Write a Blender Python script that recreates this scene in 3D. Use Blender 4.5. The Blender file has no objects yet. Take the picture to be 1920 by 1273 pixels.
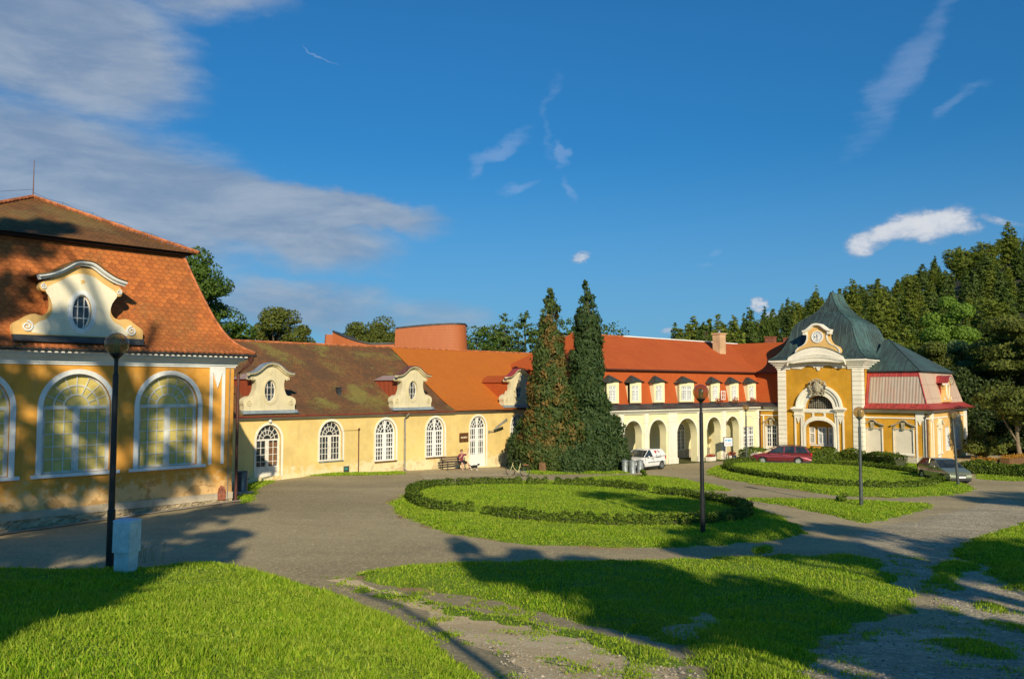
import bpy, bmesh, math, random
import numpy as np
from mathutils import Vector, Matrix
from mathutils.geometry import delaunay_2d_cdt, tessellate_polygon
random.seed(7); rng = np.random.default_rng(7)
R = math.radians; PI = math.pi
scene = bpy.context.scene; COL = scene.collection
# ------------------------------------------------------------------ camera
CZ = 6.0; F = 1550.0; PITCH = math.atan(91/1550.)
cd = bpy.data.cameras.new('camera'); cam = bpy.data.objects.new('camera', cd); COL.objects.link(cam)
cam.location = (0, 0, CZ); cam.rotation_euler = (PI/2 + PITCH, 0, 0)
cd.sensor_width = 36; cd.lens = F/1920*36; cd.clip_end = 6000; cd.clip_start = .1
scene.camera = cam
# ------------------------------------------------------------------ sun, sky, exposure
AZ, EL = 12.0, 24.0
sd = bpy.data.lights.new('sun', 'SUN'); sd.energy = 4.9; sd.angle = R(.53); sd.color = (1, .86, .62)
sun = bpy.data.objects.new('sun', sd); COL.objects.link(sun)
Ld = Vector((-math.sin(R(AZ))*math.cos(R(EL)), math.cos(R(AZ))*math.cos(R(EL)), -math.sin(R(EL))))
sun.rotation_euler = Ld.to_track_quat('-Z', 'Y').to_euler(); sun.location = (10, -30, 40)
scene.view_settings.view_transform = 'Standard'; scene.view_settings.look = 'None'
scene.view_settings.exposure = 0.08; scene.view_settings.gamma = 1
world = bpy.data.worlds.new('World'); scene.world = world; world.use_nodes = True

class NT:
    """tiny node-tree helper"""
    def __init__(s, nt): s.nt = nt; s.N = nt.nodes; s.L = nt.links
    def n(s, t, **k):
        x = s.N.new(t)
        for a, b in k.items(): setattr(x, a, b)
        return x
    def put(s, node, i, v):
        if v is None: return
        sock = node.inputs[i]
        if isinstance(v, bpy.types.NodeSocket): s.L.new(v, sock)
        else:
            if sock.type == 'RGBA' and hasattr(v, '__len__') and len(v) == 3: v = (*v, 1)
            sock.default_value = v
    def m(s, op, a, b=None, c=None, clamp=False):
        x = s.n('ShaderNodeMath', operation=op, use_clamp=clamp)
        s.put(x, 0, a); s.put(x, 1, b); s.put(x, 2, c); return x.outputs[0]
    def vm(s, op, a, b=None):
        x = s.n('ShaderNodeVectorMath', operation=op); s.put(x, 0, a); s.put(x, 1, b)
        return x.outputs['Value'] if op in ('LENGTH', 'DOT_PRODUCT') else x.outputs[0]
    def mix(s, f, a, b, t='MIX'):
        x = s.n('ShaderNodeMix', data_type='RGBA', blend_type=t); s.put(x, 0, f); s.put(x, 6, a); s.put(x, 7, b); return x.outputs[2]
    def mr(s, v, a, b, c=0, d=1, smooth=True):
        x = s.n('ShaderNodeMapRange', interpolation_type='SMOOTHSTEP' if smooth else 'LINEAR')
        for i, q in enumerate((v, a, b, c, d)): s.put(x, i, q)
        return x.outputs[0]
    def noise(s, vec, scale, detail=3, rough=.55, dist=0):
        x = s.n('ShaderNodeTexNoise'); s.put(x, 'Vector', vec); s.put(x, 'Scale', scale); s.put(x, 'Detail', detail); s.put(x, 'Roughness', rough); s.put(x, 'Distortion', dist)
        return x.outputs['Fac']
    def mapp(s, vec, loc=(0, 0, 0), rot=(0, 0, 0), sc=(1, 1, 1), t='POINT'):
        x = s.n('ShaderNodeMapping', vector_type=t); s.put(x, 0, vec); s.put(x, 1, loc); s.put(x, 2, rot); s.put(x, 3, sc); return x.outputs[0]
    def sep(s, v):
        x = s.n('ShaderNodeSeparateXYZ'); s.put(x, 0, v); return x.outputs
    def comb(s, a, b, c):
        x = s.n('ShaderNodeCombineXYZ'); s.put(x, 0, a); s.put(x, 1, b); s.put(x, 2, c); return x.outputs[0]

def build_world():
    T = NT(world.node_tree); T.N.clear()
    out = T.n('ShaderNodeOutputWorld'); bg = T.n('ShaderNodeBackground'); T.L.new(bg.outputs[0], out.inputs[0])
    sky = T.n('ShaderNodeTexSky', sky_type='NISHITA'); sky.sun_disc = False
    sky.sun_elevation = R(EL); sky.sun_rotation = R(180 - AZ); sky.altitude = 300; sky.air_density = 1.0; sky.dust_density = .4; sky.ozone_density = 3.0
    tc = T.n('ShaderNodeTexCoord'); d = tc.outputs['Generated']
    x, y, z = T.sep(d)
    az = T.m('ARCTAN2', x, y); el = T.m('ARCSINE', z)
    P = T.comb(az, el, 0.0)
    wa = T.noise(T.mapp(P, sc=(1, 1.6, 1)), 5.5, 6, .6); wb = T.noise(T.mapp(P, loc=(3, 7, 1), sc=(1, 1.6, 1)), 5.5, 6, .6)
    PW = T.comb(T.m('ADD', az, T.m('MULTIPLY', T.m('SUBTRACT', wa, .5), .16)), T.m('ADD', el, T.m('MULTIPLY', T.m('SUBTRACT', wb, .5), .075)), 0.0)
    # wispy distortion of the cloud outlines
    n1 = T.noise(T.mapp(P, sc=(3.2, 11, 1), rot=(0, 0, R(-12))), 1.6, 7, .62, .35)
    n2 = T.noise(T.mapp(P, sc=(5, 24, 1), rot=(0, 0, R(-8))), 2.2, 6, .6, .2)
    n3 = T.noise(T.mapp(P, sc=(1, 1.5, 1)), 20, 7, .68, .3)
    def ell(px, py, rx, ry, rot):
        a = math.atan((px-960)/F); e = math.atan((727-py)/F*math.cos(a))
        v = T.mapp(PW, loc=(a, e, 0), rot=(0, 0, R(-rot)), sc=(rx/F, ry/F, 1), t='TEXTURE')
        return T.vm('LENGTH', v)
    def soft(lst, hi=1.0, lo=.35):
        acc = None
        for (px, py, rx, ry, rot, st) in lst:
            m_ = T.m('MULTIPLY', T.mr(ell(px, py, rx, ry, rot), hi, lo, 0, 1), st)
            acc = m_ if acc is None else T.m('MAXIMUM', acc, m_)
        return acc
    strat = soft([(60, 40, 330, 190, 10, 1), (330, -60, 280, 90, 0, .75), (130, 340, 480, 170, 8, 1), (430, 385, 400, 100, 14, 1), (600, 382, 300, 52, 8, 1),
                  (560, 565, 300, 85, 3, .75), (790, 590, 220, 60, 4, .6), (1010, 640, 500, 60, 0, .35)], 1.15, .25)
    a1 = T.m('SUBTRACT', T.m('ADD', T.m('MULTIPLY', strat, 1.35), T.m('ADD', T.m('MULTIPLY', n1, .8), T.m('MULTIPLY', n2, .3))), .92)
    a1 = T.mr(a1, -.05, .85, 0, .86)
    wisp = soft([(925, 290, 100, 24, -30, 1), (960, 350, 60, 16, -10, .8), (885, 325, 40, 14, -25, .8), (1040, 210, 20, 130, 6, .5), (1050, 290, 16, 40, 20, .85), (1055, 350, 18, 34, -20, .7),
                 (1690, 130, 210, 48, -52, .75), (1800, 200, 70, 18, -28, .75), (590, 88, 50, 4, 28, .9), (1330, 470, 30, 14, 0, .6), (1300, 500, 40, 10, 0, .4)], 1.2, .1)
    a2 = T.mr(T.m('SUBTRACT', T.m('ADD', wisp, T.m('MULTIPLY', n2, 1.1)), .74), 0, .9, 0, .26)
    cum = soft([(1725, 428, 80, 38, -8, 1), (1660, 450, 70, 30, -20, .95), (1770, 440, 70, 26, 0, .9), (1860, 425, 55, 20, 10, .75), (1088, 483, 27, 14, 0, .9), (1405, 572, 26, 16, 0, .95), (1262, 620, 40, 10, 0, .7), (1440, 585, 40, 12, 0, .7), (1290, 596, 60, 16, 0, .5)], 1.2, .2)
    ca = T.m('SUBTRACT', T.m('ADD', T.m('MULTIPLY', cum, 1.15), T.m('MULTIPLY', n3, 1.5)), 1.15)
    a3 = T.mr(ca, 0, .75, 0, .85)
    tint = T.mix(1.0, sky.outputs[0], (0.22, 0.84, 1.20), 'MULTIPLY')
    mul = T.n('ShaderNodeVectorMath', operation='SCALE'); T.L.new(tint, mul.inputs[0]); mul.inputs['Scale'].default_value = SKY
    c = mul.outputs[0]
    gr = T.mr(el, 0.02, .42, .66, 1.0, False); c = T.mix(1.0, c, T.comb(gr, gr, gr), 'MULTIPLY')
    c = T.mix(T.m('MULTIPLY', T.mr(el, .30, 0.0, 0, .62), 1.0), c, (.20, .38, .62))
    shade = T.mr(T.m('ADD', n1, T.m('MULTIPLY', n2, .35)), .45, .95, 0, 1)
    c = T.mix(a1, c, T.mix(shade, (.19, .27, .40), (.38, .44, .52)))
    c = T.mix(a2, c, (.42, .52, .72))
    c = T.mix(a3, c, T.mix(T.mr(ca, .15, .95), (.30, .38, .52), (.74, .74, .75)))
    T.L.new(c, bg.inputs[0]); bg.inputs[1].default_value = 1.0
SKY = 0.086
build_world()

# ------------------------------------------------------------------ ground shape and pixel -> ground
def drop(X, Y):
    D = 3.78 + .024*X + .033*Y
    D = np.where(D > 5.7, 5.7 + .5*(1-np.exp(-(np.maximum(D, 5.7)-5.7)/.5)), D)
    t = np.clip((17-Y)/11., 0, 1); D = D - 1.0*t*t*(3-2*t)
    u = np.clip((Y-20.5)/7., 0, 1); D = D + .105*np.clip(-11.0-X, 0, 12)*u*u*(3-2*u)
    return D
def gz(X, Y): return CZ - drop(np.asarray(X, float), np.asarray(Y, float))
def g1(X, Y): return float(gz(X, Y))
def ray(px, py):
    x = (px-960)/F; z = -(py-636.5)/F; c, s = math.cos(PITCH), math.sin(PITCH)
    return np.array([x, c - z*s, s + z*c])
def gnd(px, py):
    d = ray(px, py); t = 3.0
    for i in range(60):
        X, Y = d[0]*t, d[1]*t
        D = float(drop(X, Y)); tn = D/(-d[2]) if d[2] < 0 else 300
        t = .5*t + .5*min(tn, 300)
    return (d[0]*t, d[1]*t)

def tri_loops(loops):
    P = [p for l in loops for p in l]; E_ = []; o = 0
    for l in loops:
        n = len(l); E_ += [(o+i, o+(i+1)%n) for i in range(n)]; o += n
    v, e, f, *_ = delaunay_2d_cdt([Vector(p) for p in P], E_, [], 0, 1e-6)
    V = np.array([(p.x, p.y) for p in v]); out = []
    C = np.array([V[list(t)].mean(0) for t in f]); ok = inpoly(C, loops[0])
    for h in loops[1:]: ok &= ~inpoly(C, h)
    for t, k in zip(f, ok):
        if k:
            a, b, c = V[t[0]], V[t[1]], V[t[2]]; out.append(tuple(t) if (b[0]-a[0])*(c[1]-a[1])-(c[0]-a[0])*(b[1]-a[1]) > 0 else tuple(reversed(t)))
    return [tuple(p) for p in V], out
def inpoly(P, poly):
    x, y = P[:,0], P[:,1]; ins = np.zeros(len(P), bool); n = len(poly); j = n-1
    for i in range(n):
        xi, yi = poly[i]; xj, yj = poly[j]
        c = ((yi > y) != (yj > y)) & (x < (xj-xi)*(y-yi)/((yj-yi) if abs(yj-yi) > 1e-9 else 1e-9)+xi); ins ^= c; j = i
    return ins
# ------------------------------------------------------------------ mesh builder
class MB:
    def __init__(s): s.v = []; s.f = []; s.m = []
    def add(s, vs, fs, mi=0):
        o = len(s.v); s.v += [tuple(map(float, p)) for p in vs]
        for f in fs: s.f.append(tuple(o+i for i in f)); s.m.append(mi)
    def box(s, x0, x1, y0, y1, z0, z1, mi=0):
        s.add([(x0,y0,z0),(x1,y0,z0),(x1,y1,z0),(x0,y1,z0),(x0,y0,z1),(x1,y0,z1),(x1,y1,z1),(x0,y1,z1)],
              [(0,3,2,1),(4,5,6,7),(0,1,5,4),(1,2,6,5),(2,3,7,6),(3,0,4,7)], mi)
    def quad(s, a, b, c, d, mi=0): s.add([a,b,c,d], [(0,1,2,3)], mi)
    def tri(s, a, b, c, mi=0): s.add([a,b,c], [(0,1,2)], mi)
    def prism(s, poly, y0, y1, mi=0):      # poly in (x,z), counter-clockwise seen from -y
        n = len(poly); vs = [(x,y0,z) for x,z in poly] + [(x,y1,z) for x,z in poly]
        tr = tessellate_polygon([[Vector((x,z,0)) for x,z in poly]])
        fs = []
        area = sum(poly[i][0]*poly[(i+1)%n][1]-poly[(i+1)%n][0]*poly[i][1] for i in range(n))
        for t in tr:
            a, b, c = [poly[i] for i in t]
            ar = (b[0]-a[0])*(c[1]-a[1])-(c[0]-a[0])*(b[1]-a[1])
            t = tuple(t) if ar > 0 else tuple(reversed(t))
            fs.append(t); fs.append(tuple(n+i for i in reversed(t)))
        for i in range(n):
            j = (i+1)%n
            fs.append((i, n+i, n+j, j) if area > 0 else (i, j, n+j, n+i))
        s.add(vs, fs, mi)
    def bar(s, p, q, w, y0, y1, mi=0):     # flat bar between two (x,z) points
        dx, dz = q[0]-p[0], q[1]-p[1]; L = math.hypot(dx, dz) or 1; nx, nz = -dz/L*w/2, dx/L*w/2
        s.prism([(p[0]-nx,p[1]-nz),(q[0]-nx,q[1]-nz),(q[0]+nx,q[1]+nz),(p[0]+nx,p[1]+nz)], y0, y1, mi)
    def ring(s, A, B, y0, y1, mi=0, closed=True):   # strip between outlines A (outer) and B (inner)
        n = len(A); vs = [(x,y0,z) for x,z in A]+[(x,y0,z) for x,z in B]+[(x,y1,z) for x,z in A]+[(x,y1,z) for x,z in B]
        fs = []
        for i in range(n if closed else n-1):
            j = (i+1)%n
            fs += [(i,j,n+j,n+i),(2*n+i,i+3*n,3*n+j,2*n+j),(i,2*n+i,2*n+j,j),(n+i,n+j,3*n+j,3*n+i)]
        if not closed: fs += [(0,n,3*n,2*n),(n-1,3*n-1,4*n-1,2*n-1)]
        s.add(vs, fs, mi)
    def panel(s, outer, holes, y0, y1, mi=0, back=True, rmi=None):  # slab with openings
        loops = [[Vector((x,z,0)) for x,z in outer]] + [[Vector((x,z,0)) for x,z in h] for h in holes]
        PV, fs = tri_loops([list(outer)]+[list(h) for h in holes])
        s.add([(x,y0,z) for x, z in PV], fs, mi)
        if back: s.add([(x,y1,z) for x, z in PV], [tuple(reversed(f)) for f in fs], mi)
        for k, l in enumerate(loops):
            n = len(l); area = sum(l[i].x*l[(i+1)%n].y-l[(i+1)%n].x*l[i].y for i in range(n))
            if k > 0: area = -area
            q = []
            for i in range(n):
                j = (i+1)%n; q.append((i,n+i,n+j,j) if area > 0 else (i,j,n+j,n+i))
            s.add([(p.x,y0,p.y) for p in l]+[(p.x,y1,p.y) for p in l], q, mi if k == 0 or rmi is None else rmi)
    def tube(s, pts, r, n=8, mi=0, r1=None, cap=True):
        pts = [Vector(p) for p in pts]; rs = r if hasattr(r, '__len__') else [r + ((r1 if r1 is not None else r)-r)*i/max(1, len(pts)-1) for i in range(len(pts))]
        vs = []; up = Vector((0,0,1))
        for i, p in enumerate(pts):
            d = (pts[min(i+1,len(pts)-1)]-pts[max(i-1,0)]).normalized()
            a = d.cross(up) if abs(d.dot(up)) < .95 else d.cross(Vector((1,0,0)))
            a.normalize(); b = d.cross(a)
            for k in range(n):
                t = 2*PI*k/n; vs.append(p + a*math.cos(t)*rs[i] + b*math.sin(t)*rs[i])
        fs = [(i*n+k, (i+1)*n+k, (i+1)*n+(k+1)%n, i*n+(k+1)%n) for i in range(len(pts)-1) for k in range(n)]
        if cap: fs += [tuple(range(n)), tuple(reversed([(len(pts)-1)*n+k for k in range(n)]))]
        s.add(vs, fs, mi)
    def lathe(s, prof, n=16, c=(0,0), mi=0):     # prof [(r,z)]
        vs = [(c[0]+r*math.cos(2*PI*k/n), c[1]+r*math.sin(2*PI*k/n), z) for r, z in prof for k in range(n)]
        fs = [(i*n+k, i*n+(k+1)%n, (i+1)*n+(k+1)%n, (i+1)*n+k) for i in range(len(prof)-1) for k in range(n)]
        s.add(vs, fs, mi)
    def ball(s, c, r, n=10, mi=0):
        rx, ry, rz = r if hasattr(r, '__len__') else (r,r,r); m = n//2+1
        vs = []; fs = []
        for i in range(m+1):
            a = PI*i/m
            for k in range(n):
                t = 2*PI*k/n; vs.append((c[0]+rx*math.sin(a)*math.cos(t), c[1]+ry*math.sin(a)*math.sin(t), c[2]-rz*math.cos(a)))
        fs = [(i*n+k, i*n+(k+1)%n, (i+1)*n+(k+1)%n, (i+1)*n+k) for i in range(m) for k in range(n)]
        s.add(vs, fs, mi)
    def hip(s, x0, x1, y0, y1, prof, mi=0, sides='fblr', under=None):
        """roof rings; prof = [(inset, z)] bottom to top"""
        hx, hy = (x1-x0)/2, (y1-y0)/2
        def rect(i):
            a = min(i, hx); b = min(i, hy); return x0+a, x1-a, y0+b, y1-b
        for (i0,z0),(i1,z1) in zip(prof[:-1], prof[1:]):
            a0,a1,b0,b1 = rect(i0); c0,c1,d0,d1 = rect(i1)
            if 'f' in sides: s.quad((a0,b0,z0),(a1,b0,z0),(c1,d0,z1),(c0,d0,z1), mi)
            if 'r' in sides: s.quad((a1,b0,z0),(a1,b1,z0),(c1,d1,z1),(c1,d0,z1), mi)
            if 'b' in sides: s.quad((a1,b1,z0),(a0,b1,z0),(c0,d1,z1),(c1,d1,z1), mi)
            if 'l' in sides: s.quad((a0,b1,z0),(a0,b0,z0),(c0,d0,z1),(c0,d1,z1), mi)
    def mesh(s, name, mats, smooth=False, ang=35):
        me = bpy.data.meshes.new(name); me.from_pydata(s.v, [], s.f)
        for m_ in mats: me.materials.append(m_)
        me.polygons.foreach_set('material_index', s.m)
        bm = bmesh.new(); bm.from_mesh(me); bmesh.ops.remove_doubles(bm, verts=bm.verts, dist=1e-4)
        bmesh.ops.dissolve_degenerate(bm, dist=1e-4, edges=bm.edges)
        uv = bm.loops.layers.uv.new('UVMap'); Z = Vector((0,0,1))
        for f in bm.faces:
            n = f.normal
            if n.length < .5: continue
            t = Z.cross(n)
            t = Vector((1,0,0)) if t.length < 1e-3 else t.normalized()
            b = n.cross(t)
            for l in f.loops: l[uv].uv = (l.vert.co.dot(t), l.vert.co.dot(b))
        bm.to_mesh(me); bm.free()
        if smooth:
            me.polygons.foreach_set('use_smooth', [True]*len(me.polygons)); me.set_sharp_from_angle(angle=R(ang))
        me.update(); return me
def put(name, me, parent=None, loc=(0,0,0), rz=0.0, label=None, cat=None, group=None, kind=None):
    o = bpy.data.objects.new(name, me); COL.objects.link(o); o.location = loc; o.rotation_euler = (0,0,rz)
    if parent is not None: o.parent = parent
    tag(o, label, cat, group, kind); return o
def tag(o, label=None, cat=None, group=None, kind=None):
    if label: o['label'] = label
    if cat: o['category'] = cat
    if group: o['group'] = group
    if kind: o['kind'] = kind
    return o
def part(name, mb, mats, parent=None, loc=(0,0,0), rz=0.0, smooth=False, ang=35, **k):
    return put(name, mb.mesh(name, mats if isinstance(mats, (list, tuple)) else [mats], smooth, ang), parent, loc, rz, **k)
def thing(name, loc, rz=0.0, label=None, cat=None, group=None, kind=None): return put(name, None, None, loc, rz, label, cat, group, kind)
def copy_tree(o, parent=None, first=True):
    c = o.copy(); COL.objects.link(c)
    if not first: c.parent = parent
    for ch in list(o.children): copy_tree(ch, c, False)
    return c
def soup(name, V, mats, mi=None):          # V (n,k,3) separate polygons
    V = np.asarray(V, np.float32); n, k, _ = V.shape
    me = bpy.data.meshes.new(name); me.vertices.add(n*k); me.vertices.foreach_set('co', V.ravel())
    me.loops.add(n*k); me.loops.foreach_set('vertex_index', np.arange(n*k, dtype=np.int32))
    me.polygons.add(n); me.polygons.foreach_set('loop_start', np.arange(0, n*k, k, dtype=np.int32))
    try: me.polygons.foreach_set('loop_total', np.full(n, k, dtype=np.int32))
    except Exception: pass
    for m_ in mats: me.materials.append(m_)
    if mi is not None: me.polygons.foreach_set('material_index', np.asarray(mi, np.int32))
    me.update(calc_edges=True); me.validate(); return me
def join_mesh(name, parts_, mats):          # parts_: list of (mesh, material offset) -> one mesh
    bm = bmesh.new()
    for me, off in parts_:
        n0 = len(bm.faces); bm.from_mesh(me); bm.faces.ensure_lookup_table()
        for i in range(n0, len(bm.faces)): bm.faces[i].material_index += off
    out = bpy.data.meshes.new(name); bm.to_mesh(out); bm.free()
    for m_ in mats: out.materials.append(m_)
    return out

# ------------------------------------------------------------------ materials
MATS = {}
def newmat(name):
    m_ = bpy.data.materials.new(name); m_.use_nodes = True; T = NT(m_.node_tree); b = T.N['Principled BSDF']; return m_, T, b
def simple(name, col, rough=.6, metal=0, var=.12, scale=4, bump=.0, bscale=40, spec=.5, coat=0):
    m_, T, b = newmat(name); tc = T.n('ShaderNodeTexCoord').outputs['Object']
    n = T.noise(tc, scale, 5, .6)
    c = T.mix(T.mr(n, .3, .7), tuple(x*(1-var) for x in col), tuple(min(1, x*(1+var)) for x in col)); T.put(b, 'Base Color', c)
    b.inputs['Roughness'].default_value = rough; b.inputs['Metallic'].default_value = metal; b.inputs['Specular IOR Level'].default_value = spec; b.inputs['Coat Weight'].default_value = coat
    if bump:
        bp = T.n('ShaderNodeBump'); bp.inputs['Distance'].default_value = bump; T.put(bp, 'Height', T.noise(tc, bscale, 4)); T.L.new(bp.outputs[0], b.inputs['Normal'])
    return m_
def plaster(name, col, patch, zlo, zhi, amt=.5, streak=.25, dirt=(.25,.2,.13), seed=0, blot=.25):
    m_, T, b = newmat(name); tc = T.mapp(T.n('ShaderNodeTexCoord').outputs['Object'], loc=(seed*7.3, seed*3.1, 0))
    z = T.sep(T.n('ShaderNodeTexCoord').outputs['Object'])[2]
    n1 = T.noise(tc, .55, 6, .62); n2 = T.noise(tc, 3.5, 6, .65); n3 = T.noise(T.mapp(tc, sc=(3, 3, .22)), 2.2, 5, .6)
    c = T.mix(T.mr(n1, .35, .68), tuple(x*(1-blot) for x in col), tuple(min(1, x*(1+.10)) for x in col))
    c = T.mix(T.m('MULTIPLY', T.mr(n2, .48, .72), .22), c, patch)
    c = T.mix(T.m('MULTIPLY', T.mr(n3, .50, .74), streak), c, dirt)
    # flaking and damp low on the wall
    low = T.mr(z, zhi, zlo, 0, 1)
    pm = T.mr(T.m('ADD', T.m('MULTIPLY', low, .42), T.m('ADD', T.m('MULTIPLY', n2, .6), T.m('MULTIPLY', T.noise(tc, 1.2, 6, .6), .4))), .70, .88, 0, 1)
    c = T.mix(T.m('MULTIPLY', pm, amt), c, patch)
    pm2 = T.mr(T.m('ADD', T.m('MULTIPLY', low, .3), T.noise(tc, 1.7, 7, .7, .5)), .80, .86, 0, 1)
    c = T.mix(T.m('MULTIPLY', pm2, amt*.75), c, dirt)
    T.put(b, 'Base Color', c); b.inputs['Roughness'].default_value = .92; b.inputs['Specular IOR Level'].default_value = .15
    bp = T.n('ShaderNodeBump'); bp.inputs['Distance'].default_value = .012; bp.inputs['Strength'].default_value = .6
    T.put(bp, 'Height', T.m('ADD', T.m('MULTIPLY', n2, .6), T.m('ADD', T.noise(tc, 45, 3), T.m('MULTIPLY', pm, -.5)))); T.L.new(bp.outputs[0], b.inputs['Normal'])
    return m_
def tiles(name, c1, c2, dark, moss=None, row=.16, wid=.18, round_=True, mossamt=.0, bump=.02, blot=.5, edge=.5):
    m_, T, b = newmat(name); uv = T.n('ShaderNodeUVMap').outputs[0]; u, v, _ = T.sep(uv)
    obj = T.n('ShaderNodeTexCoord').outputs['Object']
    V0 = T.m('DIVIDE', v, row); r0 = T.m('FLOOR', V0)
    U0 = T.m('ADD', T.m('DIVIDE', u, wid), T.m('MULTIPLY', T.m('MODULO', T.m('ADD', r0, 1000), 2), .5))
    fx = T.m('SUBTRACT', T.m('FRACT', U0), .5)
    if round_:
        lift = T.m('MULTIPLY', T.m('MULTIPLY', fx, fx), 1.9)      # scalloped lower edge: corners show the row beneath
        fy0 = T.m('FRACT', V0); below = T.m('LESS_THAN', fy0, lift)
        r1 = T.m('SUBTRACT', r0, below)
        U1 = T.m('ADD', T.m('DIVIDE', u, wid), T.m('MULTIPLY', T.m('MODULO', T.m('ADD', r1, 1000), 2), .5))
        fy = T.m('ADD', T.m('SUBTRACT', fy0, lift), T.m('MULTIPLY', below, 1.0))
    else:
        r1 = r0; U1 = U0; fy = T.m('FRACT', V0)
    wn = T.n('ShaderNodeTexWhiteNoise', noise_dimensions='2D'); T.put(wn, 'Vector', T.comb(T.m('FLOOR', U1), r1, 0.0))
    c = T.mix(wn.outputs['Value'], c1, c2)
    big = T.noise(obj, .5, 5, .65); med = T.noise(obj, 2.6, 5, .65)
    c = T.mix(T.m('MULTIPLY', T.mr(T.m('ADD', big, T.m('MULTIPLY', med, .4)), .58, .86), blot), c, dark)
    if moss:
        mm = T.mr(T.m('ADD', T.noise(T.mapp(obj, sc=(1, 1, .5)), .42, 4, .6), T.m('MULTIPLY', T.noise(obj, 6, 6, .75), .55)), .76, .95)
        c = T.mix(T.m('MULTIPLY', mm, mossamt), c, moss)
    gap = T.mr(fy, .0, .16, 1, 0); side = T.mr(T.m('ABSOLUTE', fx), .44, .5, 0, 1)
    c = T.mix(T.m('MULTIPLY', gap, edge), c, tuple(x*.35 for x in dark))
    T.put(b, 'Base Color', c); b.inputs['Roughness'].default_value = .85; b.inputs['Specular IOR Level'].default_value = .2
    h = T.m('SUBTRACT', T.m('SUBTRACT', 1.0, fy), T.m('MULTIPLY', side, .5))
    bp = T.n('ShaderNodeBump'); bp.inputs['Distance'].default_value = bump; bp.inputs['Strength'].default_value = .8
    T.put(bp, 'Height', T.m('ADD', h, T.m('MULTIPLY', wn.outputs['Value'], .35))); T.L.new(bp.outputs[0], b.inputs['Normal'])
    return m_
def seamed(name, c1, c2, c3=None, pitch=.5, rough=.55, metal=.2, bump=.03, vertical=True, streakcol=None, samt=.5, cross=0):
    """standing seam or corrugated sheet metal, seams running up the slope"""
    m_, T, b = newmat(name); uv = T.n('ShaderNodeUVMap').outputs[0]; u, v, _ = T.sep(uv); obj = T.n('ShaderNodeTexCoord').outputs['Object']
    k = u if vertical else v
    f = T.m('ABSOLUTE', T.m('SUBTRACT', T.m('FRACT', T.m('DIVIDE', k, pitch)), .5))
    seam = T.mr(f, .42, .5, 0, 1) if pitch > .3 else T.mr(f, 0, .5, 0, 1)
    st = T.noise(T.comb(T.m('MULTIPLY', u, 5.0), T.m('MULTIPLY', v, .5), 0.0), 1.0, 6, .65)
    c = T.mix(T.mr(st, .35, .68), c1, c2)
    if streakcol: c = T.mix(T.m('MULTIPLY', T.mr(T.m('ADD', T.noise(T.comb(T.m('MULTIPLY', u, 3.0), T.m('MULTIPLY', v, .35), 3.0), 1.3, 6, .7), T.m('MULTIPLY', T.noise(obj, .35, 2), .5)), .66, .86), samt), c, streakcol)
    c = T.mix(T.m('MULTIPLY', seam, .35), c, tuple(x*.5 for x in c1))
    hgt = seam
    if cross:
        cr = T.mr(T.m('ABSOLUTE', T.m('SUBTRACT', T.m('FRACT', T.m('DIVIDE', v, cross)), .5)), .475, .5, 0, 1)
        c = T.mix(T.m('MULTIPLY', cr, .4), c, tuple(x*.5 for x in c1)); hgt = T.m('MAXIMUM', seam, cr)
    T.put(b, 'Base Color', c); b.inputs['Roughness'].default_value = rough; b.inputs['Metallic'].default_value = metal
    bp = T.n('ShaderNodeBump'); bp.inputs['Distance'].default_value = bump; T.put(bp, 'Height', hgt); T.L.new(bp.outputs[0], b.inputs['Normal'])
    return m_
def leafmat(name, cols, trans=.3, rough=.6, spec=.25, dry=None):
    m_, T, b = newmat(name); g = T.n('ShaderNodeNewGeometry'); r_ = g.outputs['Random Per Island']
    ramp = T.n('ShaderNodeValToRGB'); T.L.new(r_, ramp.inputs[0]); e = ramp.color_ramp.elements
    while len(e) < len(cols): e.new(.5)
    for i, c in enumerate(cols): e[i].position = i/(len(cols)-1); e[i].color = (*c, 1)
    n = T.noise(T.n('ShaderNodeTexCoord').outputs['Object'], .6, 4, .6)
    c = T.mix(T.mr(n, .35, .65, 0, .5), ramp.outputs[0], T.mix(.5, cols[0], cols[-1]))
    if dry:
        q = T.n('ShaderNodeTexCoord').outputs['Object']; c = T.mix(T.mr(T.noise(q, .9, 6, .7, .5), .58, .74, 0, .38), c, dry); c = T.mix(T.mr(T.noise(q, 1.7, 5, .7), .58, .74, 0, .6), c, (.07,.15,.012))

    T.put(b, 'Base Color', c); b.inputs['Roughness'].default_value = rough; b.inputs['Specular IOR Level'].default_value = spec
    tr = T.n('ShaderNodeBsdfTranslucent'); T.put(tr, 'Color', T.mix(1.0, c, (1.3, 1.35, .6), 'MULTIPLY'))
    mx = T.n('ShaderNodeMixShader'); mx.inputs[0].default_value = trans; T.L.new(b.outputs[0], mx.inputs[1]); T.L.new(tr.outputs[0], mx.inputs[2])
    T.L.new(mx.outputs[0], T.N['Material Output'].inputs[0]); return m_
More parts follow.
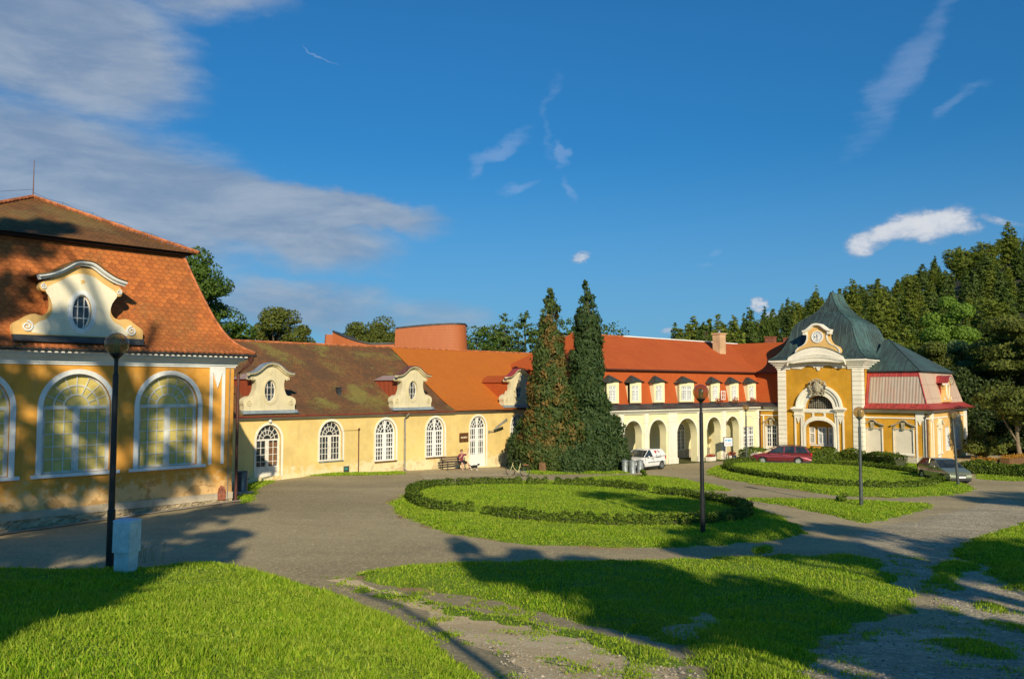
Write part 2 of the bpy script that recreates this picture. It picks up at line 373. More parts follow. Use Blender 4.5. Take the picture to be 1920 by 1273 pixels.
def groundmat(name, cols, scale=1.0, fine=60, bump=.01, rough=.95, patch=None, pth=(.55,.7)):
    m_, T, b = newmat(name); p = T.n('ShaderNodeTexCoord').outputs['Object']
    n1 = T.noise(p, .25*scale, 6, .65); n2 = T.noise(p, 2.2*scale, 6, .7); n3 = T.noise(p, fine, 3, .6)
    c = T.mix(T.mr(n1, .35, .68), cols[0], cols[1]); c = T.mix(T.mr(n2, .45, .75, 0, .5), c, cols[2])
    c = T.mix(T.mr(n3, .35, .75, 0, .4), c, tuple(x*.55 for x in cols[0]))
    n5 = T.noise(T.mapp(p, rot=(0, 0, R(40)), sc=(.35, 1.3, 1)), .35*scale, 5, .6, .6); c = T.mix(T.mr(n5, .42, .62, .30, 0), c, tuple(x*.62 for x in cols[2]))
    vo = T.n('ShaderNodeTexVoronoi'); T.put(vo, 'Vector', p); T.put(vo, 'Scale', fine*.55)
    c = T.mix(T.mr(vo.outputs['Color'], .55, .95, 0, .4), c, tuple(min(1, x*1.7) for x in cols[1]))
    if patch: c = T.mix(T.mr(T.m('ADD', T.noise(p, .55, 6, .7, .4), T.m('MULTIPLY', n2, .25)), pth[0], pth[1], 0, .9), c, patch)
    T.put(b, 'Base Color', c); b.inputs['Roughness'].default_value = rough; b.inputs['Specular IOR Level'].default_value = .2
    bp = T.n('ShaderNodeBump'); bp.inputs['Distance'].default_value = bump; T.put(bp, 'Height', T.m('ADD', n3, T.m('MULTIPLY', vo.outputs['Distance'], .8))); T.L.new(bp.outputs[0], b.inputs['Normal'])
    return m_
def glassmat(name, col=(.02,.025,.03), rough=.06, var=.6):
    m_, T, b = newmat(name); p = T.n('ShaderNodeTexCoord').outputs['Object']
    n = T.noise(p, 1.6, 3, .6)
    T.put(b, 'Base Color', T.mix(T.mr(n, .4, .65), col, tuple(min(1, x*(1+var*3)) for x in col))); b.inputs['Roughness'].default_value = rough; b.inputs['Specular IOR Level'].default_value = .6
    bp = T.n('ShaderNodeBump'); bp.inputs['Distance'].default_value = .01; bp.inputs['Strength'].default_value = .35; T.put(bp, 'Height', T.noise(p, 1.1, 2)); T.L.new(bp.outputs[0], b.inputs['Normal'])
    return m_
W_ = MATS
W_['ochre'] = plaster('ochre_plaster', (.72,.35,.062), (.72,.50,.24), 1.7, 3.6, .75, .3, (.30,.15,.05), 1)
W_['yellow'] = plaster('yellow_plaster', (.74,.555,.215), (.80,.70,.46), .5, 2.4, .75, .22, (.46,.34,.17), 2, .14)
W_['cream'] = plaster('cream_plaster', (.80,.74,.46), (.80,.76,.55), -.5, .6, .3, .08, (.5,.42,.25), 3, .05)
W_['mustard'] = plaster('mustard_plaster', (.58,.30,.028), (.66,.42,.14), 0, 1.4, .85, .25, (.33,.17,.04), 4, .2)
W_['peach'] = plaster('peach_plaster', (.74,.47,.17), (.76,.56,.28), -5, -4, .4, .2, (.5,.3,.12), 5, .1)
W_['plinth'] = plaster('plinth_plaster', (.50,.43,.31), (.58,.52,.42), 0, 1.5, .6, .4, (.25,.2,.15), 6)
W_['whitewall'] = plaster('white_trim_plaster', (.80,.76,.64), (.72,.66,.52), -1, 1, .3, .14, (.45,.40,.30), 7, .07)
W_['trim'] = plaster('cool_white_trim', (.74,.76,.74), (.66,.66,.60), -1, 1, .3, .2, (.4,.4,.36), 8, .08)
W_['dormer'] = plaster('weathered_cream_dormer', (.74,.66,.43), (.62,.55,.38), -9, -5, .5, .35, (.40,.34,.2), 9, .14)
W_['dormerlight'] = plaster('pale_dormer_field', (.80,.74,.55), (.78,.72,.55), -9, -5, .5, .18, (.55,.5,.35), 10, .06)
W_['stone'] = simple('carved_stone', (.36,.32,.22), .9, var=.35, scale=9, bump=.02)
W_['rubble'] = groundmat('rubble_stone', ((.38,.31,.19),(.50,.42,.27),(.20,.16,.11)), 3, 9, .05)
W_['paving'] = simple('stone_paving', (.42,.36,.27), .9, var=.35, scale=2.2, bump=.015)
W_['tile_scallop'] = tiles('scalloped_red_tiles', (.56,.175,.045), (.38,.115,.035), (.24,.10,.035), (.22,.16,.06), .185, .265, True, .4, .035, .5, .85)
W_['tile_upper'] = tiles('weathered_brown_tiles', (.27,.115,.035), (.18,.085,.03), (.11,.065,.03), (.25,.2,.07), .155, .19, True, .5, .03, .6, .7)
W_['tile_old'] = tiles('old_mossy_tiles', (.235,.105,.042), (.15,.078,.038), (.115,.07,.038), (.25,.225,.055), .17, .19, True, .8, .025, .7, .5)
W_['tile_new'] = tiles('new_orange_tiles', (.52,.155,.022), (.485,.14,.020), (.42,.125,.022), None, .17, .19, False, 0, .010, .35, .16)
W_['tile_red'] = tiles('new_red_tiles', (.50,.105,.024), (.46,.095,.022), (.38,.075,.02), None, .17, .19, False, 0, .010, .4, .16)
W_['ridge'] = simple('ridge_tiles', (.42,.14,.05), .9, var=.4, scale=3, bump=.02, bscale=8)
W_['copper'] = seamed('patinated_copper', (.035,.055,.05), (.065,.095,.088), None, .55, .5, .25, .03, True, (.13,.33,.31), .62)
W_['copper_dark'] = seamed('dark_copper', (.032,.046,.045), (.055,.076,.072), None, .55, .5, .2, .01, True, (.09,.17,.16), .45)
W_['copper_seam'] = simple('copper_seam_edge', (.045,.085,.08), .5, .3, .4, 3)
W_['copper_low'] = seamed('patinated_copper_roof', (.048,.072,.064), (.068,.098,.088), None, .42, .55, .2, .03, True, (.08,.17,.15), .5, 1.6)
W_['redsheet'] = seamed('red_painted_sheet', (.50,.065,.05), (.42,.05,.045), None, .45, .5, .1, .03, True, (.2,.03,.03), .5)
W_['palesheet'] = seamed('pale_corrugated_sheet', (.44,.36,.28), (.52,.45,.36), None, .24, .6, .1, .02, True, (.52,.20,.12), .35)
W_['palepanel'] = seamed('pale_sheet_panels', (.60,.44,.32), (.64,.50,.38), None, 3.0, .6, .1, .02, True, (.58,.2,.12), .3, 1.2)
W_['corr_red'] = seamed('red_corrugated_sheet', (.50,.10,.035), (.42,.08,.03), None, .14, .6, .1, .03, True, (.3,.07,.03), .4)
W_['corr_pale'] = seamed('faded_corrugated_sheet', (.52,.38,.33), (.60,.50,.46), None, .16, .5, .2, .03, True, (.5,.16,.12), .4)
W_['zinc'] = simple('zinc_sheet', (.36,.42,.46), .45, .4, .2, 3)
W_['darkzinc'] = simple('dark_zinc_sheet', (.055,.06,.065), .5, .3, .35, 2)
W_['slate'] = simple('dark_slate_cap', (.045,.055,.05), .6, .1, .4, 3, .01, 12)
W_['white'] = simple('white_paint', (.80,.80,.78), .55, var=.05)
W_['oldwhite'] = simple('worn_white_paint', (.70,.67,.60), .7, var=.14, scale=6)
W_['bluewhite'] = simple('weathered_pale_window_paint', (.60,.61,.56), .65, var=.15, scale=4)
W_['blind'] = simple('yellow_blind_behind_glass', (.60,.49,.15), .5, var=.15, scale=1.6, spec=.35, coat=.12)
W_['board'] = simple('cream_window_boarding', (.66,.60,.48), .7, var=.05, scale=2)
W_['brownwood'] = simple('brown_wood', (.17,.085,.035), .7, var=.4, scale=8)
W_['glass'] = glassmat('dark_window_glass')
W_['glasspale'] = glassmat('curtained_window_glass', (.32,.35,.34), .1, .15)
W_['pipe'] = simple('brown_downpipe', (.10,.035,.025), .5, .2, .2)
W_['greypipe'] = simple('grey_downpipe', (.32,.31,.27), .5, .4, .2)
W_['gutter'] = simple('red_brown_gutter', (.28,.045,.03), .55, .1, .25)
W_['black'] = simple('black_paint', (.015,.017,.02), .4, 0, .3)
W_['polegrey'] = simple('grey_green_pole', (.085,.10,.10), .45, .3, .2)
W_['brick'] = simple('exposed_brick', (.26,.09,.05), .95, var=.5, scale=9, bump=.03, bscale=12)
W_['modern'] = seamed('terracotta_cladding', (.42,.115,.030), (.45,.13,.036), None, .32, .6, 0, .006, False, (.40,.10,.03), .3)
W_['chim'] = plaster('chimney_render', (.62,.42,.24), (.66,.5,.34), -1, 1, .2, .4, (.35,.25,.15), 11)
W_['bark'] = simple('bark', (.10,.075,.05), .95, var=.4, scale=5, bump=.03, bscale=14)
W_['palebark'] = simple('pale_bark', (.22,.17,.11), .95, var=.4, scale=5, bump=.02, bscale=14)
W_['road'] = groundmat('worn_asphalt', ((.39,.315,.175),(.53,.43,.24),(.32,.265,.16)), .5, 38, .008)
W_['gravel'] = groundmat('loose_gravel', ((.44,.37,.24),(.60,.51,.34),(.27,.235,.165)), 1.4, 22, .03)
W_['dirt'] = groundmat('dusty_track', ((.78,.56,.29),(.86,.66,.37),(.60,.45,.24)), 1.5, 40, .010)
W_['soil'] = groundmat('meadow_ground', ((.07,.085,.02),(.10,.115,.03),(.10,.085,.04)), 1, 30, .01)
W_['apron'] = groundmat('pale_concrete_apron', ((.47,.38,.22),(.54,.45,.27),(.38,.31,.19)), .8, 30, .008)
W_['turf'] = groundmat('turf', ((.14,.24,.018),(.21,.32,.028),(.15,.18,.035)), 2.5, 45, .02)
W_['grass'] = leafmat('grass_blades', [(.10,.21,.010),(.22,.39,.014),(.37,.52,.028),(.48,.52,.07)], .42, .55, dry=(.42,.36,.10))
W_['box'] = leafmat('box_hedge_leaves', [(.035,.07,.008),(.09,.15,.014),(.19,.26,.028)], .25)
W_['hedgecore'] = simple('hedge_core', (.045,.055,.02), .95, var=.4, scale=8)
W_['thuja_brown'] = leafmat('browning_thuja_sprays', [(.07,.08,.02),(.17,.13,.035),(.25,.16,.04),(.12,.12,.03),(.28,.13,.035)], .2)
W_['thuja_olive'] = leafmat('olive_thuja_sprays', [(.03,.06,.014),(.06,.095,.022),(.11,.145,.03)], .2)
W_['thuja_green'] = leafmat('dark_thuja_sprays', [(.016,.045,.014),(.035,.075,.020),(.075,.11,.028)], .15)
W_['leafA'] = leafmat('broadleaf_green', [(.03,.075,.010),(.07,.135,.016),(.13,.19,.025)], .3)
W_['leafB'] = leafmat('broadleaf_bright', [(.10,.19,.02),(.17,.28,.03),(.24,.36,.06)], .35)
W_['leafC'] = leafmat('broadleaf_pale_bluish', [(.10,.16,.05),(.17,.25,.09),(.25,.33,.14)], .3)
W_['leafD'] = leafmat('broadleaf_dark', [(.014,.034,.008),(.035,.06,.012),(.075,.10,.022)], .2)
W_['leafE'] = leafmat('broadleaf_olive', [(.05,.07,.012),(.11,.14,.022),(.20,.22,.04)], .3)
W_['con1'] = leafmat('conifer_needles_dark', [(.028,.06,.010),(.07,.12,.016),(.15,.20,.03)], .28)
W_['con2'] = leafmat('larch_needles', [(.07,.105,.012),(.155,.20,.022),(.26,.29,.04)], .32)
W_['con3'] = leafmat('pine_needles', [(.038,.075,.018),(.085,.135,.026),(.155,.21,.04)], .25)
W_['flower'] = leafmat('orange_flowers', [(.10,.14,.02),(.55,.22,.03),(.65,.35,.05)], .2)
W_['redflower'] = leafmat('red_flowers', [(.06,.12,.02),(.45,.03,.03),(.55,.05,.06)], .2)

# ================================================================== SETTING: ground sheets
def polydist(P, poly):
    d = np.full(len(P), 1e9); n = len(poly)
    for i in range(n):
        a = np.array(poly[i]); b = np.array(poly[(i+1)%n]); ab = b-a; t = np.clip(((P-a)@ab)/max(1e-9, ab@ab), 0, 1)
        d = np.minimum(d, np.hypot(*(P-(a+t[:,None]*ab)).T))
    return d
def rough_outline(poly, step, amp):
    pts = []; n = len(poly)
    # Catmull-Rom through the corners, then a ragged edge
    for i in range(n):
        p0, p1, p2, p3 = [np.array(poly[(i+k-1)%n], float) for k in range(4)]
        m_ = max(1, int(np.hypot(*(p2-p1))/step))
        for k in range(m_):
            t = k/m_; q = .5*((2*p1)+(-p0+p2)*t+(2*p0-5*p1+4*p2-p3)*t*t+(-p0+3*p1-3*p2+p3)*t**3); lin = p1*(1-t)+p2*t
            q = .65*q+.35*lin; w = amp*2.2*(math.sin(q[0]*3.1+q[1]*2.3)+.7*math.sin(q[0]*7.7-q[1]*5.9)+.5*math.sin(q[0]*15+q[1]*17)) if amp else 0
            d_ = (p2-p1)/max(1e-6, np.hypot(*(p2-p1))); pts.append(q + np.array([-d_[1], d_[0]])*w*.6 + rng.normal(0, amp*.5, 2))
    return pts
LAWN_BANK = None
def sheet(name, poly, dz, step, mat, amp=.0, bank=None, kind='structure', edge=.4, ramp=0, smooth_outline=True, **k):
    ol = rough_outline(poly, edge, amp) if smooth_outline else [np.array(p, float) for p in rough_straight(poly, edge)]
    n = len(ol); A = np.array(ol); x0, y0 = A.min(0); x1, y1 = A.max(0)
    G = np.stack(np.meshgrid(np.arange(x0, x1, step), np.arange(y0, y1, step)), -1).reshape(-1, 2) + step*.37
    G = G[inpoly(G, ol)]
    if len(G): G = G[polydist(G, ol) > min(step, edge)*.45]
    P = np.vstack([A, G]); v, e, f, *_ = delaunay_2d_cdt([Vector(p) for p in P], [(i, (i+1)%n) for i in range(n)], [list(range(n))], 1, 1e-5)
    V = np.array([(p.x, p.y) for p in v]); z = gz(V[:,0], V[:,1]) + dz
    if ramp: tt = np.clip(polydist(V, ol)/ramp, 0, 1); z = z - (dz+.0)*(1-tt)
    if bank: z = z + bank(V, ol)
    fs = []
    for t in f:
        a, b, c = V[t[0]], V[t[1]], V[t[2]]
        fs.append(tuple(t) if (b[0]-a[0])*(c[1]-a[1])-(c[0]-a[0])*(b[1]-a[1]) > 0 else tuple(reversed(t)))
    me = bpy.data.meshes.new(name); me.from_pydata([(a[0], a[1], c) for a, c in zip(V, z)], [], fs); me.materials.append(mat)
    me.polygons.foreach_set('use_smooth', [True]*len(me.polygons)); me.update()
    o = put(name, me, kind=kind, **k); return o, ol
def rough_straight(poly, step):
    pts = []; n = len(poly)
    for i in range(n):
        a = np.array(poly[i], float); b = np.array(poly[(i+1)%n], float); m_ = max(1, int(np.hypot(*(b-a))/step))
        pts += [a*(1-k/m_)+b*k/m_ for k in range(m_)]
    return pts
def PX(*pts): return [gnd(*p) for p in pts]

# wide ground reaching the horizon
xs = np.concatenate([-np.geomspace(3000, 70, 14), np.arange(-64, 65, 2.), np.geomspace(70, 3000, 14)]); ys = np.concatenate([-np.geomspace(1500, 46, 10), np.arange(-40, 96, 2.), np.geomspace(100, 3500, 14)])
X, Y = np.meshgrid(xs, ys); Zg = gz(X, np.clip(Y, -2, 200)) ; Zg = np.where((np.abs(X) > 64), gz(np.clip(X, -64, 64), np.clip(Y, -2, 200)), Zg)
me = bpy.data.meshes.new('ground'); nx = len(xs)
me.from_pydata(np.stack([X, Y, Zg], -1).reshape(-1, 3).tolist(), [], [(j*nx+i, j*nx+i+1, (j+1)*nx+i+1, (j+1)*nx+i) for j in range(len(ys)-1) for i in range(nx-1)])
me.materials.append(W_['soil']); put('ground', me, kind='structure')
sheet('road', [(-48, 16), (-30, 1), (45, 1), (62, 40), (62, 66), (42, 63), (30, 66.5), (24, 74), (5, 60), (-2, 59.5), (-24, 40), (-34, 28)], .03, 1.5, W_['road'], 0, smooth_outline=False, edge=1.5)
sheet('gravel_yard', PX((1380,1273),(1500,1215),(1600,1180),(1730,1150),(1700,1090),(1620,1050),(1560,1010),(1640,985),(1760,960),(1850,935),(1920,940),(1990,1000),(2020,1273)), .05, .6, W_['gravel'], .12, ramp=.7, edge=.25)
sheet('gravel_patch', PX((1200,1180),(1290,1150),(1400,1160),(1410,1200),(1330,1225),(1230,1210)), .19, .35, W_['gravel'], .08, ramp=.6, edge=.2)
sheet('dirt_track', PX((560,1085),(640,1078),(690,1090),(830,1122),(960,1150),(1100,1180),(1230,1215),(1330,1273),(1330,1330),(950,1330),(900,1255),(820,1200),(730,1150),(640,1112)), .05, .45, W_['dirt'], .1, ramp=.6, edge=.25)
sheet('apron', PX((800,902),(870,897),(960,893),(1010,891),(1030,880),(960,868),(860,872),(790,884)), .045, 1, W_['apron'], .04)
sheet('terrace', PX((1745,872),(1762,872),(1830,872),(1880,866),(1915,856),(1860,846),(1810,846),(1770,850)), .05, 1.5, W_['apron'], .02)

for cr_ in (((1378,926),(1392,930),(1405,937),(1424,944),(1436,949)),):
    b = MB(); P = [gnd(*p) for p in cr_]; n_ = 14
    Q = [(P[0][0]*(1-t)+P[-1][0]*t+.10*math.sin(t*23+P[0][0]), float(np.interp(t, np.linspace(0,1,len(P)), [p[1] for p in P]))+.07*math.sin(t*31)) for t in [k/n_ for k in range(n_+1)]]
    for i_ in range(n_):
        w_ = .018+.02*random.random(); a, c = Q[i_], Q[i_+1]; b.quad((a[0],a[1]-w_,g1(*a)+.036),(c[0],c[1]-w_,g1(*c)+.036),(c[0],c[1]+w_,g1(*c)+.036),(a[0],a[1]+w_,g1(*a)+.036))
    part('road_crack', b, W_['hedgecore'], kind='structure')
# lawns -------------------------------------------------------------
def bankA(V, ol):
    t = np.clip(polydist(V, ol)/1.5, 0, 1); return .38*t*t*(3-2*t)
def bankS(h, w):
    def f(V, ol):
        t = np.clip(polydist(V, ol)/w, 0, 1); return h*t*t*(3-2*t)
    return f
LAWNS = []; RIM_ = {'front_island': .32, 'far_island': .28, 'triangle_lawn': .25, 'middle_lawn': .22, 'sliver_lawn': .2, 'right_lawn': .25}
W_['rim'] = groundmat('dry_soil_rim', ((.36,.24,.11),(.44,.32,.16),(.24,.19,.09)), 2, 40, .012)
def lawn(name, pix, amp, bank, dens, h, step=.6, dz=.065, world=None, edge=.22, wid=1.0):
    poly = world if world else PX(*pix)
    if name in RIM_:
        A = np.array(rough_outline(poly, .3, .05)); Tn = np.roll(A, -3, 0)-np.roll(A, 3, 0); Tn /= np.linalg.norm(Tn, axis=1)[:,None]; ar = np.sum(A[:,0]*np.roll(A[:,1], -1)-np.roll(A[:,0], -1)*A[:,1]); sg = 1 if ar > 0 else -1
        o_ = RIM_[name]*(.55+.6*np.sin(np.arange(len(A))*.21)**2+.3*np.sin(np.arange(len(A))*.073+1)); q = A+np.stack([Tn[:,1], -Tn[:,0]], -1)*sg*o_[:,None]
        try: sheet('soil_rim', [tuple(p) for p in q[::2]], .048, 1.2, W_['rim'], .02, edge=.3, ramp=.10)
        except Exception as ex: print('rim', ex)
    o, ol = sheet(name, poly, dz, step, W_['turf'], amp, bank, edge=edge, ramp=.3); LAWNS.append((o, ol, dz, bank, dens, h, wid)); return o
A_pix = [(-260,1062),(0,1078),(120,1082),(200,1085),(280,1078),(360,1070),(440,1070),(500,1080),(580,1098),(660,1124),(740,1158),(820,1205),(880,1250),(930,1300),(930,1360),(-260,1360)]
lawn('left_lawn', A_pix, .05, bankA, 1900, .080, .35, wid=1.15)
lawn('middle_lawn', [(662,1084),(700,1070),(820,1060),(1000,1055),(1200,1053),(1420,1046),(1560,1043),(1640,1050),(1672,1075),(1700,1105),(1732,1140),(1700,1160),(1610,1180),(1560,1200),(1540,1235),(1520,1300),(1340,1300),(1290,1240),(1200,1200),(1060,1168),(930,1135),(800,1115),(710,1096)], .09, bankS(.10, .9), 1300, .075, .5)
lawn('front_island', [(727,950),(742,936),(790,917),(880,907),(1000,905),(1100,907),(1180,913),(1300,928),(1390,945),(1470,972),(1512,996),(1500,1008),(1420,1020),(1330,1027),(1200,1031),(1080,1028),(950,1020),(850,1006),(770,982)], .09, bankS(.12, .8), 650, .07, .8)
lawn('far_island', [(1323,884),(1345,874),(1400,868),(1500,866),(1620,868),(1720,884),(1790,900),(1830,918),(1790,929),(1660,935),(1560,929),(1460,916),(1380,903),(1330,893)], .09, bankS(.12, .8), 280, .08, 1)
lawn('triangle_lawn', [(1385,938),(1470,937),(1600,940),(1745,948),(1750,955),(1700,967),(1628,983),(1580,974),(1500,956),(1430,944)], .07, bankS(.07, .6), 500, .07, .8)
lawn('sliver_lawn', [(1078,900),(1150,894),(1250,896),(1365,917),(1358,922),(1250,919),(1150,908),(1095,905)], .06, bankS(.07, .5), 380, .08, .8)
lawn('thuja_verge', [(985,890),(1060,890),(1175,889),(1190,884),(1180,876),(1090,874),(1000,874)], .08, bankS(.06, .5), 300, .09, .8)
lawn('right_lawn', [(2080,930),(1920,979),(1860,1000),(1792,1028),(1772,1044),(1830,1062),(1870,1100),(1925,1120),(2080,1140)], .09, bankS(.12, .8), 900, .08, .7)
lawn('shaded_tuft_patch', [(1736,1062),(1790,1052),(1850,1068),(1800,1085),(1810,1105),(1775,1118),(1742,1100)], .1, bankS(.04, .5), 900, .07, .6, .075)
lawn('gravel_tuft_patch', [(1826,1136),(1870,1130),(1905,1146),(1895,1160),(1845,1158)], .1, bankS(.04, .5), 900, .07, .6, .075)
lawn('gravel_tuft_patch', [(1810,1168),(1860,1164),(1930,1178),(1960,1196),(1880,1188)], .1, bankS(.04, .5), 900, .07, .6, .075)
lawn('gravel_tuft_patch', [(1735,1206),(1800,1200),(1900,1218),(1940,1235),(1840,1245),(1780,1232)], .1, bankS(.04, .5), 1000, .06, .6, .075)
lawn('track_grass_strip', [(590,1096),(630,1094),(760,1120),(900,1147),(1000,1166),(1130,1190),(1240,1222),(1290,1262),(1200,1290),(1130,1240),(1080,1205),(980,1182),(880,1165),(780,1145),(700,1126),(640,1110)], .11, bankS(.04, .5), 700, .055, .5, .085, edge=.25)
lawn('track_tuft', [(880,1190),(930,1196),(960,1218),(920,1216)], .08, bankS(.03, .4), 600, .05, .5, .085)
lawn('track_tuft', [(1010,1245),(1060,1240),(1110,1262),(1090,1285),(1030,1272)], .08, bankS(.03, .4), 700, .05, .5, .085)
lawn('hedge_side_lawn', [(1380,862),(1480,853),(1600,857),(1700,868),(1745,874),(1740,880),(1700,884),(1600,866),(1480,862)], .05, None, 150, .09, 1.2)
lawn('wall_foot_grass', [(446,916),(470,905),(500,898),(520,903),(490,915),(480,935),(462,944),(444,944)], .06, None, 500, .08, .7)
lawn('wall_foot_grass', [(560,895),(640,893),(760,890),(752,884),(650,887),(560,889)], .05, None, 250, .07, .8)
lawn('right_verge', [(1795,882),(1850,880),(1990,905),(1990,893),(1915,874),(1850,870),(1800,874)], .05, bankS(.1, .6), 200, .09, 1)
lawn('kerb_side_verge', [(1830,899),(1900,903),(2000,905),(2000,899),(1900,893),(1832,888)], .05, None, 200, .07, 1)

STRAY = [(PX((600,1085),(700,1088),(960,1140),(1230,1200),(1330,1290),(960,1300),(880,1230),(740,1150)), 70000, .55, .04, 0),
         (PX((1380,1273),(1500,1215),(1740,1150),(1700,1090),(1620,1045),(1800,1040),(1925,1110),(1960,1290)), 90000, .85, .045, 0),
         (PX((1200,1180),(1290,1150),(1400,1160),(1410,1200),(1330,1225),(1230,1210)), 9000, .5, .04, 0)]
def grass_field():
    out = []
    for (o, ol, dz, bank, dens, h, wid) in LAWNS:
        A = np.array(ol); x0, y0 = A.min(0)-.12; x1, y1 = A.max(0)+.12
        area = (x1-x0)*(y1-y0); N = int(min(area*dens, 900000))
        P = np.stack([rng.uniform(x0, x1, N), rng.uniform(y0, y1, N)], -1)
        fr = np.abs(P[:,0]/np.maximum(P[:,1], 1)) < .70; P = P[fr & (P[:,1] > 6.5)]
        dist = np.hypot(P[:,0], P[:,1]); ref = max(9.0, np.percentile(dist, 12))
        P = P[rng.random(len(P)) < np.clip((ref/np.hypot(P[:,0], P[:,1]))**1.7, .02, 1)]
        P = P[inpoly(P, ol)]
        if len(P) == 0: continue
        pdz = polydist(P, ol); keep = rng.random(len(P)) < np.clip(.25+pdz/.35, 0, 1); P = P[keep]; pdz = pdz[keep]; n = len(P)
        z = gz(P[:,0], P[:,1]) + dz*np.clip(pdz/.3, 0, 1)
        if bank: z = z + bank(P, ol)
        dist = np.hypot(P[:,0], P[:,1])
        # clumpy height field
        cl = .75 + .35*np.sin(P[:,0]*2.1+np.sin(P[:,1]*1.3)*2)*np.sin(P[:,1]*2.7+np.cos(P[:,0]*1.7)) + .15*np.sin(P[:,0]*9)*np.sin(P[:,1]*11)
        hh = h*cl*rng.uniform(.4, 1.35, n)*np.where(rng.random(n) < .05, 1.7, 1); w = (.0045 + .00055*dist)*rng.uniform(.7, 1.4, n)*wid
        a = rng.uniform(0, 2*PI, n); la = rng.uniform(0, 2*PI, n); ln = hh*rng.uniform(.1, .8, n)
        b = np.stack([P[:,0], P[:,1], z-.008], -1); dx = np.stack([np.cos(a)*w, np.sin(a)*w, np.zeros(n)], -1)
        tip = b + np.stack([np.cos(la)*ln, np.sin(la)*ln, hh], -1)
        out.append(np.stack([b-dx, b+dx, tip], 1))
    for q, N, th, hh0, ref in STRAY:
        A = np.array(q); P = np.stack([rng.uniform(A[:,0].min(), A[:,0].max(), N), rng.uniform(A[:,1].min(), A[:,1].max(), N)], -1); P = P[inpoly(P, q)]
        x, y = P.T; f = np.sin(x*2.3+1.7*np.sin(y*1.1))*np.sin(y*1.9+1.3*np.sin(x*1.7))+.6*np.sin(x*6.1+y*2.7)*np.sin(y*5.3-x*3.1)+.35*np.sin(x*14+y*9)*np.sin(y*13-x*5)
        P = P[f+rng.normal(0, .22, len(P)) > th]; n = len(P); d_ = np.hypot(*P.T); hh = hh0*rng.uniform(.4, 1.4, n); w = (.0045+.00055*d_)*rng.uniform(.7, 1.3, n); a = rng.uniform(0, 2*PI, n); la = rng.uniform(0, 2*PI, n)
        b = np.stack([P[:,0], P[:,1], gz(P[:,0], P[:,1])+.04], -1); dx = np.stack([np.cos(a)*w, np.sin(a)*w, np.zeros(n)], -1); out.append(np.stack([b-dx, b+dx, b+np.stack([np.cos(la)*hh*.7, np.sin(la)*hh*.7, hh], -1)], 1))
    V = np.concatenate(out); print('grass blades', len(V))
    put('grass', soup('grass', V, [W_['grass']]), kind='stuff')
grass_field()

# loose stones on the gravel, close to the camera
def stones():
    polys = [PX((1380,1273),(1520,1215),(1620,1180),(1740,1150),(1700,1100),(1660,1060),(1800,1060),(1925,1120),(1960,1300)), PX((900,1200),(1100,1210),(1300,1250),(1320,1300),(980,1300))]
    vs = []; fs = []
    for q, N in zip(polys, (6500, 900)):
        A = np.array(q); P = np.stack([rng.uniform(A[:,0].min(), A[:,0].max(), N), rng.uniform(A[:,1].min(), A[:,1].max(), N)], -1); P = P[inpoly(P, q)]
        for x, y in P:
            s = random.uniform(.008, .022) if random.random() < .93 else random.uniform(.025, .04); z = g1(x, y)+.05; o = len(vs); a = random.uniform(0, PI)
            for k in range(5): vs.append((x+s*math.cos(a+k*1.2566)*random.uniform(.8, 1.3), y+s*math.sin(a+k*1.2566)*random.uniform(.7, 1.1), z-.006))
            vs.append((x, y, z+s*random.uniform(.5, .8)))
            fs += [(o+k, o+(k+1)%5, o+5) for k in range(5)]
    me = bpy.data.meshes.new('loose_gravel'); me.from_pydata(vs, [], fs)
    me.materials.append(W_['stonechip']); put('loose_gravel', me, kind='stuff')
m_, T_, b_ = newmat('stone_chips'); T_.put(b_, 'Base Color', T_.mix(T_.n('ShaderNodeNewGeometry').outputs['Random Per Island'], (.16,.145,.12), (.46,.41,.34))); b_.inputs['Roughness'].default_value = .9
W_['stonechip'] = m_
stones()

def fallen():
    N = 2600; y = rng.uniform(9, 50, N); x = y*rng.uniform(-.62, .62, N); keep = rng.random(N) < np.clip(14/y, .1, 1); x = x[keep]; y = y[keep]; n = len(x); z = gz(x, y)+.062
    a = rng.uniform(0, 2*PI, n); s_ = rng.uniform(.018, .04, n); c, q = np.cos(a)*s_, np.sin(a)*s_
    V = np.stack([np.stack([x-c, y-q, z], -1), np.stack([x+q*.6, y-c*.6, z+.008], -1), np.stack([x+c, y+q, z+.012], -1), np.stack([x-q*.6, y+c*.6, z+.004], -1)], 1)
    put('fallen_leaves', soup('fallen_leaves', V, [leafmat('dry_leaves', [(.16,.09,.03),(.30,.19,.06),(.22,.20,.05)], .1)]), kind='stuff')
fallen()

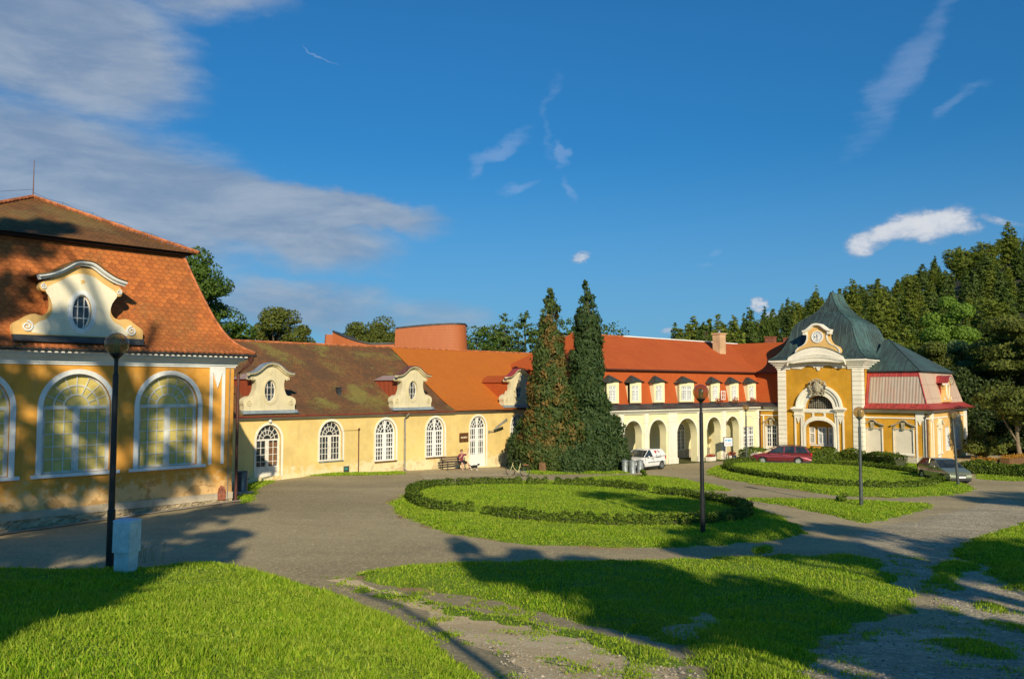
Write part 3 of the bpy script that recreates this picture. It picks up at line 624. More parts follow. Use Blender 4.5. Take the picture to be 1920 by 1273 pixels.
# ================================================================== facade helpers
def arch(cx, hw, z0, spring, rise, n=16):
    p = [(cx-hw, z0), (cx+hw, z0)]
    for i in range(n+1):
        a = PI*i/n; p.append((cx+hw*math.cos(a), spring+rise*math.sin(a)))
    return p
def ellipse(cx, cz, rx, rz, n=24): return [(cx+rx*math.cos(2*PI*i/n), cz+rz*math.sin(2*PI*i/n)) for i in range(n)]
def arched_window(parent, cx, hw, sill, spring, rise, frame_mat, pane_mat, y, cols=6, rows=5, leaves=2, fan=(.38,.72), spokes=7, fw=.07, mw=.028, mid=.09, name='window', door=None, transom=.1, label=None, upper=None):
    """frame with muntins (part), pane (sub-part), centred on cx; mesh local to cx"""
    m_ = MB(); o = arch(0, hw, sill, spring, rise, 20); i_ = arch(0, hw-fw, sill+fw, spring, rise-fw, 20); m_.ring(o, i_, y, y+.09)
    m_.box(-hw+fw, hw-fw, y, y+.07, spring-transom/2, spring+transom/2)
    m_.box(-mid/2, mid/2, y-.015, y+.07, sill+fw, spring-transom/2)
    if upper: m_.box(-hw+fw, hw-fw, y-.01, y+.07, upper-.05, upper+.05); m_.box(-.055, .055, y-.015, y+.07, spring, spring+rise-fw)
    lw = (2*hw-2*fw-mid)/2
    for sgn in (-1, 1):
        x0 = sgn*mid/2; x1 = sgn*(hw-fw)
        for k in range(1, cols//2): xx = x0+(x1-x0)*k/(cols//2); m_.box(xx-mw/2, xx+mw/2, y+.012, y+.05, sill+fw, spring-transom/2)
        for k in range(1, rows): zz = sill+fw+(spring-transom/2-sill-fw)*k/rows; m_.box(min(x0,x1), max(x0,x1), y+.015, y+.048, zz-mw/2, zz+mw/2)
        # leaf frame edges
        for xx in (x0+sgn*.03, x1-sgn*.03): m_.box(xx-.03, xx+.03, y+.008, y+.06, sill+fw, spring-transom/2)
    for f in fan:
        A = [((hw-fw)*f*math.cos(PI*k/16)+0, spring+(rise-fw)*f*math.sin(PI*k/16)) for k in range(17)]
        B = [((hw-fw)*(f-.045)*math.cos(PI*k/16), spring+(rise-fw)*(f-.045)*math.sin(PI*k/16)) for k in range(17)]
        m_.ring(A, B, y+.012, y+.05, closed=False)
    for k in range(1, spokes):
        a = PI*k/spokes; c, s = math.cos(a), math.sin(a); m_.bar(((hw-fw)*fan[0]*c, spring+(rise-fw)*fan[0]*s), ((hw-fw)*c, spring+(rise-fw)*s), mw, y+.015, y+.045)
    if door:   # solid lower panels
        pz = door
        m_.box(-hw+fw, -.01, y-.004, y+.05, sill, pz); m_.box(.01, hw-fw, y-.004, y+.05, sill, pz)
        for sgn in (-1, 1):
            for a, b in ((.08, .45), (.55, .92)):
                q0 = sgn*(mid/2+lw*a); q1 = sgn*(mid/2+lw*b); m_.box(min(q0,q1), max(q0,q1), y-.02, y-.004, sill+.14, pz-.12)
        m_.box(-.09, -.05, y-.06, y-.01, pz+.12, pz+.24)
    w = part('door' if door else name, m_, frame_mat, parent, (cx, 0, 0), label=label)
    g = MB(); g.prism(arch(0, hw-fw*.5, sill+fw*.5, spring, rise-fw*.5, 20), y+.055, y+.065); part('pane', g, pane_mat, w)
    return w
def surround(w, hw, sill, spring, rise, wd, mat, y0=-.05, y1=.0, foot=True, name='surround'):
    m_ = MB(); A = arch(0, hw+wd, sill, spring, rise+wd, 20)[1:]; B = arch(0, hw, sill, spring, rise, 20)[1:]
    A = [(A[0][0], sill)] + A[1:] + [(-hw-wd, sill)]; B = [(B[0][0], sill)] + B[1:] + [(-hw, sill)]
    m_.ring(A, B, y0, y1, closed=False); part(name, m_, mat, w)
def sill_part(w, hw, z, mat, h=.12, y0=-.1, y1=.03, ex=.15):
    m_ = MB(); m_.box(-hw-ex, hw+ex, y0, y1, z-h, z); part('sill', m_, mat, w)
def copy_part(w, cx, label=None):
    c = copy_tree(w); c.parent = w.parent; c.location = (cx, w.location[1], w.location[2]); return c
def gutter(name, parent, x0, x1, y, z, mat, r=.07):
    m_ = MB(); n = 7
    pr = [(y-r*math.cos(PI*k/(n-1)), z-r*math.sin(PI*k/(n-1))) for k in range(n)]
    for (a, b), (c, d) in zip(pr[:-1], pr[1:]): m_.quad((x0,a,b),(x1,a,b),(x1,c,d),(x0,c,d)); m_.quad((x0,a*.99+y*.01,b+.008),(x0,c*.99+y*.01,d+.008),(x1,c*.99+y*.01,d+.008),(x1,a*.99+y*.01,b+.008))
    m_.box(x0, x1, y-r-.012, y-r+.004, z-.014, z+.014)
    return part(name, m_, mat, parent)
def curve_outline(half, n=4):
    """mirror a right half outline (dx,z) top->bottom about 0 and smooth it lightly"""
    def cr(P):
        out = []
        for i in range(len(P)-1):
            p0, p1, p2, p3 = P[max(i-1,0)], P[i], P[i+1], P[min(i+2,len(P)-1)]
            for k in range(n):
                t = k/n; out.append(tuple(.5*((2*p1[j])+(-p0[j]+p2[j])*t+(2*p0[j]-5*p1[j]+4*p2[j]-p3[j])*t*t+(-p0[j]+3*p1[j]-3*p2[j]+p3[j])*t**3) for j in (0,1)))
        out.append(P[-1]); return out
    h = cr(half); return h
def spiral(mb, cx, cz, r, y0, y1, turn=1, sgn=1, w=.05, mi=0, turns=1.9):
    N = 26; A = []; B = []
    for k in range(N+1):
        t = k/N; a = sgn*(t*turns*2*PI)+turn; rr = r*(1-t*.86)
        A.append((cx+rr*math.cos(a), cz+rr*math.sin(a))); B.append((cx+max(.01, rr-w*(1-.5*t))*math.cos(a), cz+max(.01, rr-w*(1-.5*t))*math.sin(a)))
    mb.ring(A, B, y0, y1, mi, closed=False)
def offset_path(P, d):
    out = []
    for i, p in enumerate(P):
        a = P[max(i-1,0)]; b = P[min(i+1,len(P)-1)]; dx, dz = b[0]-a[0], b[1]-a[1]; L = math.hypot(dx, dz) or 1; out.append((p[0]+dz/L*d*-1, p[1]+dx/L*d))
    return out
def baroque_dormer(parent, cx, body, cornice, oval, mats, y=-.1, depth=.4, scrolls=(), th=.14, cheek=None, star=None, base=None, bands=True, roof_over=.35):
    """body/cornice: right half outlines relative to cx (dx,z), top->bottom; oval=(dz centre, rx, rz)"""
    m_ = MB(); h = curve_outline(body, 3); out = [(-x, z) for x, z in reversed(h)][0:] ; poly = [(x, z) for x, z in h] + [(-x, z) for x, z in reversed(h[1:] if h[0][0] < 1e-6 else h)]
    poly = list(reversed(poly))
    oz, rx, rz = oval; hole = list(reversed(ellipse(0, oz, rx, rz)))
    m_.panel(poly, [hole], y, y+depth, 0)
    g = part('dormer', m_, mats['body'], parent, (cx, 0, 0))
    # oval window
    o = MB(); o.ring(ellipse(0, oz, rx+.01, rz+.01), ellipse(0, oz, rx-.05, rz-.05), y+.1, y+.18)
    for k in (-1, 1):
        xx = k*rx*.33; zz = math.sqrt(max(0, 1-(xx/rx)**2))*rz*.97; o.box(xx-.014, xx+.014, y+.11, y+.15, oz-zz, oz+zz)
        zz2 = k*rz*.33; x2 = math.sqrt(1-(zz2/rz)**2)*rx*.97; o.box(-x2, x2, y+.112, y+.148, oz+zz2-.014, oz+zz2+.014)
    part('oval_frame', o, mats['frame'], g)
    p = MB(); p.prism(ellipse(0, oz, rx, rz), y+.15, y+.16); part('pane', p, mats['pane'], g)
    s = MB(); s.ring(ellipse(0, oz, rx+.17, rz+.17), ellipse(0, oz, rx, rz), y-.035, y+.01); s.ring(ellipse(0, oz, rx+.10, rz+.10), ellipse(0, oz, rx+.03, rz+.03), y-.06, y-.03)
    part('oval_surround', s, mats['trim'], g)
    if mats.get('field') is not None:   # paler field inside a coloured border
        f = MB(); sc = curve_outline(mats['field'], 3); pl = list(reversed([(x, z) for x, z in sc]+[(-x, z) for x, z in reversed(sc[1:])]))
        f.panel(pl, [list(reversed(ellipse(0, oz, rx+.16, rz+.16)))], y-.012, y+.004, 0, back=False); part('field', f, mats['fieldmat'], g)
    # cornice
    c = MB(); cp = curve_outline(cornice, 4); full = [(-x, z) for x, z in reversed(cp[1:])] + cp
    lo = offset_path(full, -th)
    c.ring(full, lo, y-.24, y+.12, closed=False); lo2 = offset_path(full, -th*1.7); c.ring(lo, lo2, y-.13, y+.08, closed=False)
    c.ring(offset_path(full, -th*.45), offset_path(full, -th*.75), y-.28, y-.23, closed=False)
    part('cornice', c, mats['trim'], g, smooth=True)
    t = MB(); up = offset_path(full, .035); t.ring(up, offset_path(full, .002), y-.30, y+roof_over, closed=False); part('cap', t, mats['cap'], g, smooth=True)
    for (sx, sz, r, dirn) in scrolls:
        for sg in (1, -1): sc = MB(); spiral(sc, sg*sx, sz, r, y-.05, y+.0, turn=PI/2, sgn=sg*dirn, w=r*.28); part('scroll', sc, mats['trim'], g)
    if star:
        st = MB(); pts = []
        for k in range(10): a = PI/2+k*PI/5; r = star[1]*(1 if k % 2 == 0 else .42); pts.append((r*math.cos(a), star[0]+r*math.sin(a)))
        st.prism(pts, y-.03, y); part('star', st, mats['body'] if mats.get('field') is not None else mats['trim'], g)
    if base: bb = MB(); bb.box(-base[0], base[0], y-.12, y+.3, base[1]-base[2], base[1]); bb.add([(-base[0]-.1, y-.3, base[1]-base[2]-.02), (base[0]+.1, y-.3, base[1]-base[2]-.02), (base[0], y-.1, base[1]-base[2]+.04), (-base[0], y-.1, base[1]-base[2]+.04)], [(0,1,2,3)]); part('base_flashing', bb, mats['base'], g)
    if cheek:   # (half width, z bottom, z side top, z ridge, depth back)
        hw, z0, z1, z2, d = cheek; k = MB()
        for sg in (-1, 1): k.quad((sg*hw, y+.3, z0), (sg*hw, y+d, z0), (sg*hw, y+d, z1), (sg*hw, y+.3, z1)) if sg > 0 else k.quad((sg*hw, y+d, z0), (sg*hw, y+.3, z0), (sg*hw, y+.3, z1), (sg*hw, y+d, z1))
        part('side_cheek', k, mats['cheek'], g); k = MB()
        k.quad((-hw-.1, y+.3, z1-.03), (0, y+.3, z2), (0, y+d, z2), (-hw-.1, y+d, z1-.03)); k.quad((0, y+.3, z2), (hw+.1, y+.3, z1-.03), (hw+.1, y+d, z1-.03), (0, y+d, z2))
        part('dormer_roof', k, mats['croof'], g)
    return g

# ================================================================== LEFT PAVILION
LP = thing('orange_pavilion', (-11.6195, 34.5715, 0), R(46.1), 'large ochre pavilion on the left with scalloped red roof tiles and tall arched windows', 'building')
CX = [-2.70, -6.05, -9.40]
wall = MB()
holes = [arch(c, 1.17, 2.95, 5.30, 1.22, 20) for c in CX]
wall.panel([(-12.1,1.72),(0,1.72),(0,7.0),(-12.1,7.0)], holes, 0, .42, back=False)
wall.quad((0,0,1.72),(0,12.1,1.72),(0,12.1,7.0),(0,0,7.0)); wall.quad((-12.1,12.1,1.2),(-12.1,0,1.2),(-12.1,0,7.0),(-12.1,12.1,7.0)); wall.quad((0,12.1,0),(-12.1,12.1,0),(-12.1,12.1,7.0),(0,12.1,7.0))
part('wall', wall, W_['ochre'], LP)
b = MB(); b.box(-12.1, .03, -.04, 12.1, 1.45, 1.72); part('plinth_band', b, W_['plinth'], LP)
# rubble footing with real relief
def rubble(x0, x1, z0, z1, y):
    m_ = MB(); nx_, nz_ = int((x1-x0)/.09), int((z1-z0)/.07)
    for j in range(nz_+1):
        for i in range(nx_+1):
            x = x0+(x1-x0)*i/nx_; z = z0+(z1-z0)*j/nz_
            m_.v.append((x, y+.05*math.sin(x*7+3*math.sin(z*9))*math.cos(z*21+x*2)+random.uniform(-.035, .035), z))
    for j in range(nz_):
        for i in range(nx_): a = j*(nx_+1)+i; m_.f.append((a, a+1, a+nx_+2, a+nx_+1)); m_.m.append(0)
    return m_
part('rubble_base', rubble(-12.1, 0, .4, 1.46, .0), W_['rubble'], LP)
b = MB(); b.box(-.02, .02, 0, 12, .6, 1.5); part('rubble_side', b, W_['rubble'], LP)
b = MB()
for (y0, z0, z1) in ((-.10, 6.92, 7.02), (-.16, 7.02, 7.10), (-.05, 6.84, 6.92)): b.box(-12.3, -y0, y0, 12.1, z0, z1)
b.box(-12.3, .30, -.30, 12.1, 7.10, 7.17); b.box(-12.3, .42, -.42, 12.1, 7.17, 7.42)
part('cornice', b, W_['trim'], LP)
b = MB(); b.box(-1.06, -.93, -.05, 0, 2.9, 6.62); b.box(-.53, -.40, -.05, 0, 2.9, 6.62); b.box(-1.06, -.40, -.055, 0, 6.62, 6.84)
b.prism([(-.83,6.3),(-.73,6.0),(-.63,6.3),(-.55,6.62),(-.91,6.62)], -.06, 0)
part('pilaster', b, W_['trim'], LP)
b = MB(); b.prism([(-.62,1.4),(-.28,1.42),(-.26,1.7),(-.34,1.95),(-.48,2.02),(-.58,1.9),(-.64,1.65)], -.048, .0); part('exposed_brick_patch', b, W_['brick'], LP)
w = arched_window(LP, CX[0], 1.17, 2.95, 5.30, 1.22, W_['bluewhite'], W_['blind'], .14, cols=6, rows=5, fan=(.42,.72), spokes=8, fw=.07, mw=.032, mid=.11, transom=.13)
surround(w, 1.17, 2.95, 5.30, 1.22, .17, W_['trim'], -.055, .02); sill_part(w, 1.3, 2.95, W_['trim'], .12, -.12, .02, .2)
for c in CX[1:]: copy_part(w, c)
# roof: flared mansard and flatter hipped cap
mans = [(-.62,7.42),(-.30,7.60),(.02,7.86),(.30,8.22),(.62,8.85),(.95,9.70),(1.27,10.6),(1.58,11.55)]
b = MB(); b.hip(-12.1, 0, 0, 12.1, mans); part('mansard_roof', b, W_['tile_scallop'], LP, smooth=True, ang=30)
b = MB(); b.hip(-12.1, 0, 0, 12.1, [(1.34,11.56),(1.36,11.70)]); b.hip(-12.1, 0, 0, 12.1, [(1.34,11.56),(1.6,11.5)][::-1])
part('roof_break_board', b, W_['black'], LP)
b = MB(); b.hip(-12.1, 0, 0, 12.1, [(1.12,11.64),(1.5,11.80),(6.05,14.0)]); part('cap_roof', b, W_['tile_upper'], LP)
b = MB()
for p, q in (((-1.1,1.1,11.68),(-6.05,6.05,14.05)), ((-11.0,1.1,11.68),(-6.05,6.05,14.05)), ((-1.1,11.0,11.68),(-6.05,6.05,14.05))):
    N = 26
    for k in range(N):
        a = Vector(p).lerp(Vector(q), k/N); c = Vector(p).lerp(Vector(q), (k+1.12)/N); b.tube([a, c+Vector((0,0,.015))], .085, 6, r1=.065)
for k in range(18):
    def hp(t):
        t = t*(len(mans)-1); i = min(int(t), len(mans)-2); f = t-i; ins = mans[i][0]*(1-f)+mans[i+1][0]*f; z = mans[i][1]*(1-f)+mans[i+1][1]*f; return Vector((-ins, ins, z+.02))
    b.tube([hp(k/18), hp(min(1, (k+1.15)/18))+Vector((0,0,.01))], .08, 6, r1=.06)
part('hip_tiles', b, W_['ridge'], LP, smooth=True)
b = MB()
for k in range(58): x = -12.5+k*.22; b.tube([(x, -.66, 7.41), (x, -.45, 7.52)], .055, 5, r1=.05)
part('eave_tile_edge', b, W_['ridge'], LP)
gutter('gutter', LP, -12.6, .62, -.70, 7.36, W_['darkzinc'], .07)
b = MB(); b.tube([(-6.05,6.05,13.9),(-6.05,6.05,15.6)], .028, 6, r1=.012); part('lightning_rod', b, W_['pipe'], LP)
b = MB(); A0, B0 = Vector((-6.05,6.05,14.35)), Vector((-1.2,1.2,11.95)); pts = []
for k in range(6):
    for t in (0, .5): 
        p = A0.lerp(B0, (k+t)/5.5); pts.append(p - Vector((0,0,.20 if t else .12)))
b.tube(pts, .006, 4)
for k in range(1, 6): p = A0.lerp(B0, k/5.5); b.tube([p-Vector((0,0,.12)), p-Vector((0,0,.34))], .009, 4)
b.tube([A0, (-9.3,3,13.1), (-11.8,0.6,12.0)], .006, 4)
part('lightning_cable', b, W_['black'], LP)
b = MB(); b.tube([(.42,-.62,7.30),(.42,-.60,7.05),(.25,-.45,6.85),(.12,-.14,6.6),(.12,-.12,1.35)], .065, 8); b.lathe([(.16,7.38),(.10,7.1),(.07,7.05)], 8, (.42,-.62))
part('downpipe', b, W_['pipe'], LP, smooth=True)
b = MB(); b.tube([(-.22,-.06,1.3),(-.22,-.06,3.2),(-.20,-.05,6.8)], .018, 5); b.box(-.25,-.19,-.09,-.03,2.5,2.6); part('conduit', b, W_['greypipe'], LP)
mats = dict(body=W_['peach'], trim=W_['trim'], frame=W_['white'], pane=W_['glass'], cap=W_['tile_upper'], base=W_['darkzinc'], cheek=W_['tile_scallop'], croof=W_['tile_scallop'],
            field=[(0,10.17),(.35,10.10),(.72,9.86),(1.22,9.52),(1.05,9.15),(.98,8.75),(1.15,8.45),(1.45,8.30),(1.6,7.94),(0,7.90)], fieldmat=W_['dormerlight'])
body = [(0,10.40),(.35,10.36),(.75,10.12),(1.12,9.86),(1.30,9.80),(1.42,9.62),(1.36,9.46),(1.14,9.41),(1.03,9.2),(1.02,8.82),(1.17,8.61),(1.38,8.56),(1.53,8.61),(1.72,8.56),(1.94,8.4),(2.20,8.2),(2.21,7.86)]
cor = [(0,10.62),(.31,10.58),(.76,10.28),(1.13,10.09),(1.50,9.99)]
baroque_dormer(LP, -6.07, body, cor, (8.76,.33,.63), mats, y=-.16, depth=.35, scrolls=((1.78,8.16,.22,1),(1.28,9.6,.12,-1)), th=.10, star=(9.88,.11), base=(2.22,7.86,.22), cheek=(.98,8.0,9.5,10.45,2.1), roof_over=1.2)
# paved strip at the foot
sheet('pavement_strip', [tuple(np.array((-11.62,34.57))+np.array((.6934,.7206))*a+np.array((-.7206,.6934))*b_) for a, b_ in ((-13,-.75),(.3,-.75),(.3,0),(-13,0))], .06, .8, W_['paving'], .0, smooth_outline=False, edge=.8)

# ================================================================== MIDDLE WING
MW = thing('long_yellow_wing', (-14.3814, 46.8123, 0), R(46.1), 'long low pale yellow wing with arched windows and a half orange, half mossy brown roof', 'building')
WC = [4.93, 9.05, 13.25, 21.45]; XE = 31.5
wall = MB()
holes = [arch(.76, .78, .98, 3.05, .86, 18)] + [arch(c, .80, 1.62 if i == 0 else 1.35, 3.10, .90, 18) for i, c in enumerate(WC)] + [arch(17.25, .78, .42, 3.15, .86, 18)]
wall.panel([(-9,-.4),(XE,-.4),(XE,4.36),(-9,4.36)], holes, 0, .4, back=False); part('wall', wall, W_['yellow'], MW)
b = MB(); b.box(-9, XE, -.06, 0, 4.22, 4.30); b.box(-9, XE, -.12, 0, 4.30, 4.38); part('cornice', b, W_['whitewall'], MW)
d = arched_window(MW, .76, .78, .98, 3.05, .86, W_['oldwhite'], W_['glass'], .18, cols=4, rows=5, fan=(.38,.70), spokes=7, fw=.06, mw=.03, mid=.10, door=1.55, label='worn white double door with peeling paint and a fanlight')
surround(d, .78, .98, 3.05, .86, .13, W_['whitewall'], -.03, .02)
b = MB(); b.prism([(.06,1.6),(.62,1.6),(.62,2.9),(.06,2.9)], .225, .235); part('brown_leaf', b, W_['brownwood'], d)
w = arched_window(MW, WC[0], .80, 1.62, 3.10, .90, W_['oldwhite'], W_['glass'], .16, cols=6, rows=4, fan=(.38,.70), spokes=7, fw=.07, mw=.03, mid=.12, label='old window with a greyish frame')
surround(w, .80, 1.62, 3.10, .90, .13, W_['whitewall'], -.03, .02); sill_part(w, .82, 1.62, W_['zinc'], .05, -.1, .02, .05)
w = arched_window(MW, WC[1], .80, 1.35, 3.10, .90, W_['white'], W_['glass'], .12, cols=6, rows=6, fan=(.45,.74), spokes=7, fw=.08, mw=.04, mid=.20, upper=2.22)
surround(w, .80, 1.35, 3.10, .90, .14, W_['whitewall'], -.03, .02); sill_part(w, .82, 1.35, W_['brownwood'], .07, -.1, .02, .05)
for c in WC[2:]: copy_part(w, c)
d = arched_window(MW, 17.25, .78, .42, 3.15, .86, W_['white'], W_['glass'], .12, cols=6, rows=6, fan=(.45,.74), spokes=7, fw=.08, mw=.045, mid=.22, door=1.30, upper=2.35, label='tall bright white double door with a fanlight')
surround(d, .78, .42, 3.15, .86, .13, W_['whitewall'], -.03, .02)
XS = 14.75
def gable(name, x0, x1, mat, parent, prof, yback=14.6, zr=None):
    b = MB()
    for (y0,z0),(y1,z1) in zip(prof[:-1], prof[1:]):
        b.quad((x0,y0,z0),(x1,y0,z0),(x1,y1,z1),(x0,y1,z1))
    b.quad((x1,yback,prof[0][1]),(x0,yback,prof[0][1]),(x0,prof[-1][0],prof[-1][1]),(x1,prof[-1][0],prof[-1][1]))
    return part(name, b, mat, parent)
prof = [(-.35,4.42),(.45,4.80),(1.2,5.22),(7.0,9.03)]
gable('old_roof', -9, XS, W_['tile_old'], MW, prof)
gable('new_roof', XS+.02, XE, W_['tile_new'], MW, [(-.35,4.45),(.45,4.83),(1.2,5.25),(7.0,9.06)])
b = MB(); N = 120
for k in range(N):
    x = -9+(XE+9)*k/N; b.tube([(x,7,9.05),(x+(XE+9)/N*1.15,7,9.065)], .10, 6, r1=.085)
part('ridge_tiles', b, W_['ridge'], MW, smooth=True)
gutter('gutter', MW, -6.5, XS, -.40, 4.42, W_['gutter'], .075); gutter('gutter', MW, XS, XE, -.40, 4.44, W_['pipe'], .06)
b = MB(); b.tube([(10.6,-.45,4.38),(10.55,-.30,4.2),(10.52,-.12,4.0),(10.52,-.12,.72),(10.62,-.35,.55),(11.3,-1.25,.40)], .065, 8); part('downpipe', b, W_['greypipe'], MW, smooth=True)
b = MB(); b.tube([(6.92,-.06,.5),(6.92,-.06,3.4)], .035, 6); b.ball((6.92,-.08,3.45), .07, 8); b.tube([(6.92,-.03,3.38),(5.75,-.03,3.40),(5.75,-.03,1.5)], .012, 4); part('iron_rod', b, W_['pipe'], MW)
b = MB(); b.ball((.76,-.12,4.12), .10, 10); b.tube([(.76,0,4.16),(.76,-.12,4.16)], .03, 6); part('wall_light', b, W_['white'], MW, smooth=True)
b = MB(); b.box(5.85,6.25,-.035,.0,.82,1.22); part('meter_box', b, W_['polegrey'], MW); b = MB(); b.box(5.92,6.12,-.045,-.035,1.02,1.10); part('green_sticker', b, simple('green_sticker', (.02,.35,.30)), MW)
b = MB(); b.tube([(18.3,-.02,2.85),(18.45,-.30,2.95),(18.55,-.55,3.15)], .03, 6); b.box(18.25,18.35,-.08,0,2.75,2.95)
b.add([(18.5,-.5,3.02),(18.72,-.4,3.06),(19.0,-1.25,3.66),(18.78,-1.32,3.62),(18.48,-.5,3.2),(18.7,-.42,3.24),(18.95,-1.2,3.84),(18.76,-1.28,3.8)], [(0,3,2,1),(4,5,6,7),(0,1,5,4),(1,2,6,5),(2,3,7,6),(3,0,4,7)])
part('street_light_arm', b, W_['greypipe'], MW)
# roof vent
b = MB(); b.box(6.55,6.78,1.7,1.95,5.45,6.0); b.box(6.50,6.83,1.65,2.0,6.0,6.05); part('roof_vent', b, W_['darkzinc'], MW)
# brown plaque beside the door
PQ = MB(); PQ.box(-.42,.42,-.05,-.005,-.32,.32)
plq = part('wall_plaque', PQ, simple('brown_copper_plaque', (.16,.07,.025), .5, .3, .5, 4), None, tuple(Vector((-14.3814,46.8123,0))+Vector((.6934,.7206,0))*15.85+Vector((0,0,2.55))), R(46.1), label='square brown plaque with pale lettering on the yellow wall left of the bright white door', cat='sign')
def text(name, s, size, mat, parent, loc, rot=(PI/2,0,0), ext=.004, sx=1.0):
    cu = bpy.data.curves.new(name, 'FONT'); cu.body = s; cu.size = size; cu.align_x = 'CENTER'; cu.align_y = 'CENTER'; cu.extrude = ext
    ob_ = bpy.data.objects.new(name, cu); COL.objects.link(ob_); bpy.context.view_layer.update()
    me_ = bpy.data.meshes.new_from_object(ob_); bpy.data.objects.remove(ob_); bpy.data.curves.remove(cu)
    me_.materials.clear(); me_.materials.append(mat); o_ = put(name, me_, parent, loc); o_.rotation_euler = rot; o_.scale = (sx,1,1); return o_
b = MB()
for k, (h_, w_) in enumerate(((.12,.05),(.10,.06),(.10,.04),(.12,.06),(.10,.05),(.13,.04),(.10,.05))): b.box(-.30+k*.088, -.30+k*.088+w_, -.056, -.05, -.05, -.05+h_)
part('lettering', b, W_['dormerlight'], plq)
dm = dict(body=W_['dormer'], trim=W_['dormer'], frame=W_['oldwhite'], pane=W_['glass'], cap=W_['zinc'], base=W_['zinc'], cheek=W_['corr_red'], croof=W_['corr_pale'])
dbody = [(0,7.28),(.40,7.18),(.80,6.86),(1.08,6.72),(1.22,6.60),(1.20,6.47),(1.04,6.43),(.94,6.50),(.88,6.28),(.90,5.96),(1.0,5.69),(1.12,5.55),(1.33,5.53),(1.61,5.37),(1.66,5.15),(1.60,4.99),(1.61,4.72)]
dcor = [(0,7.44),(.40,7.34),(.82,7.02),(1.10,6.88),(1.42,6.84)]
baroque_dormer(MW, .80, dbody, dcor, (5.83,.37,.62), dm, y=.0, depth=.5, scrolls=((1.35,5.16,.20,1),(1.12,6.54,.10,-1)), th=.09, star=(6.88,.16), base=(1.72,4.74,.16), cheek=(.80,4.9,6.55,6.85,3.2))
dm2 = dict(dm); dm2['cap'] = simple('rusty_sheet', (.20,.08,.06), .6, .3, .4)
baroque_dormer(MW, 11.25, dbody, dcor, (5.83,.37,.62), dm2, y=.0, depth=.5, scrolls=((1.35,5.16,.20,1),(1.12,6.54,.10,-1)), th=.09, star=(6.95,.09), base=(1.72,4.74,.16), cheek=(.80,4.9,6.55,6.85,3.2))
dm3 = dict(dm); dm3['cap'] = W_['redsheet']; dm3['cheek'] = W_['tile_red']; dm3['croof'] = W_['tile_red']
baroque_dormer(MW, 21.5, dbody, dcor, (5.83,.37,.62), dm3, y=.0, depth=.5, scrolls=((1.35,5.16,.20,1),(1.12,6.54,.10,-1)), th=.09, star=(6.95,.09), base=(1.72,4.74,.16), cheek=(.95,4.9,6.45,6.95,3.4))

# ================================================================== WHITE ARCADE WING
AW = thing('cream_arcade_wing', (12.565, 66.498, 0), R(43), 'cream wing with an arcade of round arches and slate capped dormers in its red roof', 'building')
X0, X1 = -8.2, 13.55
arcs = [(-4.55,1.05,2.45,1.05),(-1.45,1.08,2.44,1.06),(2.45,1.42,2.10,1.42),(6.35,1.03,2.47,1.05),(9.25,1.02,2.47,1.05)]
wall = MB(); wall.panel([(X0,-.7),(X1,-.7),(X1,4.02),(X0,4.02)], [arch(c,h,-.7 if False else -.30,s,r,18) for c,h,s,r in arcs] + [[(11.0,.45),(12.85,.45),(12.85,2.55),(11.0,2.55)]], 0, .62, back=True)
part('arcade_wall', wall, W_['cream'], AW)
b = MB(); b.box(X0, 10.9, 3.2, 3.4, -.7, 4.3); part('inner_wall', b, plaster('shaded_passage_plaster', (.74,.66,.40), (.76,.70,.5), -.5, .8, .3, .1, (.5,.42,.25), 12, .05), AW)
b = MB(); b.box(X0, X1, .62, 3.2, 3.98, 4.1); b.box(10.5, 10.7, .62, 3.2, -.7, 3.98); b.box(X0, X0+.3, 0, 12, -.7, 4.05); b.box(X0, X1, 11.8, 12, -.7, 4.05); b.box(X1, X1+.2, .6, 6, -.7, 4.05); part('vault', b, W_['cream'], AW)
b = MB(); b.box(X0, 10.5, -.12, 3.2, -.8, -.14); part('arcade_floor', b, W_['apron'], AW)
# inner wall windows / doors
wi = arched_window(AW, -4.2+1.9, .62, .6, 2.3, .62, W_['white'], W_['glass'], 3.08, cols=4, rows=5, fan=(.4,.72), spokes=5, fw=.07, mw=.04, mid=.1)
for c in (-5.3, 5.9, 9.2): copy_part(wi, c)
b = MB(); b.box(3.1,4.3,3.1,3.2,-.1,2.2); ip = part('passage_door', b, W_['oldwhite'], AW)
b = MB(); b.box(3.22,3.66,3.085,3.1,.75,2.1); b.box(3.76,4.18,3.085,3.1,.75,2.1); part('pane', b, W_['glass'], ip)
b = MB()
for x in (X0,): b.box(X0, 10.5, 3.12, 3.2, -.14, .62)
part('passage_plinth', b, W_['plinth'], AW)
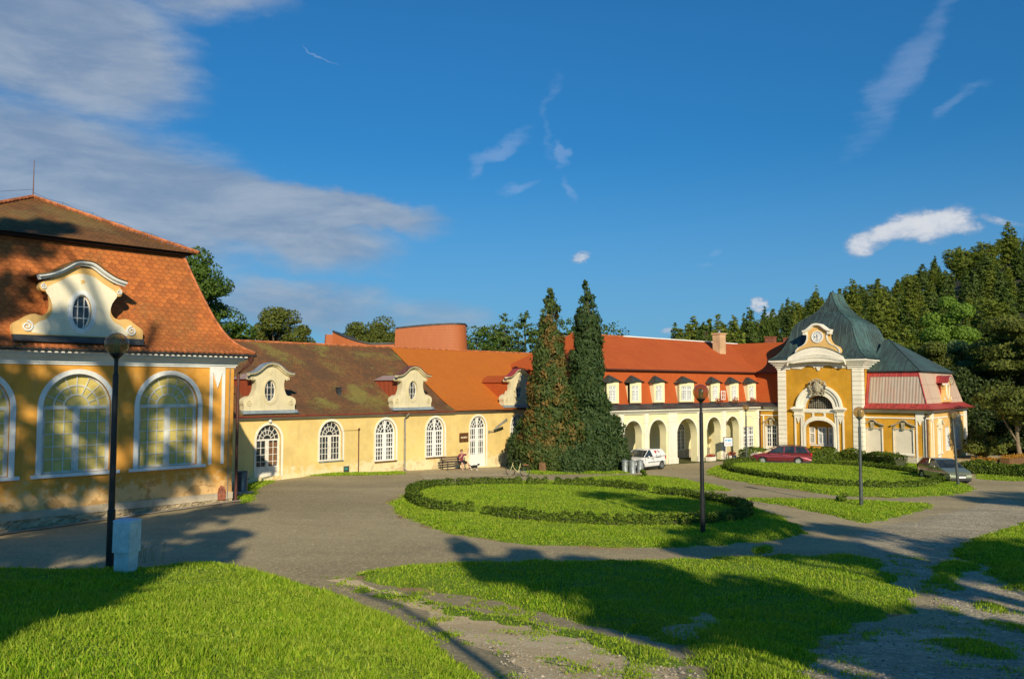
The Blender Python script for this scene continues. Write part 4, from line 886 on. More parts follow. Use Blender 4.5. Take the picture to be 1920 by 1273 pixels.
# pilasters
def pil(x0, x1, y=-.10):
    b = MB(); b.box(x0-.08, x1+.08, y-.05, 0, -.7, .38); b.box(x0, x1, y, 0, .38, 3.30); b.box(x0-.05, x1+.05, y-.04, 0, 3.30, 3.38); b.box(x0, x1, y-.01, 0, 3.38, 3.56); b.box(x0-.04, x1+.04, y-.04, 0, 3.56, 3.62); b.box(x0, x1, y-.02, 0, 3.62, 3.98)
    n_ = max(1, int((x1-x0)/.5)); 
    for k in range(n_):
        a = x0+(x1-x0)*(k+.5)/n_; b.box(a-.14, a+.14, y-.022, y, .55, 3.2)
    return part('pilaster', b, W_['whitewall'], AW)
for x0, x1 in ((-6.25,-5.78),(-3.27,-2.75),(-.18,.98),(3.93,4.55),(7.5,8.08),(10.35,10.85),(13.15,13.5)): pil(x0, x1)
b = MB()
for c,h,s,r in arcs:
    A = [(c+(h+.13)*math.cos(PI*k/20), s+(r+.13)*math.sin(PI*k/20)) for k in range(21)]; B = [(c+h*math.cos(PI*k/20), s+r*math.sin(PI*k/20)) for k in range(21)]
    b.ring(A, B, -.035, .01, closed=False)
A = [(11.93+1.02*math.cos(PI*k/20), 2.62+1.0*math.sin(PI*k/20)) for k in range(21)]; B = [(11.93+.92*math.cos(PI*k/20), 2.62+.9*math.sin(PI*k/20)) for k in range(21)]; b.ring(A, B, -.04, .01, closed=False)
part('archivolt', b, W_['whitewall'], AW)
b = MB()
for y0, z0, z1 in ((-.12,3.98,4.06),(-.20,4.06,4.16),(-.34,4.16,4.24),(-.46,4.24,4.36)): b.box(X0+y0*1.0, X1-.02, y0, .6, z0, z1)
part('cornice', b, W_['whitewall'], AW)
def rect_window(parent, cx, hw, z0, z1, mat, pane, y, cols, rows, fw=.07, mw=.03, mid=.08, up=None, label=None):
    m_ = MB(); m_.ring([(-hw,z0),(hw,z0),(hw,z1),(-hw,z1)], [(-hw+fw,z0+fw),(hw-fw,z0+fw),(hw-fw,z1-fw),(-hw+fw,z1-fw)], y, y+.08)
    if mid: m_.box(-mid/2, mid/2, y-.01, y+.06, z0+fw, z1-fw)
    if up: m_.box(-hw+fw, hw-fw, y-.012, y+.06, up-.05, up+.05)
    for k in range(1, cols):
        xx = -hw+2*hw*k/cols
        if abs(xx) > .01 or not mid: m_.box(xx-mw/2, xx+mw/2, y+.01, y+.05, z0+fw, z1-fw)
    for k in range(1, rows): zz = z0+(z1-z0)*k/rows; m_.box(-hw+fw, hw-fw, y+.012, y+.048, zz-mw/2, zz+mw/2)
    w = part('window', m_, mat, parent, (cx,0,0), label=label); g = MB(); g.box(-hw+fw*.5, hw-fw*.5, y+.055, y+.065, z0+fw*.5, z1-fw*.5); part('pane', g, pane, w); return w
w = rect_window(AW, 11.93, .92, .46, 2.54, W_['white'], W_['glass'], .10, 6, 6, mw=.05, mid=.2, up=1.75); sill_part(w, .92, .46, W_['whitewall'], .08)
# roof
am = [(-.62,4.40),(-.25,4.55),(.10,4.78),(.24,5.2),(.62,7.40)]
b = MB(); b.hip(X0, X1+12, 0, 12, am[:3], sides='fl'); part('sheet_skirt', b, W_['darkzinc'], AW)
b = MB(); b.quad((X0+.1,.10,4.78),(X1,.10,4.78),(X1+.8,.62,7.40),(X0+.62,.62,7.40)); b.quad((X0+.1,11.9,4.78),(X0+.1,.10,4.78),(X0+.62,.62,7.40),(X0+.62,11.4,7.40)); part('mansard_roof', b, W_['tile_red'], AW)
b = MB(); b.box(X0+.3, X1+.9, .28, .7, 7.36, 7.46); part('roof_break_board', b, W_['pipe'], AW)
XR = 21.5
b = MB(); b.quad((X0+.25,.30,7.44),(X1+.9,.30,7.44),(20.2,6.0,10.45),(-4.9,6.0,10.45)); b.add([(X0+.25,11.7,7.44),(X0+.25,.30,7.44),(-4.9,6,10.45)], [(0,1,2)]); b.quad((20.2,11.7,7.44),(X0+.25,11.7,7.44),(-4.9,6,10.45),(20.2,6,10.45)); part('upper_roof', b, W_['tile_red'], AW)
b = MB()
for k in range(30): x = -4.9+k*.22; b.tube([(x,6,10.46),(x+.25,6,10.475)], .10, 6, r1=.085)
part('ridge_tiles', b, W_['ridge'], AW, smooth=True)
b = MB(); b.box(1.6, 19.9, 5.88, 6.12, 10.46, 10.56); part('white_ridge_cap', b, W_['white'], AW)
ch = MB(); ch.box(13.2,14.2,3.7,4.5,8.6,11.1); ch.box(13.12,14.28,3.62,4.58,11.1,11.22); c_ = part('chimney', ch, W_['chim'], AW)
b = MB(); b.tube([(13.7,4.1,11.2),(13.7,4.1,11.5)], .12, 8); b.box(13.5,13.9,3.9,4.3,11.5,11.54); part('chimney_pot', b, W_['zinc'], c_)
# dormers
def slate_dormer(cx, hw, win=True, label=None, openleaf=False):
    g = MB(); zb, zt = 4.86, 6.42
    ow = hw-.28; top = [(ow*math.cos(PI*k/8), 6.42+.10*math.sin(PI*k/8)) for k in range(9)]
    g.panel([(-hw,zb),(hw,zb),(hw,zt)]+[(hw*math.cos(PI*k/8), 6.42+.16*math.sin(PI*k/8)) for k in range(1,8)]+[(-hw,zt)], [[(-ow,zb+.14),(ow,zb+.14),(ow,6.18),(-ow,6.18)]], 0.0, .2, back=False)
    for s_ in (-1, 1): q = [(s_*hw,.0,zb),(s_*hw,.5,zb),(s_*hw,.62,zt),(s_*hw,0,zt)]; g.quad(*(q if s_ > 0 else q[::-1])); q = [(s_*hw,.2,6.2),(s_*hw,1.0,6.2),(s_*hw,1.0,6.5),(s_*hw,.2,6.5)]; g.quad(*(q if s_ > 0 else q[::-1]))
    d_ = part('dormer', g, W_['cream'], AW, (cx,-.05,0), label=label)
    r = MB(); ex = hw+.22; n = 10; ring_ = []
    for k in range(n+1):
        a = PI*k/n; ring_.append((-ex*math.cos(a), -.22 if 0 < k < n else -.22, 6.40+.16*math.sin(a)))
    ap = (0,.35,6.98)
    for k in range(n):
        a_, c2 = ring_[k], ring_[k+1]; md = lambda p: (p[0]*.45, p[1]*.45+.2, 6.40+.16*(p[2]-6.40)/.16*.5+.33)
        r.quad(a_, c2, md(c2), md(a_)); r.tri(md(a_), md(c2), ap)
    for s_ in (-1, 1):
        e0 = (s_*ex,-.22,6.40); m0 = (s_*ex*.45,.1,6.73); bk = (s_*ex*.9,.95,6.42)
        if s_ < 0: r.quad(bk, e0, m0, (-.1,.9,6.9)); r.tri(m0, ap, (-.1,.9,6.9))
        else: r.quad(e0, bk, (.1,.9,6.9), m0); r.tri(m0, (.1,.9,6.9), ap)
    # soffit
    r.add([ring_[k] for k in range(n+1)]+[(ex,.2,6.36),(-ex,.2,6.36)], [tuple(reversed(range(n+3)))])
    part('slate_cap', r, W_['slate'], d_)
    m_ = MB(); fw = .06; z0, z1 = zb+.14, 6.18
    m_.ring([(-ow,z0),(ow,z0),(ow,z1),(-ow,z1)], [(-ow+fw,z0+fw),(ow-fw,z0+fw),(ow-fw,z1-fw),(-ow+fw,z1-fw)], .04, .12)
    m_.box(-.06,.06,.03,.1,z0,z1); m_.box(-ow,ow,.03,.1,z0+.78,z0+.88); nc = 6 if hw > .9 else 4
    for k in range(1, nc): xx = -ow+2*ow*k/nc; m_.box(xx-.018,xx+.018,.05,.1,z0,z1)
    for zz in (z0+.4, z0+.62, z0+.2, z1-.22): m_.box(-ow,ow,.052,.098,zz-.015,zz+.015)
    if openleaf:
        for (xa, za, zb_) in ((ow+.05, z0, z0+.76),):
            m_.ring([(xa,za),(xa+.62,za),(xa+.62,zb_),(xa,zb_)], [(xa+.06,za+.06),(xa+.56,za+.06),(xa+.56,zb_-.06),(xa+.06,zb_-.06)], -.30, -.26); m_.box(xa+.29,xa+.33,-.29,-.27,za,zb_); m_.box(xa,xa+.62,-.29,-.27,za+.36,za+.40)
    part('window_frame', m_, W_['white'], d_); p = MB(); p.box(-ow,ow,.07,.08,z0,z1); part('pane', p, W_['glasspale'], d_)
    return d_
d_ = slate_dormer(-4.25, .70)
for cx in (-6.95, -1.28, 9.56, 12.45): copy_part(d_, cx).location = (cx,-.05,0)
slate_dormer(2.43, 1.03, label='wider dormer of the row'); slate_dormer(6.6, .68, openleaf=True, label='dormer with a casement standing open')
def flower_box(parent, x, y, z, n=160, L=.9, name='flower_box'):
    b = MB(); b.box(x-L/2, x+L/2, y-.1, y+.1, z-.12, z+.04); o_ = part(name, b, W_['brownwood'], parent)
    C = np.stack([rng.uniform(x-L/2-.05, x+L/2+.05, n), rng.normal(y-.05, .09, n), rng.normal(z+.06, .11, n)], -1)
    D = rng.normal(size=(n,3)); D /= np.linalg.norm(D, axis=1)[:,None]; E_ = np.cross(D, rng.normal(size=(n,3))); E_ /= np.linalg.norm(E_, axis=1)[:,None]; s_ = rng.uniform(.03,.06,n)[:,None]; Q = np.cross(D, E_)
    put('flowers', soup('flowers', np.stack([C-E_*s_, C+Q*s_, C+E_*s_, C-Q*s_], 1), [W_['redflower']]), o_)
for x in (7.0, 9.6, 12.5): flower_box(AW, x, -.02, 4.86)
b = MB(); b.tube([(13.62,-.5,4.3),(13.62,-.25,4.0),(13.62,-.12,3.8),(13.62,-.12,-.3)], .08, 8); b.ball((13.62,-.45,4.25), .22, 8); part('downpipe', b, W_['pipe'], AW, smooth=True)

# ================================================================== GATEHOUSE
GB = thing('gatehouse', (29.05, 69.62, 0), R(-40), 'mustard yellow baroque gatehouse with a green copper bell shaped roof and a clock', 'building')
wall = MB()
c0 = -3.23
low = arch(c0, 1.20, -.25, 2.50, .72, 18); lun = arch(c0, 1.17, 4.20, 4.22, 1.14, 18)
wall.panel([(-6.85,-.8),(.35,-.8),(.35,8.3),(-6.85,8.3)], [low, lun], 0, .9, back=False)
wall.quad((.35,0,-.8),(.35,9.5,-.8),(.35,9.5,8.3),(.35,0,8.3)); wall.quad((-6.85,9.5,-.8),(-6.85,0,-.8),(-6.85,0,8.3),(-6.85,9.5,8.3)); wall.quad((.35,9.5,-.8),(-6.85,9.5,-.8),(-6.85,9.5,8.3),(.35,9.5,8.3))
part('wall', wall, W_['mustard'], GB)
b = MB(); b.box(c0-1.25, c0+1.25, .9, .95, -.8, 3.4); part('recess_wall', b, W_['mustard'], GB)
b = MB(); b.box(-6.85,c0-1.2,-.05,0,-.8,.42); b.box(c0+1.2,.35,-.05,0,-.8,.42); b.box(c0-1.2,c0+1.2,.86,.9,-.8,.42); b.box(.35,5.32,.50,.55,-.9,.42); b.box(-12,-6.85,.50,.55,-.9,.42); part('plinth', b, W_['plinth'], GB)
b = MB(); b.box(c0-1.2,c0+1.2,.82,.9,.96,1.08); part('window_ledge', b, W_['whitewall'], GB)
for x, hw in ((c0-.98,.27),(c0-.09,.38),(c0+.82,.38)):
    w = rect_window(GB, x, hw, 1.12, 2.60, W_['white'], W_['glasspale'], .80, 2 if hw > .3 else 1, 1, fw=.09, mid=.10 if hw > .3 else 0, up=2.05)
# quoins
b = MB()
def quoin(x0, x1, y, z0, z1, n, ret=None):
    for k in range(n):
        a = z0+(z1-z0)*k/n; c_ = z0+(z1-z0)*(k+1)/n; b.box(x0, x1, y, 0, a+.014, c_-.014)
        if ret: b.box(.35, .41, 0, ret, a+.014, c_-.014)
quoin(-6.87, -6.13, -.06, .0, 7.75, 20); part('quoin', b, W_['whitewall'], GB); b = MB(); quoin(-.42, .37, -.06, .0, 7.75, 20, .5)
part('quoin', b, W_['whitewall'], GB)
# cornice of the tower: straight ends, bowed centre
b = MB()
def bow(dz, am=1.0):
    pts = [(-7.35+0, 8.05+dz), (-5.75, 8.05+dz)]
    for t in range(0, 13):
        u = t/12; x = -5.62+(4.75)*u; a = math.sin(PI*u); pts.append((x, 8.18+dz + am*.95*max(0, a)**.75 if 0 < t < 12 else 8.30+dz))
    pts += [(-.75, 8.05+dz), (.9, 8.05+dz)]; return pts
lev = [(.40,.24,-.62),(.24,.10,-.48),(.10,-.06,-.34),(-.06,-.24,-.20),(-.24,-.42,-.10)]
for (a, c_, y), (m1, m2) in zip(lev, ((1,.96),(.96,.84),(.84,.66),(.66,.46),(.46,.28))):
    sh = (-.62-y)*1.0
    A = [(min(max(p[0], -7.47-sh*-1 if False else -7.45+(-y-.62)*-1 if False else -7.45), .95), p[1]) for p in bow(a, m1)]; B = [(p[0], p[1]) for p in bow(c_, m2)]
    e = .62+y
    A[0] = (-7.45+e, A[0][1]); B[0] = (-7.45+e, B[0][1]); A[-1] = (.97-e, A[-1][1]); B[-1] = (.97-e, B[-1][1])
    b.ring(A, B, y, .05, closed=False); b.box(.35, .97-e, .05, 9.9, 8.05+c_, 8.05+a); b.box(-7.45+e, -6.85, .05, 9.9, 8.05+c_, 8.05+a)
b.ring(bow(.24,.96)[1:-1], bow(-.10,.20)[1:-1], -.66, -.45, closed=False)
for q_ in (.72,.48): b.ring(bow(.12*q_,.2+.76*q_)[1:-1], bow(.12*q_-.10,.2+.76*q_-.06)[1:-1], -.72, -.60, closed=False)
field = [(-5.6,7.72),(-4.7,7.66),(-4.2,7.95),(-3.75,7.90),(-3.55,7.72),(-3.45,7.86),(-3.3,7.50),(-3.16,7.50),(-3.0,7.86),(-2.9,7.72),(-2.7,7.92),(-2.2,7.95),(-1.75,7.68),(-.9,7.72),(-1.0,8.3),(-2.2,8.9),(-3.25,9.0),(-4.3,8.9),(-5.5,8.3)]
b.prism(field, -.09, .0)
part('cornice', b, W_['whitewall'], GB, smooth=False)
# main portal frame: archivolt, lunette, panels, imposts, pilasters
b = MB()
for ro, ri, y in ((1.98,1.80,-.30),(1.82,1.55,-.20),(1.57,1.17,-.10)):
    b.ring([(c0+ro*math.cos(PI*k/28), 4.32+ro*.98*math.sin(PI*k/28)) for k in range(29)], [(c0+ri*math.cos(PI*k/28), 4.32+(ri*.98 if ri > 1.2 else 1.06)*math.sin(PI*k/28)) for k in range(29)], y, .0, closed=False)
b.box(c0-1.45, c0+1.45, -.10, 0, 3.92, 4.21)
part('archivolt', b, W_['whitewall'], GB)
b = MB(); outer = [(c0-1.42,3.93),(c0-1.42,-.0),(c0-1.20,0)] ; 
fieldp = [(c0-1.46,.42),(c0-1.20,.42),(c0-1.20,2.5)]+[(c0+1.20*math.cos(PI-PI*k/18), 2.5+.72*math.sin(PI*k/18)) for k in range(1,18)]+[(c0+1.20,2.5),(c0+1.20,.42),(c0+1.46,.42),(c0+1.46,3.93),(c0-1.46,3.93)]
def rp(x0,x1,z0,z1,r=.08): return [(x0+r,z0),(x1-r,z0),(x1,z0+r),(x1,z1-r),(x1-r,z1),(x0+r,z1),(x0,z1-r),(x0,z0+r)]
ph = [rp(c0-.47,c0+.38,3.56,3.86), [(c0-1.33,2.95),(c0-1.10,3.22),(c0-.75,3.45),(c0-.62,3.5),(c0-.60,3.78),(c0-.68,3.86),(c0-1.30,3.86)], [(c0+.52,3.5),(c0+.68,3.45),(c0+1.05,3.2),(c0+1.30,2.95),(c0+1.28,3.86),(c0+.58,3.86),(c0+.52,3.78)]]
b.panel(fieldp, ph, -.07, .0, back=False)
A = [(c0+1.40*math.cos(PI*k/20), 2.5+.92*math.sin(PI*k/20)) for k in range(21)]; A = [(c0+1.40,.0)]+A+[(c0-1.40,.0)]; B = [(c0+1.20*math.cos(PI*k/20), 2.5+.72*math.sin(PI*k/20)) for k in range(21)]; B = [(c0+1.20,.0)]+B+[(c0-1.20,.0)]
b.ring(A, B, -.12, .0, closed=False); part('portal_surround', b, W_['whitewall'], GB)
b = MB()
for s_, xa, xb in ((-1,-5.40,-4.72),(1,-1.72,-1.16)):
    b = MB()
    b.box(xa, xa+.12, -.12, 0, .42, 3.62); b.box(xb-.12, xb, -.12, 0, .42, 3.62); b.box(xa, xb, -.13, 0, .2, .50); b.box(xa, xb, -.13, 0, 3.40, 3.62)
    b.prism([((xa+xb)/2-.15,3.4),((xa+xb)/2,2.95),((xa+xb)/2+.15,3.4)], -.12, 0)
    for k, (e, z0, z1) in enumerate(((.03,3.62,3.74),(.0,3.74,3.98),(.08,3.98,4.08),(.16,4.08,4.16),(.24,4.16,4.26))): b.box(xa-e, xb+e, -.16-e, 0, z0, z1)
    b.add([(xa-.24,-.40,4.26),(xb+.24,-.40,4.26),(xb+.24,0,4.26),(xa-.24,0,4.26),((xa+xb)/2-.05,-.1,4.50),((xa+xb)/2+.05,-.1,4.50),((xa+xb)/2,0,4.5)], [(0,1,5,4),(0,4,6,3),(1,2,6,5),(4,5,6)]); part('impost_pilaster', b, W_['whitewall'], GB)
g = MB(); g.prism(arch(c0, 1.15, 4.22, 4.24, 1.10, 18), .42, .44); lw = part('lunette_window', g, W_['glass'], GB)
b = MB()
for k in range(1, 12):
    x = -1.15+2.3*k/12; h_ = 1.10*math.sqrt(1-(x/1.15)**2); b.box(c0+x-.012, c0+x+.012, .38, .41, 4.22, 4.22+h_)
for k in range(1, 6): z = k*.18; x = 1.15*math.sqrt(max(0, 1-(z/1.1)**2)); b.box(c0-x, c0+x, .38, .41, 4.22+z-.012, 4.22+z+.012)
part('lattice', b, W_['stone'], lw)
# carved crest
b = MB(); random.seed(3)
b.ball((c0-.05,-.32,6.05), (.42,.22,.52), 12); b.ball((c0-.05,-.42,5.95), (.26,.16,.36), 10)
for s_ in (-1, 1):
    cx_ = c0-.05
    b.tube([(cx_+s_*.35,-.30,6.55),(cx_+s_*.62,-.34,6.50),(cx_+s_*.72,-.34,6.22),(cx_+s_*.62,-.36,5.92),(cx_+s_*.46,-.34,5.70)], [.06,.10,.13,.10,.07], 7)
    b.tube([(cx_+s_*.30,-.30,5.66),(cx_+s_*.52,-.36,5.60),(cx_+s_*.60,-.38,5.48),(cx_+s_*.40,-.42,5.40)], [.07,.10,.09,.06], 7)
    for k in range(6): b.ball((cx_+s_*random.uniform(.2,.7),-.38+random.uniform(-.05,.06),random.uniform(5.45,6.65)), random.uniform(.06,.11), 6)
    b.tube([(cx_+s_*.05,-.44,5.55),(cx_+s_*.20,-.48,5.42),(cx_+s_*.34,-.44,5.34)], [.09,.08,.05], 6)
for k in range(5): b.ball((c0-.05+(k-2)*.15,-.33,6.68+.08*(1-abs(k-2)/2)), .085, 6)
b.box(c0-.37, c0+.27, -.40, -.12, 6.55, 6.63)
part('stone_crest', b, W_['stone'], GB, smooth=True, ang=60)
# tower roof
dome = [(0,8.46),(.28,8.62),(.62,8.92),(.95,9.35),(1.22,9.90),(1.42,10.45),(1.58,11.0),(1.76,11.45),(2.08,11.88),(2.55,12.25),(3.05,12.62),(3.45,13.05),(3.78,13.55),(4.02,14.05),(4.20,14.62)]
def fine(pr, n=3):
    out = []
    for i in range(len(pr)-1):
        p0, p1, p2, p3 = pr[max(i-1,0)], pr[i], pr[i+1], pr[min(i+2,len(pr)-1)]
        for k in range(n): t = k/n; out.append(tuple(.5*((2*p1[j])+(-p0[j]+p2[j])*t+(2*p0[j]-5*p1[j]+4*p2[j]-p3[j])*t*t+(-p0[j]+3*p1[j]-3*p2[j]+p3[j])*t**3) for j in (0,1)))
    return out+[pr[-1]]
br = thing_part = None
for sd_, m_n in (('f','copper_dark'),('r','copper'),('b','copper_dark'),('l','copper_dark')):  # right slope in paler, more streaked copper; the other three darker
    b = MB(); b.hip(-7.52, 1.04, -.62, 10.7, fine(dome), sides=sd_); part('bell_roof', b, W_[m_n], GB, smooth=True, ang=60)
b = MB()
for k in range(1, 26):      # standing seams of the right hand slope
    yy = -.62+11.32*k/26; pts = []
    for ins, z in fine(dome, 1):
        if -.62+ins < yy < 10.7-ins: pts.append((1.04-ins+.012, yy, z+.012))
    if len(pts) > 1: b.tube(pts, .022, 4)
for sx in (0, 1):
    pts = [((1.04-i_ if sx else -7.52+i_), -.62+i_, z+.01) for i_, z in fine(dome, 2)]; b.tube(pts, .035, 5)
for k in range(1, 16):
    xx = -7.52+8.56*k/16; pts = [(xx, -.62+ins-.012, z+.01) for ins, z in fine(dome, 1) if -7.52+ins < xx < 1.04-ins]
    if len(pts) > 1: b.tube(pts, .014, 4)
part('roof_seams', b, W_['copper_seam'], GB)
b = MB(); b.box(-7.5, 1.02, -.60, 10.6, 8.42, 8.455); b.box(c0-.08, c0+.06, 3.5, 6.9, 14.55, 14.66); part('roof_edge', b, W_['darkzinc'], GB)
# clock gable
cy = -.30
body = [(0,11.42),(.35,11.36),(.62,11.12),(.85,10.93),(.95,10.86),(.90,10.45),(1.02,10.0),(1.30,9.72),(1.72,9.50),(1.95,9.15),(1.85,8.75)]
h = curve_outline(body, 3); poly = list(reversed([(x+c0+.04, z) for x, z in h]+[(-x+c0+.04, z) for x, z in reversed(h[1:])]))
b = MB(); b.prism(poly, cy, cy+.9); cg = part('clock_gable', b, W_['peach'], GB)
b = MB(); cp = curve_outline([(0,11.60),(.36,11.52),(.70,11.26),(.98,11.06),(1.22,11.02)], 4); full = [(-x+c0+.04, z) for x, z in reversed(cp[1:])]+[(x+c0+.04, z) for x, z in cp]
b.ring(full, offset_path(full, -.16), cy-.26, cy+.5, closed=False); b.ring(offset_path(full, -.15), offset_path(full, -.24), cy-.12, cy+.4, closed=False)
for s_ in (-1, 1):
    b.box(c0+.04+s_*1.05-.14, c0+.04+s_*1.05+.14, cy-.16, cy+.4, 10.62, 10.88)
    ed = [(c0+.04+s_*x, z) for x, z in h if z < 10.9]; ed2 = [(p[0]-s_*.13, p[1]) for p in ed]
    b.ring(ed, ed2, cy-.05, cy+.02, closed=False)
part('gable_cornice', b, W_['whitewall'], cg)
b = MB(); b.lathe([(.0,0),(.52,0),(.52,.06),(.44,.07),(.44,.03),(0,.03)], 32); ck = part('clock_face', b, W_['white'], GB, (c0+.06, cy-.0, 10.42)); ck.rotation_euler = (PI/2,0,0); ck.scale = (1,1,1)
b = MB()
for k in range(12):
    a = k*PI/6; c_, s_ = math.cos(a), math.sin(a); q = lambda r, w: (r*c_-w*s_, r*s_+w*c_, .045)
    b.quad(q(.30,-.018), q(.41,-.018), q(.41,.018), q(.30,.018))
b.box(-.014,.014,-.36,.05,.05,.06); b.box(-.02,.02,-.02,.22,.06,.07); b.lathe([(0,.075),(.03,.07),(.03,.04)], 8); b.box(-.24,-.15,-.045,.045,.05,.06)
part('clock_hands', b, W_['black'], ck)
# copper ledge over the bowed cornice
b = MB(); A = bow(.44); b.ring([(p[0], p[1]) for p in A], [(p[0], p[1]-.04) for p in A], -.66, .5, closed=False); part('ledge_flashing', b, W_['copper_low'], GB)
# ---- right wing
wall = MB(); wins = [(.98,.72),(3.38,.72)]
wall.panel([(.35,-.9),(5.3,-.9),(5.3,4.2),(.35,4.2)], [rp(c-h,c+h,.62,2.70,.06) for c,h in wins], .55, .75, back=False)
part('wing_wall', wall, W_['mustard'], GB); wall = MB(); wall.quad((5.3,14,-.9),(.35,14,-.9),(.35,14,4.2),(5.3,14,4.2)); part('wing_wall', wall, W_['mustard'], GB); wall = MB(); wall.quad((-12,.55,-.9),(-8.31,.55,-.9),(-8.31,.55,4.2),(-12,.55,4.2))
wall.panel([(-8.31,-.9),(-6.85,-.9),(-6.85,4.2),(-8.31,4.2)], [[(-8.26,.72),(-7.30,.72),(-7.30,2.68),(-8.26,2.68)]], .55, .75, back=False)
part('wing_wall', wall, W_['mustard'], GB)
w = rect_window(GB, -7.78, .48, .72, 2.68, W_['white'], W_['glass'], .60, 4, 5, mid=.12, up=1.95, mw=.035)
sw = MB()
m_ = MB(); sd_open = [(3.35,.62,-.05,2.72),(6.15,.85,.65,2.70),(9.55,.85,.65,2.70)]
m_.panel([(0,-.9),(13.45,-.9),(13.45,4.2),(0,4.2)], [[(c-h,z0),(c+h,z0),(c+h,z1),(c-h,z1)] for c,h,z0,z1 in sd_open], 0, .2, back=False)
part('side_wall', m_, W_['peach'], GB, (5.3,.55,0), PI/2)
for i, (c, h_, z0, z1) in enumerate(sd_open):
    w = rect_window(GB, 0, h_, z0, z1, W_['white'], W_['glasspale'], .06, 4, 4, mid=.12, mw=.045, label='glazed side door' if i == 0 else None); w.location = (5.3, .55+c, 0); w.rotation_euler = (0,0,PI/2)
    if i == 0: w.name = 'door'; b = MB(); b.box(-h_+.05,h_-.05,.04,.1,z0,z0+.85); part('door_panel', b, W_['white'], w)
def hood(x, y, hw, z, rot=0.0, loc=None, mat='stone'):
    b = MB(); pts = [(-hw-.22,z+.18),(-hw-.05,z+.22),(-.35,z+.40),(-.12,z+.62),(.12,z+.62),(.35,z+.40),(hw+.05,z+.22),(hw+.22,z+.18)]
    up = [(p[0], p[1]+.10) for p in pts]; b.ring(up, pts, y-.22, y, closed=False)
    for s_ in (-1, 1): b.ring([(s_*hw,z-.15),(s_*(hw+.10),z),(s_*(hw+.02),z+.2)], [(s_*(hw-.14),z-.15),(s_*(hw-.06),z),(s_*(hw-.16),z+.2)], y-.08, y, closed=False)
    b.prism([(-.10,z-.12),(.10,z-.12),(.16,z+.5),(-.16,z+.5)], y-.16, y)
    b2 = MB(); b2.ring([(-hw-.09,z-2.1),(hw+.09,z-2.1),(hw+.09,z),(-hw-.09,z)], [(-hw,z-2.0),(hw,z-2.0),(hw,z-.03),(-hw,z-.03)], y-.06, y+.02)
    b2.box(-hw-.12, hw+.12, y-.12, y, z-2.2, z-2.1)
    o1 = part('window_hood', b, W_[mat], GB, loc or (x,0,0), rot); part('window_surround', b2, W_['whitewall'], o1)
for c, h_ in wins:
    hood(c, .55, h_, 2.70)
    b = MB(); b.box(c-h_,c+h_,.60,.64,.62,2.70); b.box(c-h_+.15,c+h_-.15,.585,.6,.80,.86); part('window_board', b, W_['board'], GB)
hood(-7.78, .55, .48, 2.70)
for c, h_, z0, z1 in (sd_open[0], sd_open[2]): hood(0, 0, h_, 2.74, PI/2, (5.3,.55+c,0), 'whitewall')
b = MB(); b.box(.41,5.3,.49,.55,3.50,3.62); b.box(.41,5.3,.45,.55,3.98,4.20); b.box(.41,5.3,.38,.55,4.20,4.32); b.box(5.3,5.36,.5,14,3.50,3.62); b.box(5.3,5.42,.45,14,3.98,4.32)
b.box(4.33,4.45,.48,.55,-.2,3.5); b.box(4.86,4.98,.48,.55,-.2,3.5); b.box(4.33,4.98,.47,.55,3.35,3.98); b.prism([(4.5,3.36),(4.65,2.95),(4.8,3.36)], .48, .55)
b.box(5.3,5.37,1.1,1.22,-.2,3.5); b.box(5.3,5.37,1.75,1.87,-.2,3.5); b.box(5.3,5.37,1.1,1.87,3.3,3.98); b.box(5.3,5.37,12.9,14,-.2,3.98)
b.box(-12,-6.87,.49,.55,3.50,3.60); b.box(-12,-6.87,.42,.55,3.95,4.15); b.box(-12,-6.87,.30,.55,4.15,4.34); b.box(-8.55,-8.45,.49,.55,-.3,3.5)
part('band', b, W_['whitewall'], GB)
b = MB(); b.hip(.36-2, 5.85, .0, 14.6, [(0,4.33),(.35,4.48),(.75,4.74)], sides='frb'); part('flared_eave', b, W_['redsheet'], GB)
b = MB()
b.quad((.36,.75,4.74),(5.10,.75,4.74),(4.35,1.55,7.42),(.36,1.55,7.42)); part('mansard_front', b, W_['palesheet'], GB)
b = MB(); b.quad((5.10,.75,4.74),(5.10,13.85,4.74),(4.35,13.1,7.42),(4.35,1.55,7.42)); part('mansard_side', b, W_['palepanel'], GB)
b = MB(); b.quad((.36,1.38,6.95),(4.50,1.38,6.95),(4.37,1.53,7.42),(.36,1.53,7.42)); b.quad((.36,.72,4.75),(.62,.72,4.75),(.62,1.38,6.95),(.36,1.38,6.95)); b.tube([(5.12,.72,4.76),(4.36,1.52,7.42)], .05, 6); part('red_strip', b, W_['redsheet'], GB)
b = MB(); b.quad((.38,1.35,7.44),(4.55,1.35,7.44),(.8,6.6,10.35),(.38,6.6,10.42)); b.add([(4.55,1.35,7.44),(4.55,13.3,7.44),(.8,6.6,10.35)], [(0,1,2)]); b.add([(4.55,13.3,7.44),(.38,13.3,7.44),(.38,6.6,10.42),(.8,6.6,10.35)], [(0,1,2,3)]); b.tube([(4.55,1.35,7.45),(.8,6.6,10.36)], .05, 6)
part('hipped_roof', b, W_['copper_low'], GB)
b = MB(); b.box(.38,4.6,1.30,1.6,7.36,7.43); b.box(4.3,4.6,1.3,13.3,7.36,7.43); part('roof_break_board', b, W_['darkzinc'], GB)
gutter('gutter', GB, .3, 5.95, -.05, 4.30, W_['gutter'], .08)
gs = gutter('gutter', GB, 0, 14.6, 0, 4.30, W_['gutter'], .08); gs.location = (5.9, .0, 0); gs.rotation_euler = (0,0,PI/2)
